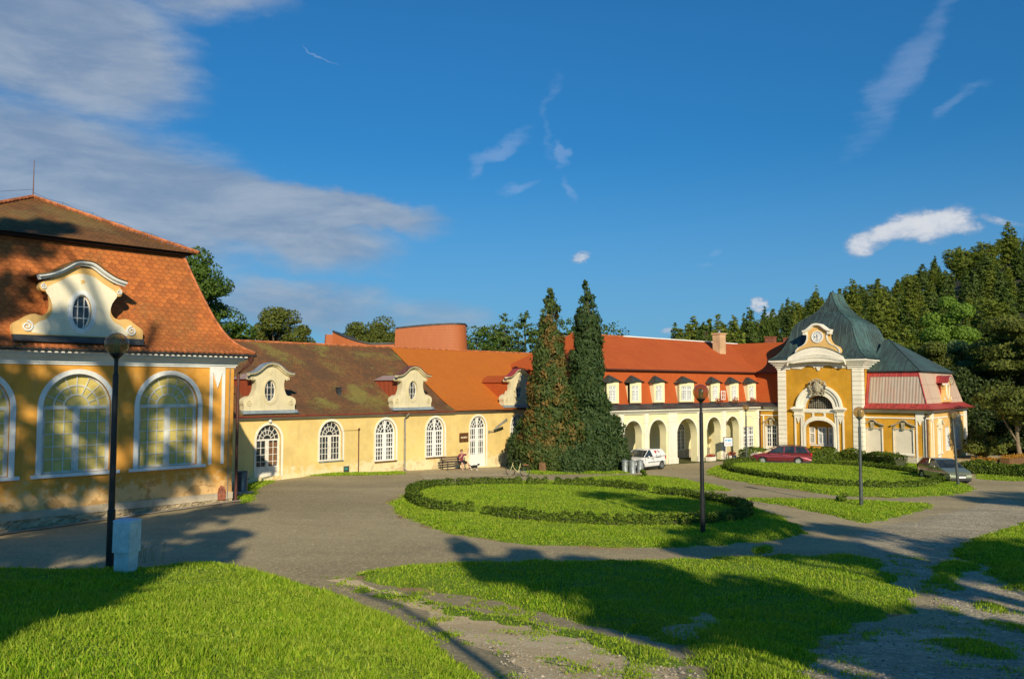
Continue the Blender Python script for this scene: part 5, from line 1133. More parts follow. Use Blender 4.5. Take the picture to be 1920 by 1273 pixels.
b = MB(); b.tube([(5.75,.0,4.25),(5.55,.25,3.95),(5.1,.40,3.70),(5.08,.44,3.4),(5.08,.44,-.8)], .08, 8); part('downpipe', b, W_['greypipe'], GB, smooth=True)
b = MB(); b.box(5.12,5.22,.40,.48,-.8,3.5)  # dark strip beside the downpipe stands in for its shadow on the wall
for x in (1.4, 2.9, 4.4): b.box(x, x+.3, .02, .10, 4.62, 4.68)
part('snow_guard_pipe_shade', b, W_['pipe'], GB)
# side dormer with curved gable
sdm = dict(body=W_['peach'], trim=W_['whitewall'], frame=W_['white'], pane=W_['glass'], cap=W_['redsheet'], base=W_['redsheet'], cheek=W_['redsheet'], croof=W_['redsheet'])
dd = baroque_dormer(GB, 0, [(0,6.85),(.45,6.72),(.9,6.38),(1.1,6.1),(.95,5.8),(1.0,5.35),(1.35,5.1),(1.45,4.8)], [(0,7.05),(.5,6.9),(1.0,6.5),(1.3,6.42)], (5.75,.40,.60), sdm, y=0, depth=.3, scrolls=((1.2,5.05,.18,1),), th=.12, cheek=(.95,4.8,6.3,6.8,1.6), roof_over=1.1)
dd.location = (5.25, 7.4, 0); dd.rotation_euler = (0,0,PI/2)
# left wing roof
b = MB(); b.quad((-13,.0,4.34),(-6.87,.0,4.34),(-6.87,.75,4.72),(-13,.75,4.72)); part('sheet_skirt', b, W_['darkzinc'], GB)
b = MB(); b.quad((-13,.75,4.72),(-6.87,.75,4.72),(-6.87,1.25,7.40),(-13,1.25,7.40)); part('wing_mansard', b, W_['tile_red'], GB)
b = MB(); b.box(-13,-6.9,.95,1.3,7.36,7.46); part('wing_break_board', b, W_['pipe'], GB)
b = MB(); b.quad((-16,.95,7.44),(-6.6,.95,7.44),(-6.6,6,10.42),(-16,6,10.42)); b.quad((-6.6,11,7.4),(-16,11,7.4),(-16,6,10.42),(-6.6,6,10.42)); part('wing_roof', b, W_['tile_red'], GB)
b = MB(); b.box(-11.0,-10.1,7.0,7.7,9.6,11.0); b.box(-9.2,-8.4,7.2,7.8,9.6,10.85); b.box(-11.06,-10.04,6.94,7.76,11.0,11.1); b.box(-9.26,-8.34,7.14,7.86,10.85,10.93)
cch = part('chimney', b, W_['brick'], GB)
b = MB(); b.tube([(-9.8,.30,4.3),(-9.6,.48,4.0)], .05, 5); b.ball((-6.95,.3,1.95), (.16,.12,.14), 8); b.box(-7.05,-6.9,.3,.5,1.2,1.95); part('wall_lamp', b, W_['redsheet'], GB)

# ================================================================== MODERN HALL behind
def modern():
    Y0 = 92.
    t = thing('modern_hall', (-12, Y0, 0), 0, 'modern terracotta clad hall with a rounded block rising behind the orange roof', 'building')
    # rounded block: plan outline with rounded right corner, tapering outwards to the base
    plan = [(-1.0,6),(-1.0,0.0)] + [(x,-.25*math.sin(PI*(x+1)/9)) for x in np.linspace(.2,5.2,8)] + [(5.2+1.6*math.sin(a),1.45-1.6*math.cos(a)) for a in np.linspace(.15,PI/2+.35,8)] + [(6.2,6)]
    b = MB(); n = len(plan)
    def zt(x): return 12.6+.5*math.sin(min(1, max(0,(x+1)/7.5))*PI/2)
    lo = [(x*1.0+(.35 if x > 3 else -.25 if x < 0 else 0), y, 7.0) for x, y in plan]; hi = [(x, y, zt(x)) for x, y in plan]
    for i in range(n-1): b.quad(lo[i], lo[i+1], hi[i+1], hi[i])
    part('block', b, W_['modern'], t, smooth=True, ang=40)
    b = MB()
    for i in range(n-1):
        a, c = hi[i], hi[i+1]; b.quad((a[0],a[1]-.08,a[2]-.02),(c[0],c[1]-.08,c[2]-.02),(c[0],c[1]-.08,c[2]+.16),(a[0],a[1]-.08,a[2]+.16)); b.quad((a[0],a[1]-.08,a[2]+.16),(c[0],c[1]-.08,c[2]+.16),(c[0],6.2,c[2]+.16),(a[0],6.2,a[2]+.16))
    part('roof_edge', b, W_['darkzinc'], t)
    b = MB(); N = 16
    top = lambda u: 10.35+ 1.65*(1-u)**2.3 if u < .62 else 10.35+1.65*.38**2.3+.45*(u-.62)**1.5
    P = [(-8.2+7.2*k/N, .9-.6*math.sin(PI*k/N), top(k/N)+.35) for k in range(N+1)]
    for a, c in zip(P[:-1], P[1:]): b.quad((a[0],a[1],7.5),(c[0],c[1],7.5),c,a)
    part('curved_wing', b, W_['modern'], t, smooth=True)
    b = MB()
    for a, c in zip(P[:-1], P[1:]): b.quad((a[0],a[1]-.15,a[2]),(c[0],c[1]-.15,c[2]),(c[0],c[1]-.15,c[2]+.15),(a[0],a[1]-.15,a[2]+.15)); b.quad((a[0],a[1]-.15,a[2]+.15),(c[0],c[1]-.15,c[2]+.15),(c[0],5,c[2]+.15),(a[0],5,a[2]+.15))
    b.add([(-9.0,.6,11.95),(-8.2,.9,12.0),(-6.1,3.2,11.95),(-6.1,3.4,11.2),(-9.0,3,11.9)], [(0,1,2,4),(1,3,2)])
    part('wing_roof', b, W_['darkzinc'], t)
    b = MB(); b.quad((-9.35,.7,8.0),(-9.0,.5,8.0),(-8.85,.6,12.0),(-9.0,.8,12.0)); b.quad((-9.0,.5,8.0),(-8.2,.9,8.0),(-8.2,.9,12.0),(-8.85,.6,12.0)); part('end_fin', b, W_['modern'], t)
modern()

# ================================================================== VEGETATION
def unit(n):
    v = rng.normal(size=(n,3)); return v/np.linalg.norm(v, axis=1)[:,None]
def leaves(C, N, size, aspect=1.0, jit=.7, drop_=0.0):
    """quads centred on C, facing N with jitter"""
    n = len(C); N = N + jit*unit(n); N /= np.linalg.norm(N, axis=1)[:,None]
    A = np.cross(N, unit(n)); A /= np.linalg.norm(A, axis=1)[:,None]; B = np.cross(N, A)
    if drop_ > 0:
        dn = np.array([0,0,-1.]) ; A = A*(1-drop_)+dn*drop_; A /= np.linalg.norm(A, axis=1)[:,None]; B = np.cross(N, A); B /= np.maximum(1e-6, np.linalg.norm(B, axis=1))[:,None]
    s = (size*rng.uniform(.6, 1.35, n))[:,None]; 
    return np.stack([C-A*s*aspect, C+B*s*.62, C+A*s*aspect, C-B*s*.62], 1)
def blob(c, r, n, shell=.55):
    d = unit(n); d[:,2] = np.where(d[:,2] < -.5, d[:,2]*.6, d[:,2]); rr = rng.uniform(shell, 1.05, n)**.6
    return np.array(c)+d*np.array(r)*rr[:,None], d
def trunk_mesh(name, h, r, mat, limbs, base=(0,0,0), bend=.05):
    b = MB(); P = [Vector(base)+Vector((random.uniform(-bend,bend)*k, random.uniform(-bend,bend)*k, h*k/6)) for k in range(7)]
    b.tube(P, [r*1.35]+[r*(1-.11*k) for k in range(1,7)], 8)
    for (t, p) in limbs:
        a = P[min(6, int(t*6))]; p = Vector(p); m_ = a.lerp(p, .5)+Vector((0,0,.12*(p-a).length)); b.tube([a, m_, p], [r*.45, r*.28, r*.10], 6)
    return b.mesh(name, [mat], True, 60)
def broadleaf(name, loc, h, R_, mat, label, nblob=26, leaf=.16, n=9000, zbot=.25, cat='tree', group=None, trunk=True, seed=1, squash=.8, bark='bark', sub=.34, asym=(0,0)):
    global rng; rs = rng; rng = np.random.default_rng(seed); random.seed(seed)
    t = thing(name, loc, 0, label, cat, group); pts = []; nr = []; lim = []
    zc = h*(zbot+1)/2; hz = h*(1-zbot)/2
    for k in range(nblob):
        d = unit(1)[0]; q = rng.uniform(.35, .92); c = np.array([d[0]*R_*q*(1-sub*.4)+asym[0]*q, d[1]*R_*q*(1-sub*.4)+asym[1]*q, zc+d[2]*hz*q*(1-sub*.3)])
        r_ = R_*sub*rng.uniform(.7, 1.35); P_, D_ = blob(c, (r_, r_, r_*squash), int(n/nblob)); pts.append(P_); nr.append(D_)
        if k % 3 == 0: lim.append((rng.uniform(.45, .95), tuple(c)))
    P_, D_ = np.concatenate(pts), np.concatenate(nr)
    put('crown', soup('crown', leaves(P_, D_, leaf), [W_[mat]]), t)
    if trunk: put('trunk', trunk_mesh('trunk', h*.72, h*.022+.05, W_[bark], lim), t)
    rng = rs; return t
def conifer_soup(h, R_, n, leaf, kind='spruce', seed=0):
    """whorls of boughs, each a loose spray of needles"""
    global rng; rs = rng; rng = np.random.default_rng(seed); V = []
    nb = int(n/22); u = rng.random(nb); lowz = .06 if kind == 'spruce' else (.12 if kind == 'larch' else .3)
    z = h*(1-(1-lowz)*np.sqrt(u)*.985); a = rng.uniform(0, 2*PI, nb); f = (1-z/h)/(1-lowz)
    R0 = R_*(f**.8 if kind == 'spruce' else (np.sin(np.clip(f, 0, 1)*PI*.62)**.8 if kind == 'larch' else np.sin(np.clip(f*.9+.1, 0, 1)*PI)**.6))
    L = R0*rng.uniform(.55, 1.12, nb)+.15; idx = np.repeat(np.arange(nb), 22); m_ = len(idx); t = rng.uniform(.15, 1, m_)**.7
    dz = {'spruce': -.28, 'larch': .05, 'pine': .12}[kind]
    C = np.stack([np.cos(a[idx])*L[idx]*t, np.sin(a[idx])*L[idx]*t, z[idx]+dz*L[idx]*t*t], -1)+rng.normal(0, .22, (m_, 3))*np.array([1,1,.8])*(.4+.6*t)[:,None]
    N_ = np.stack([np.cos(a[idx])*.7, np.sin(a[idx])*.7, np.full(m_, .6)], -1); Vv = leaves(C, N_, leaf, 1.1, .8); rng = rs; return Vv
# ---- hillside terrain and wood
HR = [.0,.15,.20,.284,.348,.42,.477,.54,.61,.8,1.2]; HH = [0,3,16,25,35,40,46,57,66,82,100]
def hill(X, Y):
    r = X/np.maximum(Y, 1); s = np.clip((Y-118)/265., 0, 1); s = s*s*(3-2*s); return -.6+np.interp(r, HR, HH)*s
xs = np.linspace(8, 560, 90); ys = np.linspace(84, 560, 70); X, Y = np.meshgrid(xs, ys); Z = hill(X, Y)
me = bpy.data.meshes.new('hillside'); nx = len(xs)
me.from_pydata(np.stack([X, Y, Z], -1).reshape(-1,3).tolist(), [], [(j*nx+i, j*nx+i+1, (j+1)*nx+i+1, (j+1)*nx+i) for j in range(len(ys)-1) for i in range(nx-1)])
me.materials.append(simple('forest_floor', (.03,.035,.012), .95, var=.4, scale=.3)); me.polygons.foreach_set('use_smooth', [True]*len(me.polygons)); put('hillside', me, kind='structure')
protos = []
for k, (kind, mat, h, R_) in enumerate([('spruce','con1',17,3.3),('spruce','con2',16,3.4),('spruce','con3',19,3.1),('spruce','con2',17,3.6),('larch','con3',15,3.3),('spruce','con1',16,3.2),('larch','con2',18,3.2),('pine','con2',14,3.6)]):
    V = conifer_soup(h, R_, 6400, .25, kind, 40+k); b = MB(); b.tube([(0,0,-1),(0,0,h*.9)], .22, 5, r1=.05); tm = b.mesh('t', [W_['bark']])
    protos.append(join_mesh('hillside_conifer', [(soup('c', V, [W_[mat]]), 0), (tm, 1)], [W_[mat], W_['bark']]))
KN = ['dark green spruce','yellowish green larch','bluish dark spruce','yellowish green larch','dark spreading pine','dark green larch','tall yellowish larch','broad olive pine']
cnt = 0; random.seed(11)
rows = np.concatenate([np.linspace(112, 300, 12), np.linspace(320, 392, 5)])
for j, yy in enumerate(rows):
    x0, x1 = .194*yy, .665*yy; sp = 7.3+.6*(j % 2) if j > 3 else 7.5; x = x0+random.uniform(0, 3)
    while x < x1:
        y_ = yy+random.uniform(-6, 6); r = x/y_
        if not (j < 4 and .33 < r < .47) and not (j < 3 and r > .60):
            k = random.choices(range(8), [2,3,1,3,3,3,2,3] if j < 11 else [1,2,1,2,4,3,2,5])[0]; s = random.uniform(.66, .98)*(1.0 if j < 12 else random.uniform(.72, .92))*(1.15 if r < .26 else 1)
            zone = 'along the skyline' if j >= 14 else ('halfway up the wooded hill' if j >= 6 else 'at the foot of the wooded hill')
            side = 'left of the bell roof' if r < .345 else ('above the bell roof' if r < .43 else ('above the pink wing' if r < .53 else 'near the right edge'))
            o = put('conifer', protos[k], None, (x, y_, float(hill(x, y_))-.3), random.uniform(0, 2*PI), KN[k]+' '+zone+', '+side, 'tree', 'trees of the hillside wood')
            w_ = random.uniform(1.05, 1.4); o.scale = (s*w_, s*w_, s*random.uniform(.88, 1.15)); cnt += 1
        x += sp*random.uniform(.75, 1.3)*(.62 if r < .27 else 1.0)
print('hillside trees', cnt)
def at(px, Y): return ((px-960)/F*Y)
# bright and dark deciduous trees at the foot of the hill
broadleaf('deciduous_tree', (at(1790,97),97,-.2), 17.5, 3.4, 'leafB', 'bright yellow green tree standing highest above the pale tree right of the gatehouse roof', n=22000, leaf=.14, seed=2, zbot=.35)
broadleaf('deciduous_tree', (at(1792,92),92,-.3), 12.8, 2.9, 'leafC', 'pale silvery green tree just below the bright yellow green one', n=20000, leaf=.12, seed=3, zbot=.3)
broadleaf('deciduous_tree', (at(1738,90),90,-.3), 12.0, 3.6, 'leafE', 'olive green rounded tree directly behind the lower roof of the gatehouse', n=24000, leaf=.13, seed=4)
broadleaf('deciduous_tree', (at(1815,86),86,-.3), 9.6, 3.9, 'leafD', 'dark tree in the shade right of the pink gatehouse wing', n=20000, leaf=.15, seed=5, zbot=.1)
broadleaf('deciduous_tree', (at(1930,84),84,-.3), 15.5, 5.8, 'leafE', 'large spreading olive tree with layered boughs at the right edge', n=42000, leaf=.15, seed=6, nblob=44, squash=.45, zbot=.12, sub=.30)
broadleaf('deciduous_tree', (at(1868,93),93,-.3), 13.0, 4.2, 'leafD', 'tall very dark tree between the pale tree and the large spreading one', n=26000, leaf=.15, seed=7, zbot=.08)
broadleaf('deciduous_tree', (at(1655,96),96,-.3), 11.5, 3.2, 'leafE', 'small light tree peeping out right behind the copper bell roof', n=6000, leaf=.19, seed=8)
broadleaf('deciduous_tree', (at(1478,105),105,-.3), 13.0, 3.0, 'leafB', 'yellow green tree seen left of the copper bell roof above the red ridge', n=6000, leaf=.2, seed=9, zbot=.4)
broadleaf('deciduous_tree', (at(1905,68),68,-.2), 7.0, 3.3, 'leafE', 'low crooked tree with thin pale forking stems beside the terrace', n=12000, leaf=.12, seed=12, nblob=34, squash=.5, zbot=.38, bark='palebark')
broadleaf('shrub', (at(1843,72),72,-.3), 2.9, 2.0, 'leafE', 'straggly shrub in deep shade at the far corner of the gatehouse', 16, .11, 4500, .05, 'shrub', seed=13)
broadleaf('shrub', (at(1885,78),78,-.3), 4.2, 4.4, 'leafD', 'dark undergrowth bush behind the thin stemmed tree', 20, .16, 8000, .02, 'shrub', seed=14, trunk=False)
broadleaf('shrub', (at(1960,74),74,-.3), 5.0, 4.0, 'leafD', 'dark bush at the right edge above the flower bed', 20, .16, 8000, .02, 'shrub', seed=15, trunk=False)
broadleaf('shrub', (at(1825,88),88,-.3), 6.0, 5.5, 'leafD', 'broad dark bush under the dark tree right of the gatehouse', 20, .2, 8000, .02, 'shrub', seed=16, trunk=False)
# trees behind the left pavilion and the wings
broadleaf('walnut_tree', (at(352,64),64,0), 17.6, 5.0, 'leafA', 'tall dense green tree rising behind the red roof of the orange pavilion', n=60000, leaf=.115, seed=21, nblob=90, zbot=.1, sub=.22)
broadleaf('walnut_tree', (at(438,70),70,0), 10.6, 3.4, 'leafA', 'lower green tree between the pavilion roof and the mossy ridge', n=16000, leaf=.12, seed=22)
broadleaf('deciduous_tree', (at(518,88),88,0), 15.0, 4.6, 'leafE', 'rounded yellowish tree behind the mossy brown roof', n=34000, leaf=.13, seed=23, nblob=60, sub=.26)
broadleaf('deciduous_tree', (at(572,96),96,0), 11.5, 3.0, 'leafA', 'small green treetop just over the ridge of the mossy roof', n=6000, leaf=.17, seed=24)
broadleaf('deciduous_tree', (at(678,122),122,0), 17.0, 4.6, 'leafE', 'rounded treetop above the sagging curve of the modern hall', n=24000, leaf=.16, seed=25, nblob=50, sub=.27)
broadleaf('deciduous_tree', (at(722,126),126,0), 17.0, 4.2, 'leafE', 'second rounded treetop touching the block of the modern hall', n=16000, leaf=.16, seed=26, nblob=34)
def pine(px, Y, h, R_, label, seed, mat='con3'):
    random.seed(seed); t = thing('pine_tree', (at(px,Y),Y,0), 0, label, 'tree'); V = [conifer_soup(h, R_*1.25, 11000, .17, 'pine' if seed % 2 else 'larch', seed)]
    put('crown', soup('crown', np.concatenate(V), [W_[mat]]), t); put('trunk', trunk_mesh('trunk', h*.9, .22, W_['bark'], []), t); return t
pine(893,112,14.2,3.8,'dark green bushy tree at the left end of the group right of the modern hall', 31, 'leafA')
pine(925,118,15.4,3.4,'dark tree in the middle of the group behind the orange ridge', 33, 'con1')
pine(945,112,16.0,3.0,'dark pine with a pointed top behind the orange ridge', 36, 'con3')
pine(985,112,16.3,4.0,'tallest dark pine just left of the browning thuja', 34, 'con3')
pine(1012,108,14.5,3.0,'dark pine half hidden by the browning thuja', 38, 'con1')
pine(1065,106,14.6,3.0,'pine showing between the two tall thujas', 35, 'leafA')
pine(1122,104,14.9,3.2,'pine branch tops sticking out right of the green thuja above the red ridge', 37, 'con1')
# ---- the two big thujas
def thuja(loc, h, prof, n, mats, label, seed, lean=0, brown=0):
    """loose fronds hanging from upswept boughs: many small sprays clustered round bough tips"""
    global rng; rs = rng; rng = np.random.default_rng(seed); t = thing('thuja_tree', loc, 0, label, 'conifer')
    zs = np.array([p[0] for p in prof])*h; rsd = np.array([p[1] for p in prof])
    nb = int(n/46); zb = h*(1-np.sqrt(rng.random(nb*3))*.99); Rb = np.interp(zb, zs, rsd); keep = rng.random(nb*3) < (Rb+.25)/(rsd.max()+.25); zb = zb[keep][:nb]; Rb = Rb[keep][:nb]; nb = len(zb); ab = rng.uniform(0, 2*PI, nb)
    low = 1+.13*np.sin(ab*2+zb*.55+seed)+.11*np.sin(ab*3-zb*1.15)+.08*np.sin(zb*2.9+ab)
    rb = Rb*low*rng.uniform(.72, 1.12, nb); br = .16+.16*rng.random(nb)+.06*Rb
    bmi = ((rng.random(nb)+.16*np.sin(ab*2+zb*.8)+.12*np.sin(zb*1.7)) < brown*np.interp(zb/h, [0, .15, .35, .85, 1], [.3, .6, 1.0, .9, .5])).astype(int)
    k = 46; idx = np.repeat(np.arange(nb), k); m_ = len(idx); d = unit(m_); q = rng.uniform(.2, 1, m_)**.5
    C = np.stack([rb[idx]*np.cos(ab[idx])+lean*zb[idx]/h, rb[idx]*np.sin(ab[idx]), zb[idx]], -1)+d*(br[idx]*q)[:,None]*np.array([1,1,1.35]); C[:,2] -= .12*np.hypot(C[:,0], C[:,1])*0+.10*q; C[:,2] = np.maximum(C[:,2], .03)
    N_ = d*.6+np.stack([np.cos(ab[idx]), np.sin(ab[idx]), np.full(m_, .3)], -1)*.6
    V = leaves(C, N_, .085, 1.7, .7, .45)
    put('crown', soup('crown', V, [W_[x] for x in mats], bmi[idx] if len(mats) > 1 else None), t)
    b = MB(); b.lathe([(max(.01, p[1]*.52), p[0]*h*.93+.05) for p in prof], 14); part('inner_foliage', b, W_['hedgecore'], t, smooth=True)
    b = MB(); b.tube([(0,0,-.3),(0,0,h*.6),(lean,0,h*.97)], .22, 8, r1=.02); part('trunk', b, W_['bark'], t); rng = rs; return t
p1 = gnd(1032,884); p2 = gnd(1112,884)
thuja((p1[0], p1[1], g1(*p1)), 12.9, [(0,1.5),(.08,1.75),(.2,1.68),(.35,1.42),(.5,1.14),(.65,.86),(.78,.62),(.9,.42),(.97,.18),(1,.03)], 62000, ['thuja_olive','thuja_brown'], 'tall conical thuja with browning rusty fronds, left one of the pair', 51, brown=.38)
thuja((p2[0]-.35, p2[1]+.2, g1(*p2)), 13.6, [(0,1.5),(.08,1.7),(.2,1.5),(.35,1.25),(.5,1.03),(.65,.83),(.78,.68),(.9,.42),(.97,.16),(1,.03)], 62000, ['thuja_green'], 'tall conical dark green thuja, right one of the pair', 52)
q = gnd(1144,885); thuja((q[0]-.1, q[1]+1.3, g1(*q)), 5.2, [(0,1.3),(.2,1.4),(.5,1.15),(.8,.6),(1,.05)], 16000, ['thuja_green'], 'short dark thuja bush at the right foot of the tall green thuja', 53)
q = gnd(1170,883); thuja((q[0]-.2, q[1]+2.2, g1(*q)), 2.8, [(0,.9),(.3,.95),(.7,.55),(1,.05)], 6000, ['thuja_green'], 'small evergreen bush behind the metal dustbins', 54)
q = gnd(985,882); thuja((q[0]+.2, q[1]+.6, g1(*q)), 4.2, [(0,1.35),(.3,1.35),(.6,.95),(1,.05)], 12000, ['thuja_green'], 'low dark evergreen bush at the left foot of the browning thuja', 55)
q = gnd(1072,886); thuja((q[0], q[1]-.1, g1(*q)), 3.2, [(0,1.2),(.3,1.25),(.6,.85),(1,.05)], 11000, ['thuja_green'], 'low evergreen bush between the feet of the two tall thujas', 56)

# ---- clipped box hedges
def hedge_run(name, pts, w, h, label, leaf=.042, dens=950, mat='box', lump=.42, cat='hedge', group=None, closed=False):
    pts = [np.array(p, float) for p in pts]
    # resample a smooth path
    P = []; n = len(pts)
    for i in range(n-1):
        p0, p1_, p2_, p3 = pts[max(i-1,0)], pts[i], pts[i+1], pts[min(i+2,n-1)]; m_ = max(2, int(np.hypot(*(p2_-p1_))/.2))
        for k in range(m_):
            t = k/m_; P.append(.5*((2*p1_)+(-p0+p2_)*t+(2*p0-5*p1_+4*p2_-p3)*t*t+(-p0+3*p1_-3*p2_+p3)*t**3))
    P.append(pts[-1]); P = np.array(P); T_ = np.gradient(P, axis=0); T_ /= np.linalg.norm(T_, axis=1)[:,None]; Nn = np.stack([-T_[:,1], T_[:,0]], -1)
    S = np.concatenate([[0], np.cumsum(np.hypot(*np.diff(P, axis=0).T))]); L = S[-1]
    t = thing(name, (P[len(P)//2][0], P[len(P)//2][1], g1(*P[len(P)//2])), 0, label, cat, group); o0 = np.array(t.location)
    N_ = int(L*dens*(w+2*h)/1.4); s = rng.uniform(0, L, N_); x = np.interp(s, S, P[:,0]); y = np.interp(s, S, P[:,1]); nx_ = np.interp(s, S, Nn[:,0]); ny_ = np.interp(s, S, Nn[:,1])
    lm = np.abs(np.sin(s*PI/lump+.6*np.sin(s*1.3))); scl = .72+.33*lm; hv = h*(.74+.26*lm+.12*np.sin(s*2.3)*np.cos(s*5.1)+.07*np.sin(s*13))
    u = rng.uniform(0, w+2*h, N_); side = np.where(u < h, -1, np.where(u > h+w, 1, 0)); off = np.where(side == 0, (u-h)-w/2, side*w/2*scl); zz = np.where(side == 0, hv, rng.uniform(0, 1, N_)*hv)
    off = off*np.where(side == 0, scl, 1)+rng.normal(0, .025, N_); zz = zz+rng.normal(0, .03, N_)+np.where(rng.random(N_) < .04, .05, 0)
    C = np.stack([x+nx_*off, y+ny_*off, gz(x, y)+.06+np.maximum(zz, 0)], -1); D = np.stack([nx_*side, ny_*side, np.where(side == 0, 1.0, .25)], -1)
    put('foliage', soup('foliage', leaves(C, D, leaf, 1.0, .8)-o0, [W_[mat]]), t)
    b = MB(); vs = []
    for p, nn, s_ in zip(P, Nn, S):
        e = .30 if 0 < s_ < L else .12
        l_ = abs(math.sin(s_*PI/lump+.6*math.sin(s_*1.3))); f = w*e*(.85+.35*l_); z = g1(*p)
        vs += [(p[0]-nn[0]*f-o0[0], p[1]-nn[1]*f-o0[1], z-o0[2]), (p[0]-nn[0]*f-o0[0], p[1]-nn[1]*f-o0[1], z+h*(.58+.14*l_)*min(1, .35+min(s_, L-s_)/.5)-o0[2]), (p[0]+nn[0]*f-o0[0], p[1]+nn[1]*f-o0[1], z+h*(.58+.14*l_)*min(1, .35+min(s_, L-s_)/.5)-o0[2]), (p[0]+nn[0]*f-o0[0], p[1]+nn[1]*f-o0[1], z-o0[2])]
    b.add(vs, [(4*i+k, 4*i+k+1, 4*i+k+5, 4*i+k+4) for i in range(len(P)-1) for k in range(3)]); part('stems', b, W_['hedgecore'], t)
    return t
G1 = 'low box hedges ringing the front lawn'
hedge_run('box_hedge', PX((888,968),(845,968),(800,961),(775,948),(772,934),(786,925),(815,919),(850,917)), .42, .45, 'curving box hedge round the left end of the front oval lawn', group=G1)
hedge_run('box_hedge', PX((858,917),(900,915),(940,914),(980,914)), .42, .45, 'short straight box hedge at the back left of the front oval lawn', group=G1)
hedge_run('box_hedge', PX((988,914),(1010,914),(1027,914)), .42, .45, 'shortest box hedge piece between two gaps at the back of the front oval lawn', group=G1)
hedge_run('box_hedge', PX((1040,915),(1080,916),(1120,918),(1160,922),(1212,928)), .48, .48, 'dark scalloped box hedge at the back right of the front oval lawn', group=G1, lump=.55)
hedge_run('box_hedge', PX((1228,932),(1280,938),(1330,946),(1375,955),(1398,966),(1396,978),(1370,985),(1320,990),(1260,993),(1200,994),(1130,993),(1050,989),(975,983),(910,974)), .42, .45, 'longest box hedge along the front and right end of the front oval lawn', group=G1)
G2 = 'low box hedges ringing the far lawn'
hedge_run('box_hedge', PX((1362,878),(1372,888),(1410,896),(1460,904),(1520,912),(1580,917),(1650,920),(1710,919),(1752,913),(1768,905)), .42, .45, 'box hedge along the front of the far oval lawn', dens=560, leaf=.055, group=G2)
hedge_run('box_hedge', PX((1764,900),(1740,895),(1700,889),(1640,881),(1580,876),(1500,872),(1430,871),(1380,872),(1364,876)), .42, .45, 'box hedge along the back of the far oval lawn below the red car', dens=560, leaf=.055, group=G2)
hedge_run('box_hedge', PX((1392,864),(1420,862),(1460,861),(1520,862),(1580,864),(1640,870),(1690,879)), 1.0, .95, 'tall clipped hedge along the foot of the gatehouse behind the red car', dens=330, leaf=.07, lump=3)
hedge_run('box_hedge', PX((1806,886),(1850,890),(1900,894),(1960,899)), 1.1, .85, 'tall clipped hedge behind the green car', dens=330, leaf=.07, lump=3)
def bush(px, py, r, h, label): 
    q = gnd(px, py); return broadleaf('shrub', (q[0], q[1], g1(*q)+.05), h, r, 'box', label, 10, .035, 1400, .05, 'shrub', seed=px, trunk=False)
bush(1205,898,.30,.62,'tiny round bush alone on the narrow grass sliver'); bush(1579,944,.34,.42,'tiny low bush left of the lamp on the triangular lawn')
q = gnd(1432,1050); 
broadleaf('shrub', (q[0], q[1], g1(*q)+.1), .32, .35, 'grass', 'small weedy tuft at the front edge of the road', 8, .03, 700, .0, 'weed', seed=77, trunk=False)
# pale wild flowers by the cabinet
def wildflowers():
    q = gnd(272,1072); b = MB(); b2 = MB()
    for k in range(16):
        x, y = q[0]+random.uniform(-.25,.35), q[1]+random.uniform(-.3,.3); z = g1(x, y)+.35; h = random.uniform(.18,.38); dx = random.uniform(-.06,.06)
        b.tube([(x,y,z-.1),(x+dx,y,z+h)], .003, 4); b2.ball((x+dx,y,z+h), (.014,.014,.009), 6)
    t = thing('wild_flower', (0,0,0), 0, 'cluster of small white wild flowers beside the grey cabinet', 'flowers'); part('stem', b, W_['box'], t); part('bloom', b2, W_['white'], t)
wildflowers()

# ---- tall park trees behind the viewer: they throw the long shadows on lawn, road and pavilion
CD = .72
def caster(loc, label, blobs, trunk_top, leaf=.30, seed=1, mat='leafA', tr=.42):
    """blobs: (x, z, rx, rz, n) crown masses of the tree in metres around the trunk"""
    global rng; rs = rng; rng = np.random.default_rng(seed); random.seed(seed)
    x0, y0 = loc; z0 = g1(x0, max(y0, -2)); t = thing('park_tree', (x0, y0, z0), 0, label, 'tree', 'park trees beside the viewpoint'); P_ = []; D_ = []; lim = []
    for (x, z, rx, rz, n) in blobs:
        a, d = blob((x-x0, rng.uniform(-.8, .8), z-z0), (rx, min(rx, 2.0), rz), int(n*CD), .1); P_.append(a); D_.append(d); lim.append((min(.98, max(.25, (z-z0-1)/(trunk_top-z0))), (x-x0, 0, z-z0)))
    P_ = np.concatenate(P_); D_ = np.concatenate(D_); put('crown', soup('crown', leaves(P_, D_, leaf, 1, .9), [W_[mat]]), t)
    put('trunk', trunk_mesh('trunk', trunk_top-z0, tr, W_['bark'], lim, bend=.02), t); rng = rs
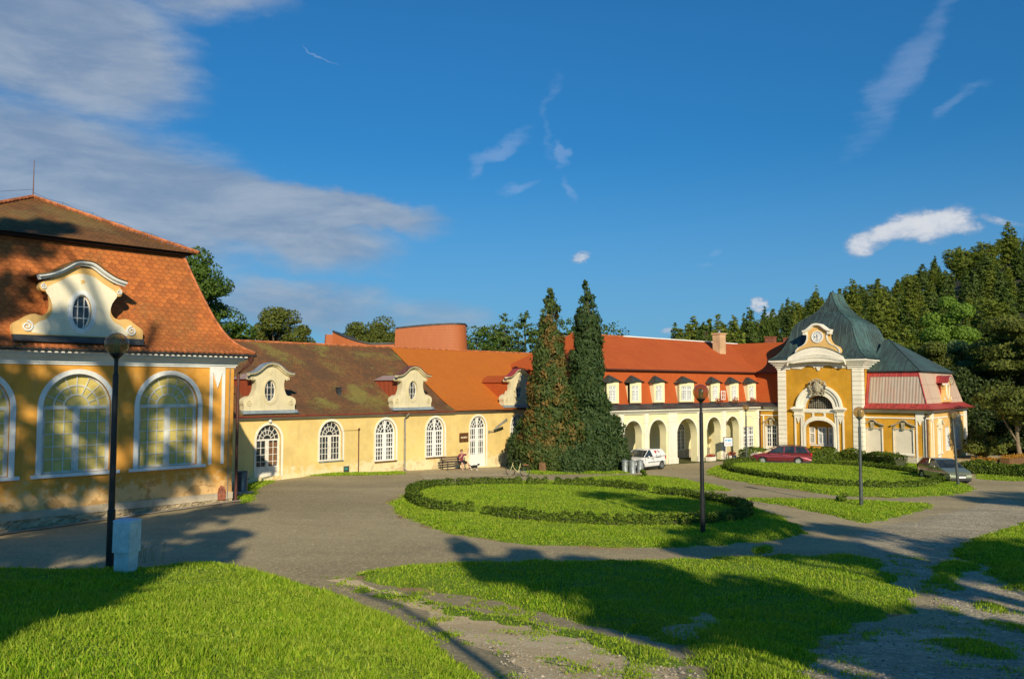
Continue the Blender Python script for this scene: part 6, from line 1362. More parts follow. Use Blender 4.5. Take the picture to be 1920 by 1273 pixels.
caster((-5.6,-8), 'huge tree left behind the viewpoint', [
    (-3.8,12.3,2.3,2.0,1500),(-6.5,13.0,2.6,2.2,1300),(-2.4,15.0,1.9,.9,700),(-5.5,15.8,2.8,1.4,900),(-8.5,15.5,2.6,1.6,900),(-1.6,16.4,1.0,.6,160),(-2.2,19.4,1.5,.7,260),(-4.0,18.0,2.2,.9,420),(-3.0,13.2,1.3,1.5,500),
    (-8.6,20.6,1.9,1.6,420),(-6.6,22.8,1.5,1.3,260),(-9.6,23.2,1.7,1.5,330),(-4.6,21.4,1.3,1.5,220),(-4.2,24.2,1.3,1.2,200),(-7.6,25.0,1.5,.9,240),(-2.6,22.6,.8,1.5,90),(-10.4,26.2,1.6,1.6,420),(-10.2,28.8,1.4,1.2,360),(-9.4,30.2,1.0,.8,200),(-11.6,22.0,2,3,500),(-5.9,20.2,1.2,.8,160),(-5.5,17.3,3.2,1.2,900),(-8.5,18.2,2.0,1.2,420),(-3.1,11.3,1.3,1.2,800),(-5.5,11.2,2.0,1.6,900),(-2.6,12.7,.85,.9,400),(-7.5,11.2,2.0,1.6,700),(-3.6,9.8,1.6,.8,500)], 27, seed=61)
caster((8.0,-8), 'medium tree behind the viewpoint', [(5.6,14.3,.9,.9,420),(6.6,14.0,1.2,1.0,620),(8.0,14.2,1.4,1.0,720),(9.3,14.2,.8,1.1,420),(7.4,12.9,1.1,1.0,250),(9.0,12.9,1.6,1.1,400),(10.7,12.6,1.6,1.15,900),(12.0,12.2,1.3,1.0,700),(13.2,11.6,1.3,.9,600),(8.2,11.4,1.0,.6,190),(6.9,11.7,.6,.4,90),(9.9,11.4,1.6,.9,420),(9.2,10.6,1.3,.5,200),(11.8,10.9,1.8,1.1,850),(14.6,11.1,1.6,.9,650),(5.2,15.7,.4,.8,100),(6.9,15.4,.5,.5,90),(10.6,9.8,2.4,1.1,900),(13.5,9.9,2.2,1.1,800),(16.5,10.4,2.0,1.4,700)], 15, seed=62, tr=.3)
caster((16.5,-8), 'broad tree right behind the viewpoint', [(12.2,15.9,1.0,.45,180),(15.9,14.4,.9,.7,350),(15.4,15.5,1.0,.7,350),(14.4,16.3,1.4,.7,420),(16.8,16.4,1.6,.9,600),(16.4,15.1,1.3,.7,420),(18.4,15.0,1.4,.9,500),(20.6,15.8,1.8,1.2,600),(20.2,14.6,1.6,.7,420),(15.2,17.9,1.6,.55,420),(17.2,18.2,1.5,.9,420),(13.2,17.3,.9,.35,120),(16.6,19.8,1.6,.7,380),(14.6,19.9,.9,.4,120),(17.2,21.3,1.4,.7,340),(14.3,21.9,1.6,.35,220),(15.4,20.9,1.3,.4,200),(18.9,20.4,1.2,1.1,260),(19.5,17.6,1.3,.8,240),(22.4,15.6,2,1.6,500)], 21, seed=63, tr=.36)
SHADOW_POLE = [(1.55,-3,10.85),(1.9,-3,10.6),(2.2,-3,10.1),(2.4,-3,9.6),(2.5,-3,9.1),(2.58,-3,8.7),(2.62,-3,8.2),(2.66,-3,6.5)]  # added unseen trunk, bent point by point to cast a curved shadow line
t = thing('shadow_trunk', (2.7,-3,g1(2.7,-2)), 0, 'unseen bare trunk just behind the viewpoint, bent to cast a thin shadow line', 'tree', 'park trees beside the viewpoint'); b = MB(); P = [Vector(p) for p in SHADOW_POLE]; o_ = Vector(t.location)
b.tube([Vector((P[-1].x+.05,-3,o_.z-.3))-o_]+[p-o_ for p in reversed(P)], [.11]+[.095-.045*k/len(P) for k in range(len(P))], 8); b.tube([P[0]-o_, P[0]-o_+Vector((-.35,0,.25))], .06, 6); b.tube([P[1]-o_, P[1]-o_+Vector((.4,0,.5)), P[1]-o_+Vector((.5,0,.9))], .03, 6); part('trunk', b, W_['bark'], t, smooth=True)
caster((35,-8), 'distant tree far right of the viewpoint', [(34.6,22.6,1.4,.4,220),(36.8,23.4,2.2,.8,500),(39.4,23.6,2.6,1.6,800),(35.2,23.6,1.0,.3,120)], 22, seed=64)

# ================================================================== OBJECTS
def glass_globe():
    m_ = bpy.data.materials.new('smoky_globe'); m_.use_nodes = True; T = NT(m_.node_tree); T.N.clear(); o = T.n('ShaderNodeOutputMaterial')
    a = T.n('ShaderNodeBsdfTransparent'); a.inputs[0].default_value = (.84,.66,.38,1); g = T.n('ShaderNodeBsdfGlossy'); g.inputs['Roughness'].default_value = .06; lw_ = T.n('ShaderNodeLayerWeight'); lw_.inputs[0].default_value = .35
    mx = T.n('ShaderNodeMixShader'); T.L.new(T.m('ADD', T.m('MULTIPLY', T.m('POWER', lw_.outputs['Facing'], 2.0), .75), .05), mx.inputs[0]); T.L.new(a.outputs[0], mx.inputs[1]); T.L.new(g.outputs[0], mx.inputs[2]); df = T.n('ShaderNodeBsdfTranslucent'); df.inputs[0].default_value = (.75,.55,.25,1); d2 = T.n('ShaderNodeBsdfDiffuse'); d2.inputs[0].default_value = (.62,.46,.22,1); a1_ = T.n('ShaderNodeMixShader'); a1_.inputs[0].default_value = .5; T.L.new(df.outputs[0], a1_.inputs[1]); T.L.new(d2.outputs[0], a1_.inputs[2]); a2_ = T.n('ShaderNodeMixShader'); a2_.inputs[0].default_value = .20; T.L.new(mx.outputs[0], a2_.inputs[1]); T.L.new(a1_.outputs[0], a2_.inputs[2]); T.L.new(a2_.outputs[0], o.inputs[0]); return m_
GLOBE = glass_globe()
def street_lamp(px, py, H, label, mat, lean=(0,0), dz=0):
    q = gnd(px, py); t = thing('street_lamp', (q[0], q[1], g1(*q)+dz), 0, label, 'street lamp', 'globe street lamps on tall poles')
    b = MB(); b.lathe([(.085,-.3),(.085,.0),(.085,1.2),(.070,1.22),(.062,H-1.0),(.062,H-.92),(.045,H-.90),(.042,H-.62)], 12); part('pole', b, mat, t, smooth=True)
    b = MB(); b.lathe([(.042,H-.64),(.05,H-.58),(.11,H-.52),(.15,H-.47),(.15,H-.45),(.05,H-.45)], 14); part('globe_holder', b, mat, t, smooth=True)
    b = MB(); b.ball((0,0,H-.25), .255, 24); part('globe', b, GLOBE, t, smooth=True, ang=180)
    b = MB(); b.lathe([(.05,H-.45),(.075,H-.42),(.075,H-.16),(.05,H-.14),(.0,H-.13)], 12)
    for k in range(7): b.lathe([(.076,H-.40+k*.035),(.088,H-.39+k*.035),(.076,H-.38+k*.035)], 12)
    part('lamp_fitting', b, W_['zinc'], t)
    t.rotation_euler = (R(lean[1]), R(lean[0]), 0); return t
q = gnd(208,1088)
street_lamp(205,1086,5.10,'nearest black globe lamp beside the small white cabinet on the left lawn', W_['black'], (.25,0), .30)
street_lamp(1318,1009,4.85,'tall black globe lamp at the front edge of the oval lawn', W_['black'], (-.1,0), .08)
street_lamp(1615,953,4.50,'grey green globe lamp standing on the triangular lawn', W_['polegrey'], (.1,0), .05)
street_lamp(1797,914,4.55,'leaning grey globe lamp next to the green car', W_['polegrey'], (-3.2,0), .05)
street_lamp(1400,866,4.75,'farthest thin globe lamp in front of the arcade wing', W_['polegrey'], (0,0), 0)
# electric cabinet
q = gnd(234,1112); CBm = simple('weathered_pale_fibreglass', (.66,.76,.78), .5, var=.16, scale=5); t = thing('utility_cabinet', (q[0], q[1], g1(*q)+.26), R(-14), 'small weathered white utility cabinet on a narrower base next to the nearest lamp', 'utility cabinet')
b = MB(); b.box(-.17,.17,-.14,.14,-.2,.58); part('base', b, CBm, t)
b = MB(); b.box(-.20,.20,-.17,.17,.58,1.20); b.add([(-.21,-.18,1.20),(.21,-.18,1.20),(.21,.18,1.20),(-.21,.18,1.20),(-.19,-.16,1.235),(.19,-.16,1.235),(.19,.16,1.235),(-.19,.16,1.235)], [(0,1,5,4),(1,2,6,5),(2,3,7,6),(3,0,4,7),(4,5,6,7),(0,3,2,1)]); part('housing', b, CBm, t)
b = MB(); b.box(-.18,.18,-.182,-.17,.61,1.17); b.box(-.16,-.14,-.195,-.182,.85,.93); part('door', b, CBm, t); t.rotation_euler = (R(1.5), R(2), R(-14))
# bins
def can(px, py, label, mat, r=.25, h=.9, group=None, dz=0, name='dustbin', ang=0):
    q = gnd(px, py); t = thing(name, (q[0], q[1], g1(*q)+dz), ang, label, 'dustbin', group); b = MB()
    b.lathe([(0,.0),(r*.90,.0),(r*.92,.06),(r*.9,.08),(r*1.0,h-.06),(r*1.08,h-.04),(r*1.08,h),(r*.98,h),(r*.95,h-.1),(0,h-.14)], 20); part('body', b, mat, t, smooth=True, ang=40)
    b = MB()
    for k in (0, PI): b.tube([(r*math.cos(k+.2),r*math.sin(k+.2),h*.62),((r+.07)*math.cos(k),(r+.07)*math.sin(k),h*.62),(r*math.cos(k-.2),r*math.sin(k-.2),h*.62)], .012, 5)
    part('handle', b, W_['darkzinc'], t); return t
ZB = simple('galvanised_bin', (.34,.38,.39), .45, .55, .25, 5); G3 = 'metal dustbins beside the evergreen'
def lid(t, r, h, tilt=0):
    b = MB(); b.lathe([(r*1.12,h+.0),(r*1.12,h+.03),(r*.7,h+.07),(.0,h+.09)], 18); b.tube([(-.05,0,h+.09),(-.04,0,h+.13),(.04,0,h+.13),(.05,0,h+.09)], .010, 5); part('lid', b, ZB, t, smooth=True, ang=40)
for px, py, l_ in ((1172,887,'left of the three metal dustbins'),(1186,888,'middle one of the three metal dustbins'),(1200,887,'right of the three metal dustbins, nearest the white van')): tt = can(px, py, l_, ZB, .24, .84, G3); lid(tt, .24, .84)
can(453,927,'blue grey metal dustbin on a perforated concrete slab at the corner of the orange pavilion', simple('blue_grey_bin', (.08,.13,.17), .4, .4, .25, 3), .27, .92, dz=.14)
q = gnd(455,929); b = MB(); b.box(-.45,.45,-.25,.25,0,.14)
for x in (-.25,-.12,.12,.24): b.lathe([(0,0),(.03,0)], 6, (x, -.3))
t = part('concrete_slab', b, W_['plinth'], None, (q[0], q[1], g1(*q)+.02), R(10), label='perforated concrete slab under the blue grey dustbin', cat='slab')
b = MB()
for x in (-.27,-.17,.13,.25): b.box(x, x+.05, -.256, -.249, .04, .10)
part('hole', b, W_['black'], t)
q = gnd(1017,887); b = MB()
for k in range(14): a = 2*PI*k/14; b.box(.2*math.cos(a)-.035, .2*math.cos(a)+.035, .2*math.sin(a)-.02, .2*math.sin(a)+.02, 0, .7)
b.lathe([(.19,.05),(.19,.66)], 14); part('litter_bin', b, W_['brownwood'], None, (q[0], q[1], g1(*q)), label='small slatted wooden litter bin at the foot of the browning thuja', cat='litter bin')
# drain pipe piece and bench etc.
UX = Vector((.6934,.7206,0)); UY = Vector((-.7206,.6934,0)); M0 = Vector((-14.3814,46.8123,0))
def mw(x, y, dz=0): p = M0+UX*x+UY*y; return (p.x, p.y, g1(p.x, p.y)+dz)
def bench(loc, rz):
    t = thing('park_bench', loc, rz, 'weathered brown wooden bench on cast iron legs against the yellow wall', 'bench'); WD = simple('weathered_bench_wood', (.14,.095,.055), .8, var=.4, scale=8)
    b = MB()
    for k in range(4): b.box(-.95,.95,-.28+k*.13,-.17+k*.13,.43,.465)
    part('seat', b, WD, t); b = MB()
    for k in range(3): y = .26+k*.05; z = .56+k*.13; b.add([(-.95,y,z),(.95,y,z),(.95,y+.035,z+.10),(-.95,y+.035,z+.10),(-.95,y+.03,z-.01),(.95,y+.03,z-.01),(.95,y+.065,z+.09),(-.95,y+.065,z+.09)], [(0,1,2,3),(7,6,5,4),(0,4,5,1),(1,5,6,2),(2,6,7,3),(3,7,4,0)])
    part('backrest', b, WD, t)
    for x in (-.78,.78):
        b = MB(); b.tube([(x,-.30,0),(x,-.26,.25),(x,-.24,.43)], .035, 6); b.tube([(x,.38,0),(x,.26,.22),(x,.22,.43),(x,.30,.62),(x,.42,.95)], .035, 6); b.tube([(x,-.28,.42),(x,.24,.42)], .03, 6); b.tube([(x,-.26,.42),(x,-.28,.62),(x,-.1,.68),(x,.30,.66)], .025, 6); part('leg', b, W_['black'], t, smooth=True)
    return t
BX, BY = 13.9, -1.15; bench(mw(BX, BY), R(46.1))
# person and dog
def skin(name, V, E_, Rr, mat, sub=1, root=0):
    me_ = bpy.data.meshes.new(name); me_.from_pydata(V, E_, []); o_ = bpy.data.objects.new(name, me_); COL.objects.link(o_); s_ = o_.modifiers.new('s', 'SKIN'); s_.use_smooth_shade = True
    for i, r_ in enumerate(Rr): me_.skin_vertices[0].data[i].radius = (r_, r_) if not hasattr(r_, '__len__') else r_
    me_.skin_vertices[0].data[root].use_root = True
    m2 = o_.modifiers.new('u', 'SUBSURF'); m2.levels = sub; m2.render_levels = sub
    dg = bpy.context.evaluated_depsgraph_get(); dg.update(); ev = o_.evaluated_get(dg); out = bpy.data.meshes.new_from_object(ev); bpy.data.objects.remove(o_); out.materials.clear()
    for m_ in (mat if isinstance(mat, list) else [mat]): out.materials.append(m_)
    out.name = name; out.polygons.foreach_set('use_smooth', [True]*len(out.polygons)); return out
def person():
    SK = simple('skin', (.55,.32,.22), .6, var=.05); SH = simple('maroon_shirt', (.21,.035,.055), .85, var=.2, scale=9); BL = simple('black_shorts', (.012,.012,.018), .85); SHO = simple('light_shoes', (.55,.5,.42), .7); HA = simple('short_brown_hair', (.16,.07,.03), .8, var=.3, scale=30)
    V = [(0,0,.56),(0,-.02,.78),(0,-.03,.98),(0,-.05,1.10),(0,-.07,1.17),(0,-.09,1.27),(0,-.10,1.35),
         (-.12,-.03,1.03),(-.21,-.06,1.0),(-.27,-.22,.82),(-.14,-.30,1.02),(-.08,-.26,1.12),   # arm bent, hand at the face
         (.12,-.03,1.03),(.21,-.05,1.03),(.40,-.12,1.05),(.50,-.16,1.28),(.51,-.17,1.36),         # arm raised
         (-.11,-.05,.53),(-.19,-.42,.52),(-.20,-.46,.12),(-.20,-.48,.05),(-.21,-.62,.03),
         (.12,-.05,.53),(.30,-.40,.52),(.42,-.44,.12),(.42,-.45,.05),(.45,-.60,.03)]
    E_ = [(0,1),(1,2),(2,3),(3,4),(4,5),(5,6),(2,7),(7,8),(8,9),(9,10),(10,11),(2,12),(12,13),(13,14),(14,15),(15,16),(0,17),(17,18),(18,19),(19,20),(20,21),(0,22),(22,23),(23,24),(24,25),(25,26)]
    Rr = [(.15,.13),(.15,.12),(.14,.11),.06,.055,(.085,.095),(.07,.08),.08,.062,.048,.036,.035,.08,.062,.046,.034,.035,.10,.072,.048,.045,.035,.10,.072,.048,.045,.035]
    def fingers(c, d, up, r=.0085):
        k0 = len(V)
        for j in range(5):
            a = (j-2)*.016; base = len(V); l_ = (.055,.075,.082,.076,.06)[j]*(1 if j else .8); s_ = Vector(d); u_ = Vector(up)
            o_ = Vector(c)+u_*a+(u_*-.02 if j == 0 else Vector((0,0,0)))
            V.append(tuple(o_)); V.append(tuple(o_+s_*l_*.55+u_*(a*.5)+(u_*-.02 if j == 0 else Vector((0,0,0))))); V.append(tuple(o_+s_*l_+Vector((0,.012,0))+u_*(a*.7)+(u_*-.03 if j == 0 else Vector((0,0,0)))))
            Rr.extend([.011,.0095,.008]); E_.append((16 if c[0] > 0 else 11, base)); E_.append((base, base+1)); E_.append((base+1, base+2))
    fingers((.51,-.17,1.41), (0,0,1), (1,0,0)); fingers((-.055,-.25,1.17), (.35,.1,.9), (.8,0,-.3))
    loc = Vector(mw(BX+.62, BY-.02)); rz = R(40)
    p_ = put('person', skin('person', V, E_, Rr, SK, 2), None, loc, rz, 'person in a maroon shirt and black shorts sitting on the bench with one arm raised', 'person')
    g = lambda idx, ee, rr, nm, m_: put(nm, skin(nm, [V[i] for i in idx], ee, rr, m_, 2), p_)
    g([0,1,2,7,8,9,12,13,14], [(0,1),(1,2),(2,3),(3,4),(4,5),(2,6),(6,7),(7,8)], [(.17,.15),(.175,.145),(.165,.13),.10,.085,.066,.10,.085,.07], 'shirt', SH)
    g([0,17,18,22,23], [(0,1),(1,2),(0,3),(3,4)], [(.16,.14),.125,.095,.125,.095], 'shorts', BL)
    for i in (20, 25): put('shoe', skin('shoe', [V[i], V[i+1]], [(0,1)], [.055,.045], SHO, 1), p_)
    b = MB(); b.ball((0,-.075,1.345), (.098,.105,.085), 12); b.ball((0,-.04,1.30), (.095,.08,.09), 10); part('hair', b, HA, p_, smooth=True, ang=180)
    b = MB()
    for s_ in (-1, 1): b.ball((s_*.033,-.183,1.30), .010, 6); 
    part('eye', b, W_['black'], p_); b = MB(); b.ball((0,-.195,1.272), (.013,.02,.018), 6)
    for s_ in (-1, 1): b.ball((s_*.09,-.085,1.28), (.012,.022,.03), 6)
    part('nose_and_ears', b, SK, p_, smooth=True, ang=180); b = MB(); b.ball((0,-.178,1.235), (.026,.008,.006), 6); part('mouth', b, SH, p_)
person()
def dog():
    m_, T, b_ = newmat('black_white_fur'); p = T.n('ShaderNodeTexCoord').outputs['Object']; x, y, z = T.sep(p); n = T.noise(p, 9, 3)
    legs = T.mr(T.m('ADD', z, T.m('MULTIPLY', n, .08)), .25, .30, 1, 0); ch = T.m('MULTIPLY', T.mr(x, .22, .27), T.mr(z, .50, .44)); c = T.mix(T.m('MAXIMUM', legs, ch), (.012,.011,.012), (.70,.66,.58)); T.put(b_, 'Base Color', c); b_.inputs['Roughness'].default_value = .9
    V = [(0,0,.40),(.20,0,.38),(.30,0,.46),(.36,0,.55),(.46,0,.54),(.52,0,.52),(-.20,0,.40),(-.30,0,.42),(-.40,0,.50),(-.48,.02,.56),
         (.20,.07,.26),(.19,.07,.14),(.20,.07,.02),(.20,-.07,.26),(.22,-.07,.14),(.23,-.07,.02),(-.20,.07,.28),(-.26,.07,.17),(-.22,.07,.02),(-.18,-.07,.28),(-.25,-.07,.17),(-.21,-.07,.02),(.35,.045,.63),(.35,-.045,.63)]
    E_ = [(0,1),(1,2),(2,3),(3,4),(4,5),(0,6),(6,7),(7,8),(8,9),(1,10),(10,11),(11,12),(1,13),(13,14),(14,15),(6,16),(16,17),(17,18),(6,19),(19,20),(20,21),(3,22),(3,23)]
    Rr = [(.10,.12),(.11,.14),.075,.072,.045,.028,(.09,.11),.05,.035,.025,.05,.026,.024,.05,.026,.024,.055,.028,.022,.055,.028,.022,.02,.02]
    q = Vector(mw(BX+.95, BY-1.0)); dg_ = put('dog', skin('dog', V, E_, Rr, m_, 2), None, q, R(20), 'black dog with white legs and chest standing at the feet of the seated person', 'dog'); dg_.scale = (.8,.8,.8)
dog()
def wheel_ring(b, c, r, tr, ax, n=28):
    c = Vector(c); pts = [c+Vector((math.cos(2*PI*k/n)*r*ax[0], math.cos(2*PI*k/n)*r*ax[1], math.sin(2*PI*k/n)*r)) for k in range(n+1)]; b.tube(pts, tr, 6, cap=False)
def bicycle():
    q = gnd(970,893); t = thing('bicycle', (q[0], q[1], g1(*q)), R(150), 'pale yellow step-through bicycle with a basket parked in front of the thujas', 'bicycle'); FR = simple('pale_yellow_frame', (.60,.55,.25), .4)
    f = (1,0)
    for x, nm in ((.52,'wheel'),(-.52,'wheel')):
        b = MB(); wheel_ring(b, (x,0,.34), .33, .024, f); w_ = part(nm, b, W_['black'], t, smooth=True)
        b = MB(); [b.tube([(x,0,.34),(x+.32*math.cos(a),0,.34+.32*math.sin(a))], .0015, 4) for a in np.linspace(0, 2*PI, 13)[:-1]]; b.ball((x,0,.34), .03, 8); part('spokes', b, W_['zinc'], w_)
    b = MB(); b.tube([(.52,0,.34),(.40,0,.72),(.36,0,.86)], .018, 6); b.tube([(.40,0,.70),(.20,0,.42),(-.05,0,.28)], .026, 6); b.tube([(-.05,0,.28),(-.18,0,.82)], .020, 6); b.tube([(-.05,0,.28),(-.52,0,.34),(-.15,0,.66)], .013, 6); part('frame', b, FR, t, smooth=True)
    b = MB(); b.tube([(.36,0,.86),(.34,0,1.0)], .014, 6); b.tube([(.22,-.27,1.0),(.36,-.2,1.02),(.38,0,1.0),(.36,.2,1.02),(.22,.27,1.0)], .014, 6); part('handlebar', b, W_['black'], t, smooth=True)
    b = MB(); b.ball((-.22,0,.90), (.14,.09,.04), 8); b.tube([(-.18,0,.80),(-.2,0,.9)], .015, 5); part('saddle', b, W_['black'], t, smooth=True)
    b = MB(); b.tube([(-.35,.0,.66),(-.75,0,.68)], .012, 5); b.box(-.72,-.40,-.09,.09,.68,.80); b.ball((-.82,0,.62), .035, 6); part('carrier', b, W_['brownwood'], t)
    b = MB(); b.tube([(-.02,.02,.28),(-.02,.10,.16)], .012, 5); b.tube([(-.07,-.02,.28),(-.09,-.10,.42)], .012, 5); b.lathe([(.085,0),(.085,.006)], 14, (0,0)); part('pedals', b, W_['zinc'], t)
    t.rotation_euler = (R(7), 0, R(150))
bicycle()

# ---- cars
RUB = simple('tyre_rubber', (.02,.02,.02), .85); RIM = simple('alloy_rim', (.45,.46,.48), .35, .8, .1); PLA = simple('black_plastic', (.025,.026,.028), .6)
CG = glassmat('car_glass', (.015,.02,.022), .05, .4); HLm = simple('headlight_glass', (.65,.66,.66), .12, .3, .05); RLm = simple('tail_light', (.45,.02,.02), .2)
def paint(name, col, metal=.3):
    m_, T, b = newmat(name); p = T.n('ShaderNodeTexCoord').outputs['Object']; z = T.sep(p)[2]; n = T.noise(p, 3, 4)
    c = T.mix(T.m('MULTIPLY', T.mr(z, .55, .15), T.mr(n, .3, .7, .1, .4)), col, (.22,.19,.15)); T.put(b, 'Base Color', c); b.inputs['Roughness'].default_value = .32; b.inputs['Metallic'].default_value = metal; b.inputs['Coat Weight'].default_value = .8; b.inputs['Coat Roughness'].default_value = .08; return m_
def car(loc, heading, label, cat, name, lower, cabin, belt, W, xf, xr, pm, wr=.31, side_windows=(), pillars=(), roof=(0,0,0), rails=False, plate=True, extra=None, backpanel=None, bump=True):
    """x from 0 (nose) to L; drawn with nose towards -x"""
    t = thing(name, loc, heading, label, cat); L = max(p[0] for p in lower); cx = L/2; hw = W/2
    body = [(x-cx, z) for x, z in lower]
    b = MB(); n = len(body); vs = []; rows = [(-hw,0),( -hw+.0,0)]
    # lofted body: full width at the waist, drawn in towards bonnet top and sills
    def yw(x, z):
        e = min((x+cx), (L-(x+cx))); k = 1-.16*max(0, 1-e/.55)**2; k *= 1-.05*max(0, (z-.62)/.4); k *= 1-.04*max(0, (.40-z)/.25); return hw*k
    poly = list(reversed(body)) if sum(body[i][0]*body[(i+1)%n][1]-body[(i+1)%n][0]*body[i][1] for i in range(n)) < 0 else body
    tr = tessellate_polygon([[Vector((x,z,0)) for x, z in poly]])
    vs = [(x,-yw(x,z),z) for x, z in poly]+[(x,yw(x,z),z) for x, z in poly]; fs = []
    for q in tr:
        a, c, d = [poly[i] for i in q]; q = tuple(q) if (c[0]-a[0])*(d[1]-a[1])-(c[1]-a[1])*(d[0]-a[0]) > 0 else tuple(reversed(q)); fs += [q, tuple(n+i for i in reversed(q))]
    fs += [(i, n+i, n+(i+1)%n, (i+1)%n) for i in range(n)]
    b.add(vs, fs); bo = part('body', b, pm, t); md = bo.modifiers.new('b', 'BEVEL'); md.width = .035; md.segments = 3; md.angle_limit = R(40); bo.data.polygons.foreach_set('use_smooth', [True]*len(bo.data.polygons)); wn_ = bo.modifiers.new('w', 'WEIGHTED_NORMAL')
    # cabin: tapered glass volume with painted roof and pillars
    zt = max(z for x, z in cabin); zb = belt
    def cy_(z): return hw*(.955-.20*max(0, (z-zb))/(zt-zb))
    cp_ = [(x-cx, z) for x, z in cabin]; m_ = len(cp_); cp2 = cp_ if sum(cp_[i][0]*cp_[(i+1)%m_][1]-cp_[(i+1)%m_][0]*cp_[i][1] for i in range(m_)) > 0 else list(reversed(cp_))
    g = MB(); tr = tessellate_polygon([[Vector((x,z,0)) for x, z in cp2]]); fs = []
    for q in tr:
        a, c, d = [cp2[i] for i in q]; q = tuple(q) if (c[0]-a[0])*(d[1]-a[1])-(c[1]-a[1])*(d[0]-a[0]) > 0 else tuple(reversed(q)); fs += [q, tuple(m_+i for i in reversed(q))]
    fs += [(i, m_+i, m_+(i+1)%m_, (i+1)%m_) for i in range(m_)]
    g.add([(x,-cy_(z),z) for x, z in cp2]+[(x,cy_(z),z) for x, z in cp2], fs); part('windows', g, CG, t)
    r_ = MB(); x0, x1, th = roof
    top = [(x-cx, z) for x, z in cabin if z > zt-.20 and x0-.01 <= x <= x1+.01]; top.sort()
    for (xa, za), (xb, zb_) in zip(top[:-1], top[1:]):
        r_.add([(xa,-cy_(za)-.012,za-.045),(xb,-cy_(zb_)-.012,zb_-.045),(xb,-cy_(zb_)+.05,zb_+.022),(xa,-cy_(za)+.05,za+.022),(xa,cy_(za)+.012,za-.045),(xb,cy_(zb_)+.012,zb_-.045),(xb,cy_(zb_)-.05,zb_+.022),(xa,cy_(za)-.05,za+.022)], [(0,1,2,3),(3,2,6,7),(5,4,7,6)])
    for (a, c_, w_) in pillars:
        for s_ in (-1, 1):
            p, q = Vector((a[0]-cx, s_*(cy_(a[1])+.006), a[1])), Vector((c_[0]-cx, s_*(cy_(c_[1])+.006), c_[1])); 
            r_.add([(p.x-w_/2,p.y,p.z),(p.x+w_/2,p.y,p.z),(q.x+w_/2,q.y,q.z),(q.x-w_/2,q.y,q.z)], [(0,1,2,3) if s_ < 0 else (3,2,1,0)]); r_.tube([p, q], .022, 5)
    part('roof', r_, pm, t, smooth=True)
    if backpanel:   # painted panels in place of rear side windows
        pp = MB()
        for s_ in (-1, 1):
            q = [(x-cx, s_*(cy_(z)+.014), z) for x, z in backpanel]; pp.add(q, [tuple(range(len(q))) if s_ < 0 else tuple(reversed(range(len(q))))])
        part('side_panel', pp, pm, t)
    for x in (xf, xr):
        for s_ in (-1, 1):
            b = MB(); y = s_*(hw-.02); prof = [(wr*.62,0),(wr*.68,.0),(wr*.97,.0),(wr,.03),(wr,.17),(wr*.97,.2),(0,.2)]
            def disc(pr, mb):
                nn = 22; vv = [(x-cx+r0*math.cos(2*PI*k/nn), y-s_*d0, wr+r0*math.sin(2*PI*k/nn)) for r0, d0 in pr for k in range(nn)]; ff = [(i*nn+k, i*nn+(k+1)%nn, (i+1)*nn+(k+1)%nn, (i+1)*nn+k) for i in range(len(pr)-1) for k in range(nn)]; mb.add(vv, ff)
            disc(prof, b); wh = part('wheel', b, RUB, t, smooth=True, ang=50)
            b = MB(); disc([(0,.0),(.06,-.005),(.07,.03),(wr*.60,.025),(wr*.63,-.002),(wr*.68,.01)], b)
            for k in range(5):
                a = 2*PI*k/5; 
                b.add([(x-cx+rr*math.cos(a+da), y-s_*yy, wr+rr*math.sin(a+da)) for rr, da, yy in ((.05,-.5,.002),(wr*.6,-.13,.006),(wr*.6,.13,.006),(.05,.5,.002))], [(0,1,2,3)])
            part('rim', b, RIM, wh, smooth=True, ang=50)
    b = MB()
    for s_ in (-1, 1):
        for x in (xf, xr): b.add([(x-cx+(wr+.05)*math.cos(PI*k/12), s_*(hw-.28), wr+(wr+.05)*math.sin(PI*k/12)) for k in range(13)], [tuple(range(13))])
    b.box(.15-cx, L-.15-cx, -hw+.1, hw-.1, .17, .34); part('underbody', b, PLA, t)
    nz = [z for x, z in lower if x < .25]; 
    for s_ in (-1, 1):
        b = MB(); b.ball((.14-cx, s_*(hw-.27), max(nz)-.09), (.12,.17,.075), 10); part('headlight', b, HLm, t, smooth=True, ang=180)
        b = MB(); b.box(L-.10-cx, L+.004-cx, s_*(hw-.20)-.09, s_*(hw-.20)+.09, .72, .98); part('tail_light', b, RLm, t)
        b = MB(); b.ball((1.45-cx if not extra else 1.25-cx, s_*(hw+.08), belt+.04), (.06,.09,.06), 8); part('mirror', b, pm, t, smooth=True, ang=180)
    b = MB(); b.box(-cx+.0-.015, -cx+.16, -hw*.78, hw*.78, .26, .40); b.box(-cx-.004, -cx+.1, -.32, .32, .50, .60); part('grille', b, PLA, t)
    if plate: b = MB(); b.box(-cx-.035,-cx-.01,-.26,.26,.40,.51); part('number_plate', b, W_['white'], t); b = MB(); b.box(L-cx+.005,L-cx+.02,-.26,.26,.62,.73); part('number_plate', b, W_['white'], t)
    # door shut lines and handles
    b = MB()
    for s_ in (-1, 1):
        for x in side_windows: b.box(x-cx-.006, x-cx+.006, s_*hw*.996-.004, s_*hw*.996+.004, .36, belt-.04)
        for x in side_windows[1:]: b.box(x-cx-.22, x-cx-.06, s_*hw*.98-.02, s_*hw*.98+.02, belt-.14, belt-.11)
    part('door_handle', b, PLA, t)
    if rails:
        b = MB()
        for s_ in (-1, 1): b.tube([(x0+.1-cx, s_*hw*.70, zt-.02),(x0+.35-cx, s_*hw*.71, zt+.06),(x1-.35-cx, s_*hw*.71, zt+.05),(x1-.1-cx, s_*hw*.70, zt-.03)], .018, 5)
        part('roof_rail', b, PLA, t)
    return t
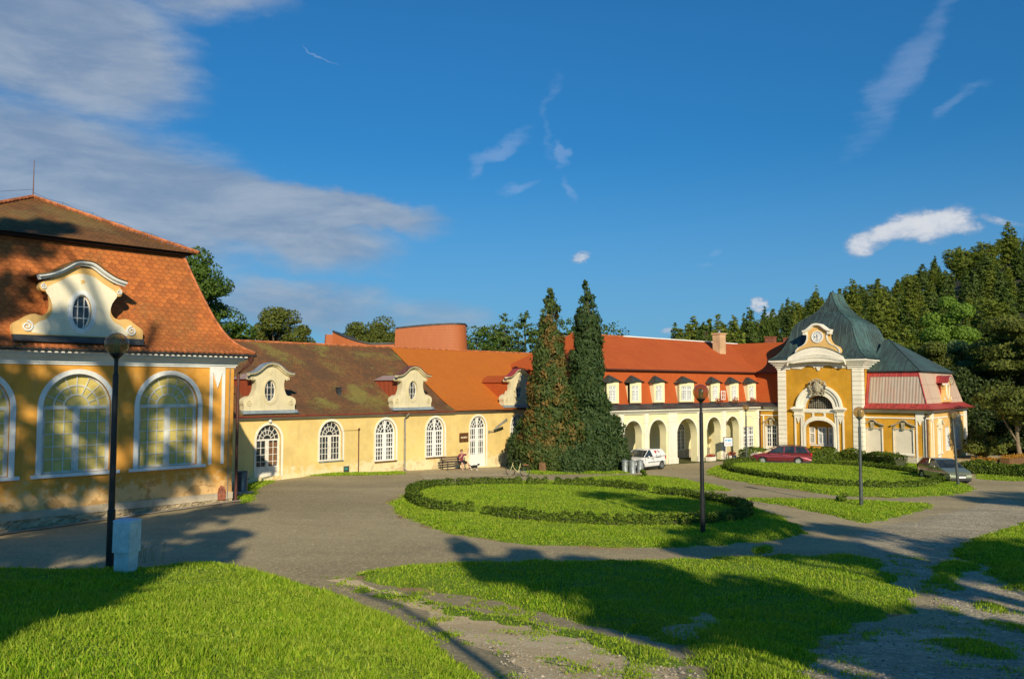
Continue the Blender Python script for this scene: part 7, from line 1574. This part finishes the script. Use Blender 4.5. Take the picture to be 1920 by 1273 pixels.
def archpts(xc, r, n=9): return [(xc+r*math.cos(PI*k/(n-1)), .30+r*math.sin(PI*k/(n-1))*1.0) for k in range(n)]   # from +x to -x
# red estate
xf, xr = .92, 3.62; L = 4.68
low = [(0.02,.30),(0,.50),(.05,.66),(.30,.80),(.9,.90),(1.30,.96),(L-.12,.99),(L-.02,.90),(L,.60),(L-.04,.30)]+archpts(xr,.37)+archpts(xf,.37)
cab = [(1.22,.94),(1.75,1.24),(2.10,1.40),(2.6,1.46),(3.4,1.46),(4.15,1.41),(4.32,1.34),(4.58,.98)]
q = gnd(1468,872); car((q[0], q[1]+.7, g1(q[0], q[1]+.7)+.03), math.atan2(-.20,.98), 'dark red estate car parked between the round hedge and the gatehouse', 'car', 'parked_car', low, cab, .96, 1.76, xf, xr, paint('dark_red_paint', (.16,.008,.020), .35), side_windows=(1.5,2.45,3.3), roof=(2.05,4.2,0), rails=True,
    pillars=(((1.26,.95),(2.10,1.40),.05),((2.55,.96),(2.62,1.45),.09),((3.42,.96),(3.42,1.45),.08),((4.45,.98),(4.20,1.40),.12)))
# green hatchback
xf, xr = .76, 3.20; L = 3.95
low = [(0.03,.28),(0,.48),(.06,.64),(.30,.78),(.95,.93),(1.05,.95),(L-.10,.97),(L-.02,.85),(L,.55),(L-.05,.28)]+archpts(xr,.35)+archpts(xf,.35)
cab = [(.98,.93),(1.75,1.36),(2.05,1.42),(2.8,1.43),(3.35,1.38),(3.82,.97)]
h_ = Vector((.03,-1.0)); q = gnd(1787,906); car((q[0]-.05, q[1]+1.0, g1(q[0], q[1]+1.0)+.04), math.atan2(h_.y, h_.x)+PI, 'silvery green hatchback parked beside the leaning lamp with its front towards the viewer', 'car', 'parked_car', low, cab, .95, 1.64, xf, xr, paint('silver_green_paint', (.30,.33,.20), .55), side_windows=(1.2,2.35), roof=(1.72,3.4,0),
    pillars=(((1.0,.94),(1.78,1.37),.06),((2.35,.96),(2.42,1.42),.09),((3.65,.98),(3.32,1.38),.20)))
# white van
xf, xr = .74, 3.18; L = 3.84
low = [(0.03,.30),(0,.50),(.05,.66),(.25,.82),(.80,.95),(1.0,.98),(L-.08,1.0),(L-.01,.85),(L,.55),(L-.05,.30)]+archpts(xr,.35)+archpts(xf,.35)
cab = [(.95,.96),(1.62,1.40),(1.95,1.47),(2.8,1.47),(3.45,1.42),(3.76,1.0)]
q = gnd(1222,881); VP = paint('white_van_paint', (.80,.80,.78), 0)
van = car((q[0]-.65, q[1]+.0, g1(q[0], q[1])+.03), R(45), 'small white van with red and grey lettering parked in front of the arcade', 'van', 'parked_van', low, cab, .97, 1.64, xf, xr, VP, side_windows=(1.15,2.15), roof=(1.60,3.5,0), plate=True,
    pillars=(((.98,.96),(1.64,1.40),.07),((2.16,.98),(2.0,1.46),.12)), backpanel=[(2.12,.97),(3.74,1.0),(3.44,1.42),(2.8,1.46),(1.98,1.46)])
cxv = 3.84/2; RD = simple('red_van_lettering', (.5,.02,.03), .5); GD = simple('grey_van_lettering', (.10,.10,.11), .5)
b = MB()
b.add([(2.30-cxv,-.70,1.38),(2.62-cxv,-.70,1.38),(2.55-cxv,-.745,1.14)], [(0,2,1)]); b.add([(2.72-cxv,-.70,1.40),(2.80-cxv,-.70,1.40),(3.0-cxv,-.73,1.22),(2.90-cxv,-.73,1.22)], [(0,3,2,1)]); o_ = part('red_mark', b, RD, van); o_.location = (0,-.012,0)
b = MB()
for k in range(13): x = 1.45+k*.115; b.box(x-cxv, x-cxv+.07+.03*(k % 3 == 0), -.826, -.818, .56, .62+.02*(k % 2))
for k in range(6): x = 2.45+k*.11; b.box(x-cxv, x-cxv+.08, -.812, -.80, .90, .94)
b.box(2.45-cxv,2.62-cxv,-.79,-.775,1.02,1.06); b.box(2.92-cxv,3.04-cxv,-.79,-.775,1.03,1.07); part('lettering', b, GD, van)
# sign board on two posts, flower tubs, terrace planters, noticeboard
q = gnd(1366,863); t = thing('sign_board', (q[0], q[1], g1(*q)), R(8), 'white sign board with blue writing and a red arrow on two black posts', 'sign'); b = MB(); b.box(-.42,-.36,-.03,.03,0,1.95); b.box(.36,.42,-.03,.03,0,1.95); b.box(-.42,.42,-.03,.03,1.9,1.96); part('post', b, W_['black'], t)
b = MB(); b.box(-.36,.36,-.02,.0,1.22,1.90); bd = part('board', b, W_['white'], t); bb = simple('blue_sign_print', (.05,.35,.65), .5); b = MB()
for k, w_ in enumerate((.09,.07,.10,.08,.09)): b.box(-.27+k*.115,-.27+k*.115+w_,-.026,-.02,1.60+(k % 2)*.02,1.78)
part('blue_print', b, bb, bd); b = MB(); b.box(-.28,.14,-.026,-.02,1.38,1.43); b.add([(.14,-.026,1.34),(.26,-.026,1.405),(.14,-.026,1.47)], [(0,1,2)]); part('red_arrow', b, RD, bd)
def planter(px, py, L, W, H, rz, label, fl='redflower', n=260, mat='stone', z=0, name='flower_planter', up=.0):
    q = gnd(px, py); t = thing(name, (q[0], q[1], g1(*q)+z), R(rz), label, 'planter'); b = MB(); b.ring([(-L/2,0),(L/2,0),(L/2+.04,H),(-L/2-.04,H)], [(-L/2+.05,.05),(L/2-.05,.05),(L/2-.05,H-.02),(-L/2+.05,H-.02)], -W/2, W/2); b.box(-L/2+.02,L/2-.02,-W/2,W/2,.02,H-.03); part('box', b, W_[mat], t)
    C = np.stack([rng.uniform(-L/2, L/2, n), rng.uniform(-W/2, W/2, n), H+np.abs(rng.normal(.08+up, .08, n))], -1); put('flowers', soup('flowers', leaves(C, unit(n), .05), [W_[fl]]), t); return t
planter(1333,864,1.0,.35,.35,43,'cream stone flower trough between two arcade piers', mat='whitewall'); planter(1372,861,.9,.35,.35,43,'flower trough behind the sign board', mat='whitewall', n=320, up=.06)
planter(1842,872,1.6,.5,.42,0,'left brown flower box on the edge of the terrace', 'flower', 420, 'brownwood'); planter(1868,873,1.3,.5,.42,0,'second brown flower box on the edge of the terrace', 'flower', 360, 'brownwood')
planter(1905,872,4.2,.7,.62,38,'long raised bed of orange flowers climbing along the terrace at the right edge', 'flower', 1500, 'brownwood')
q = gnd(1888,858); t = thing('bench_rail', (q[0], q[1]+2, g1(*q)), 0, 'faint grey metal rail in the shade under the thin stemmed tree', 'railing'); b = MB()
for x in (-1,0,1): b.tube([(x,0,0),(x,0,.75)], .03, 5)
b.tube([(-1,0,.75),(1,0,.75)], .03, 5); b.tube([(-1,0,.4),(1,0,.4)], .025, 5); part('rail', b, W_['greypipe'], t)
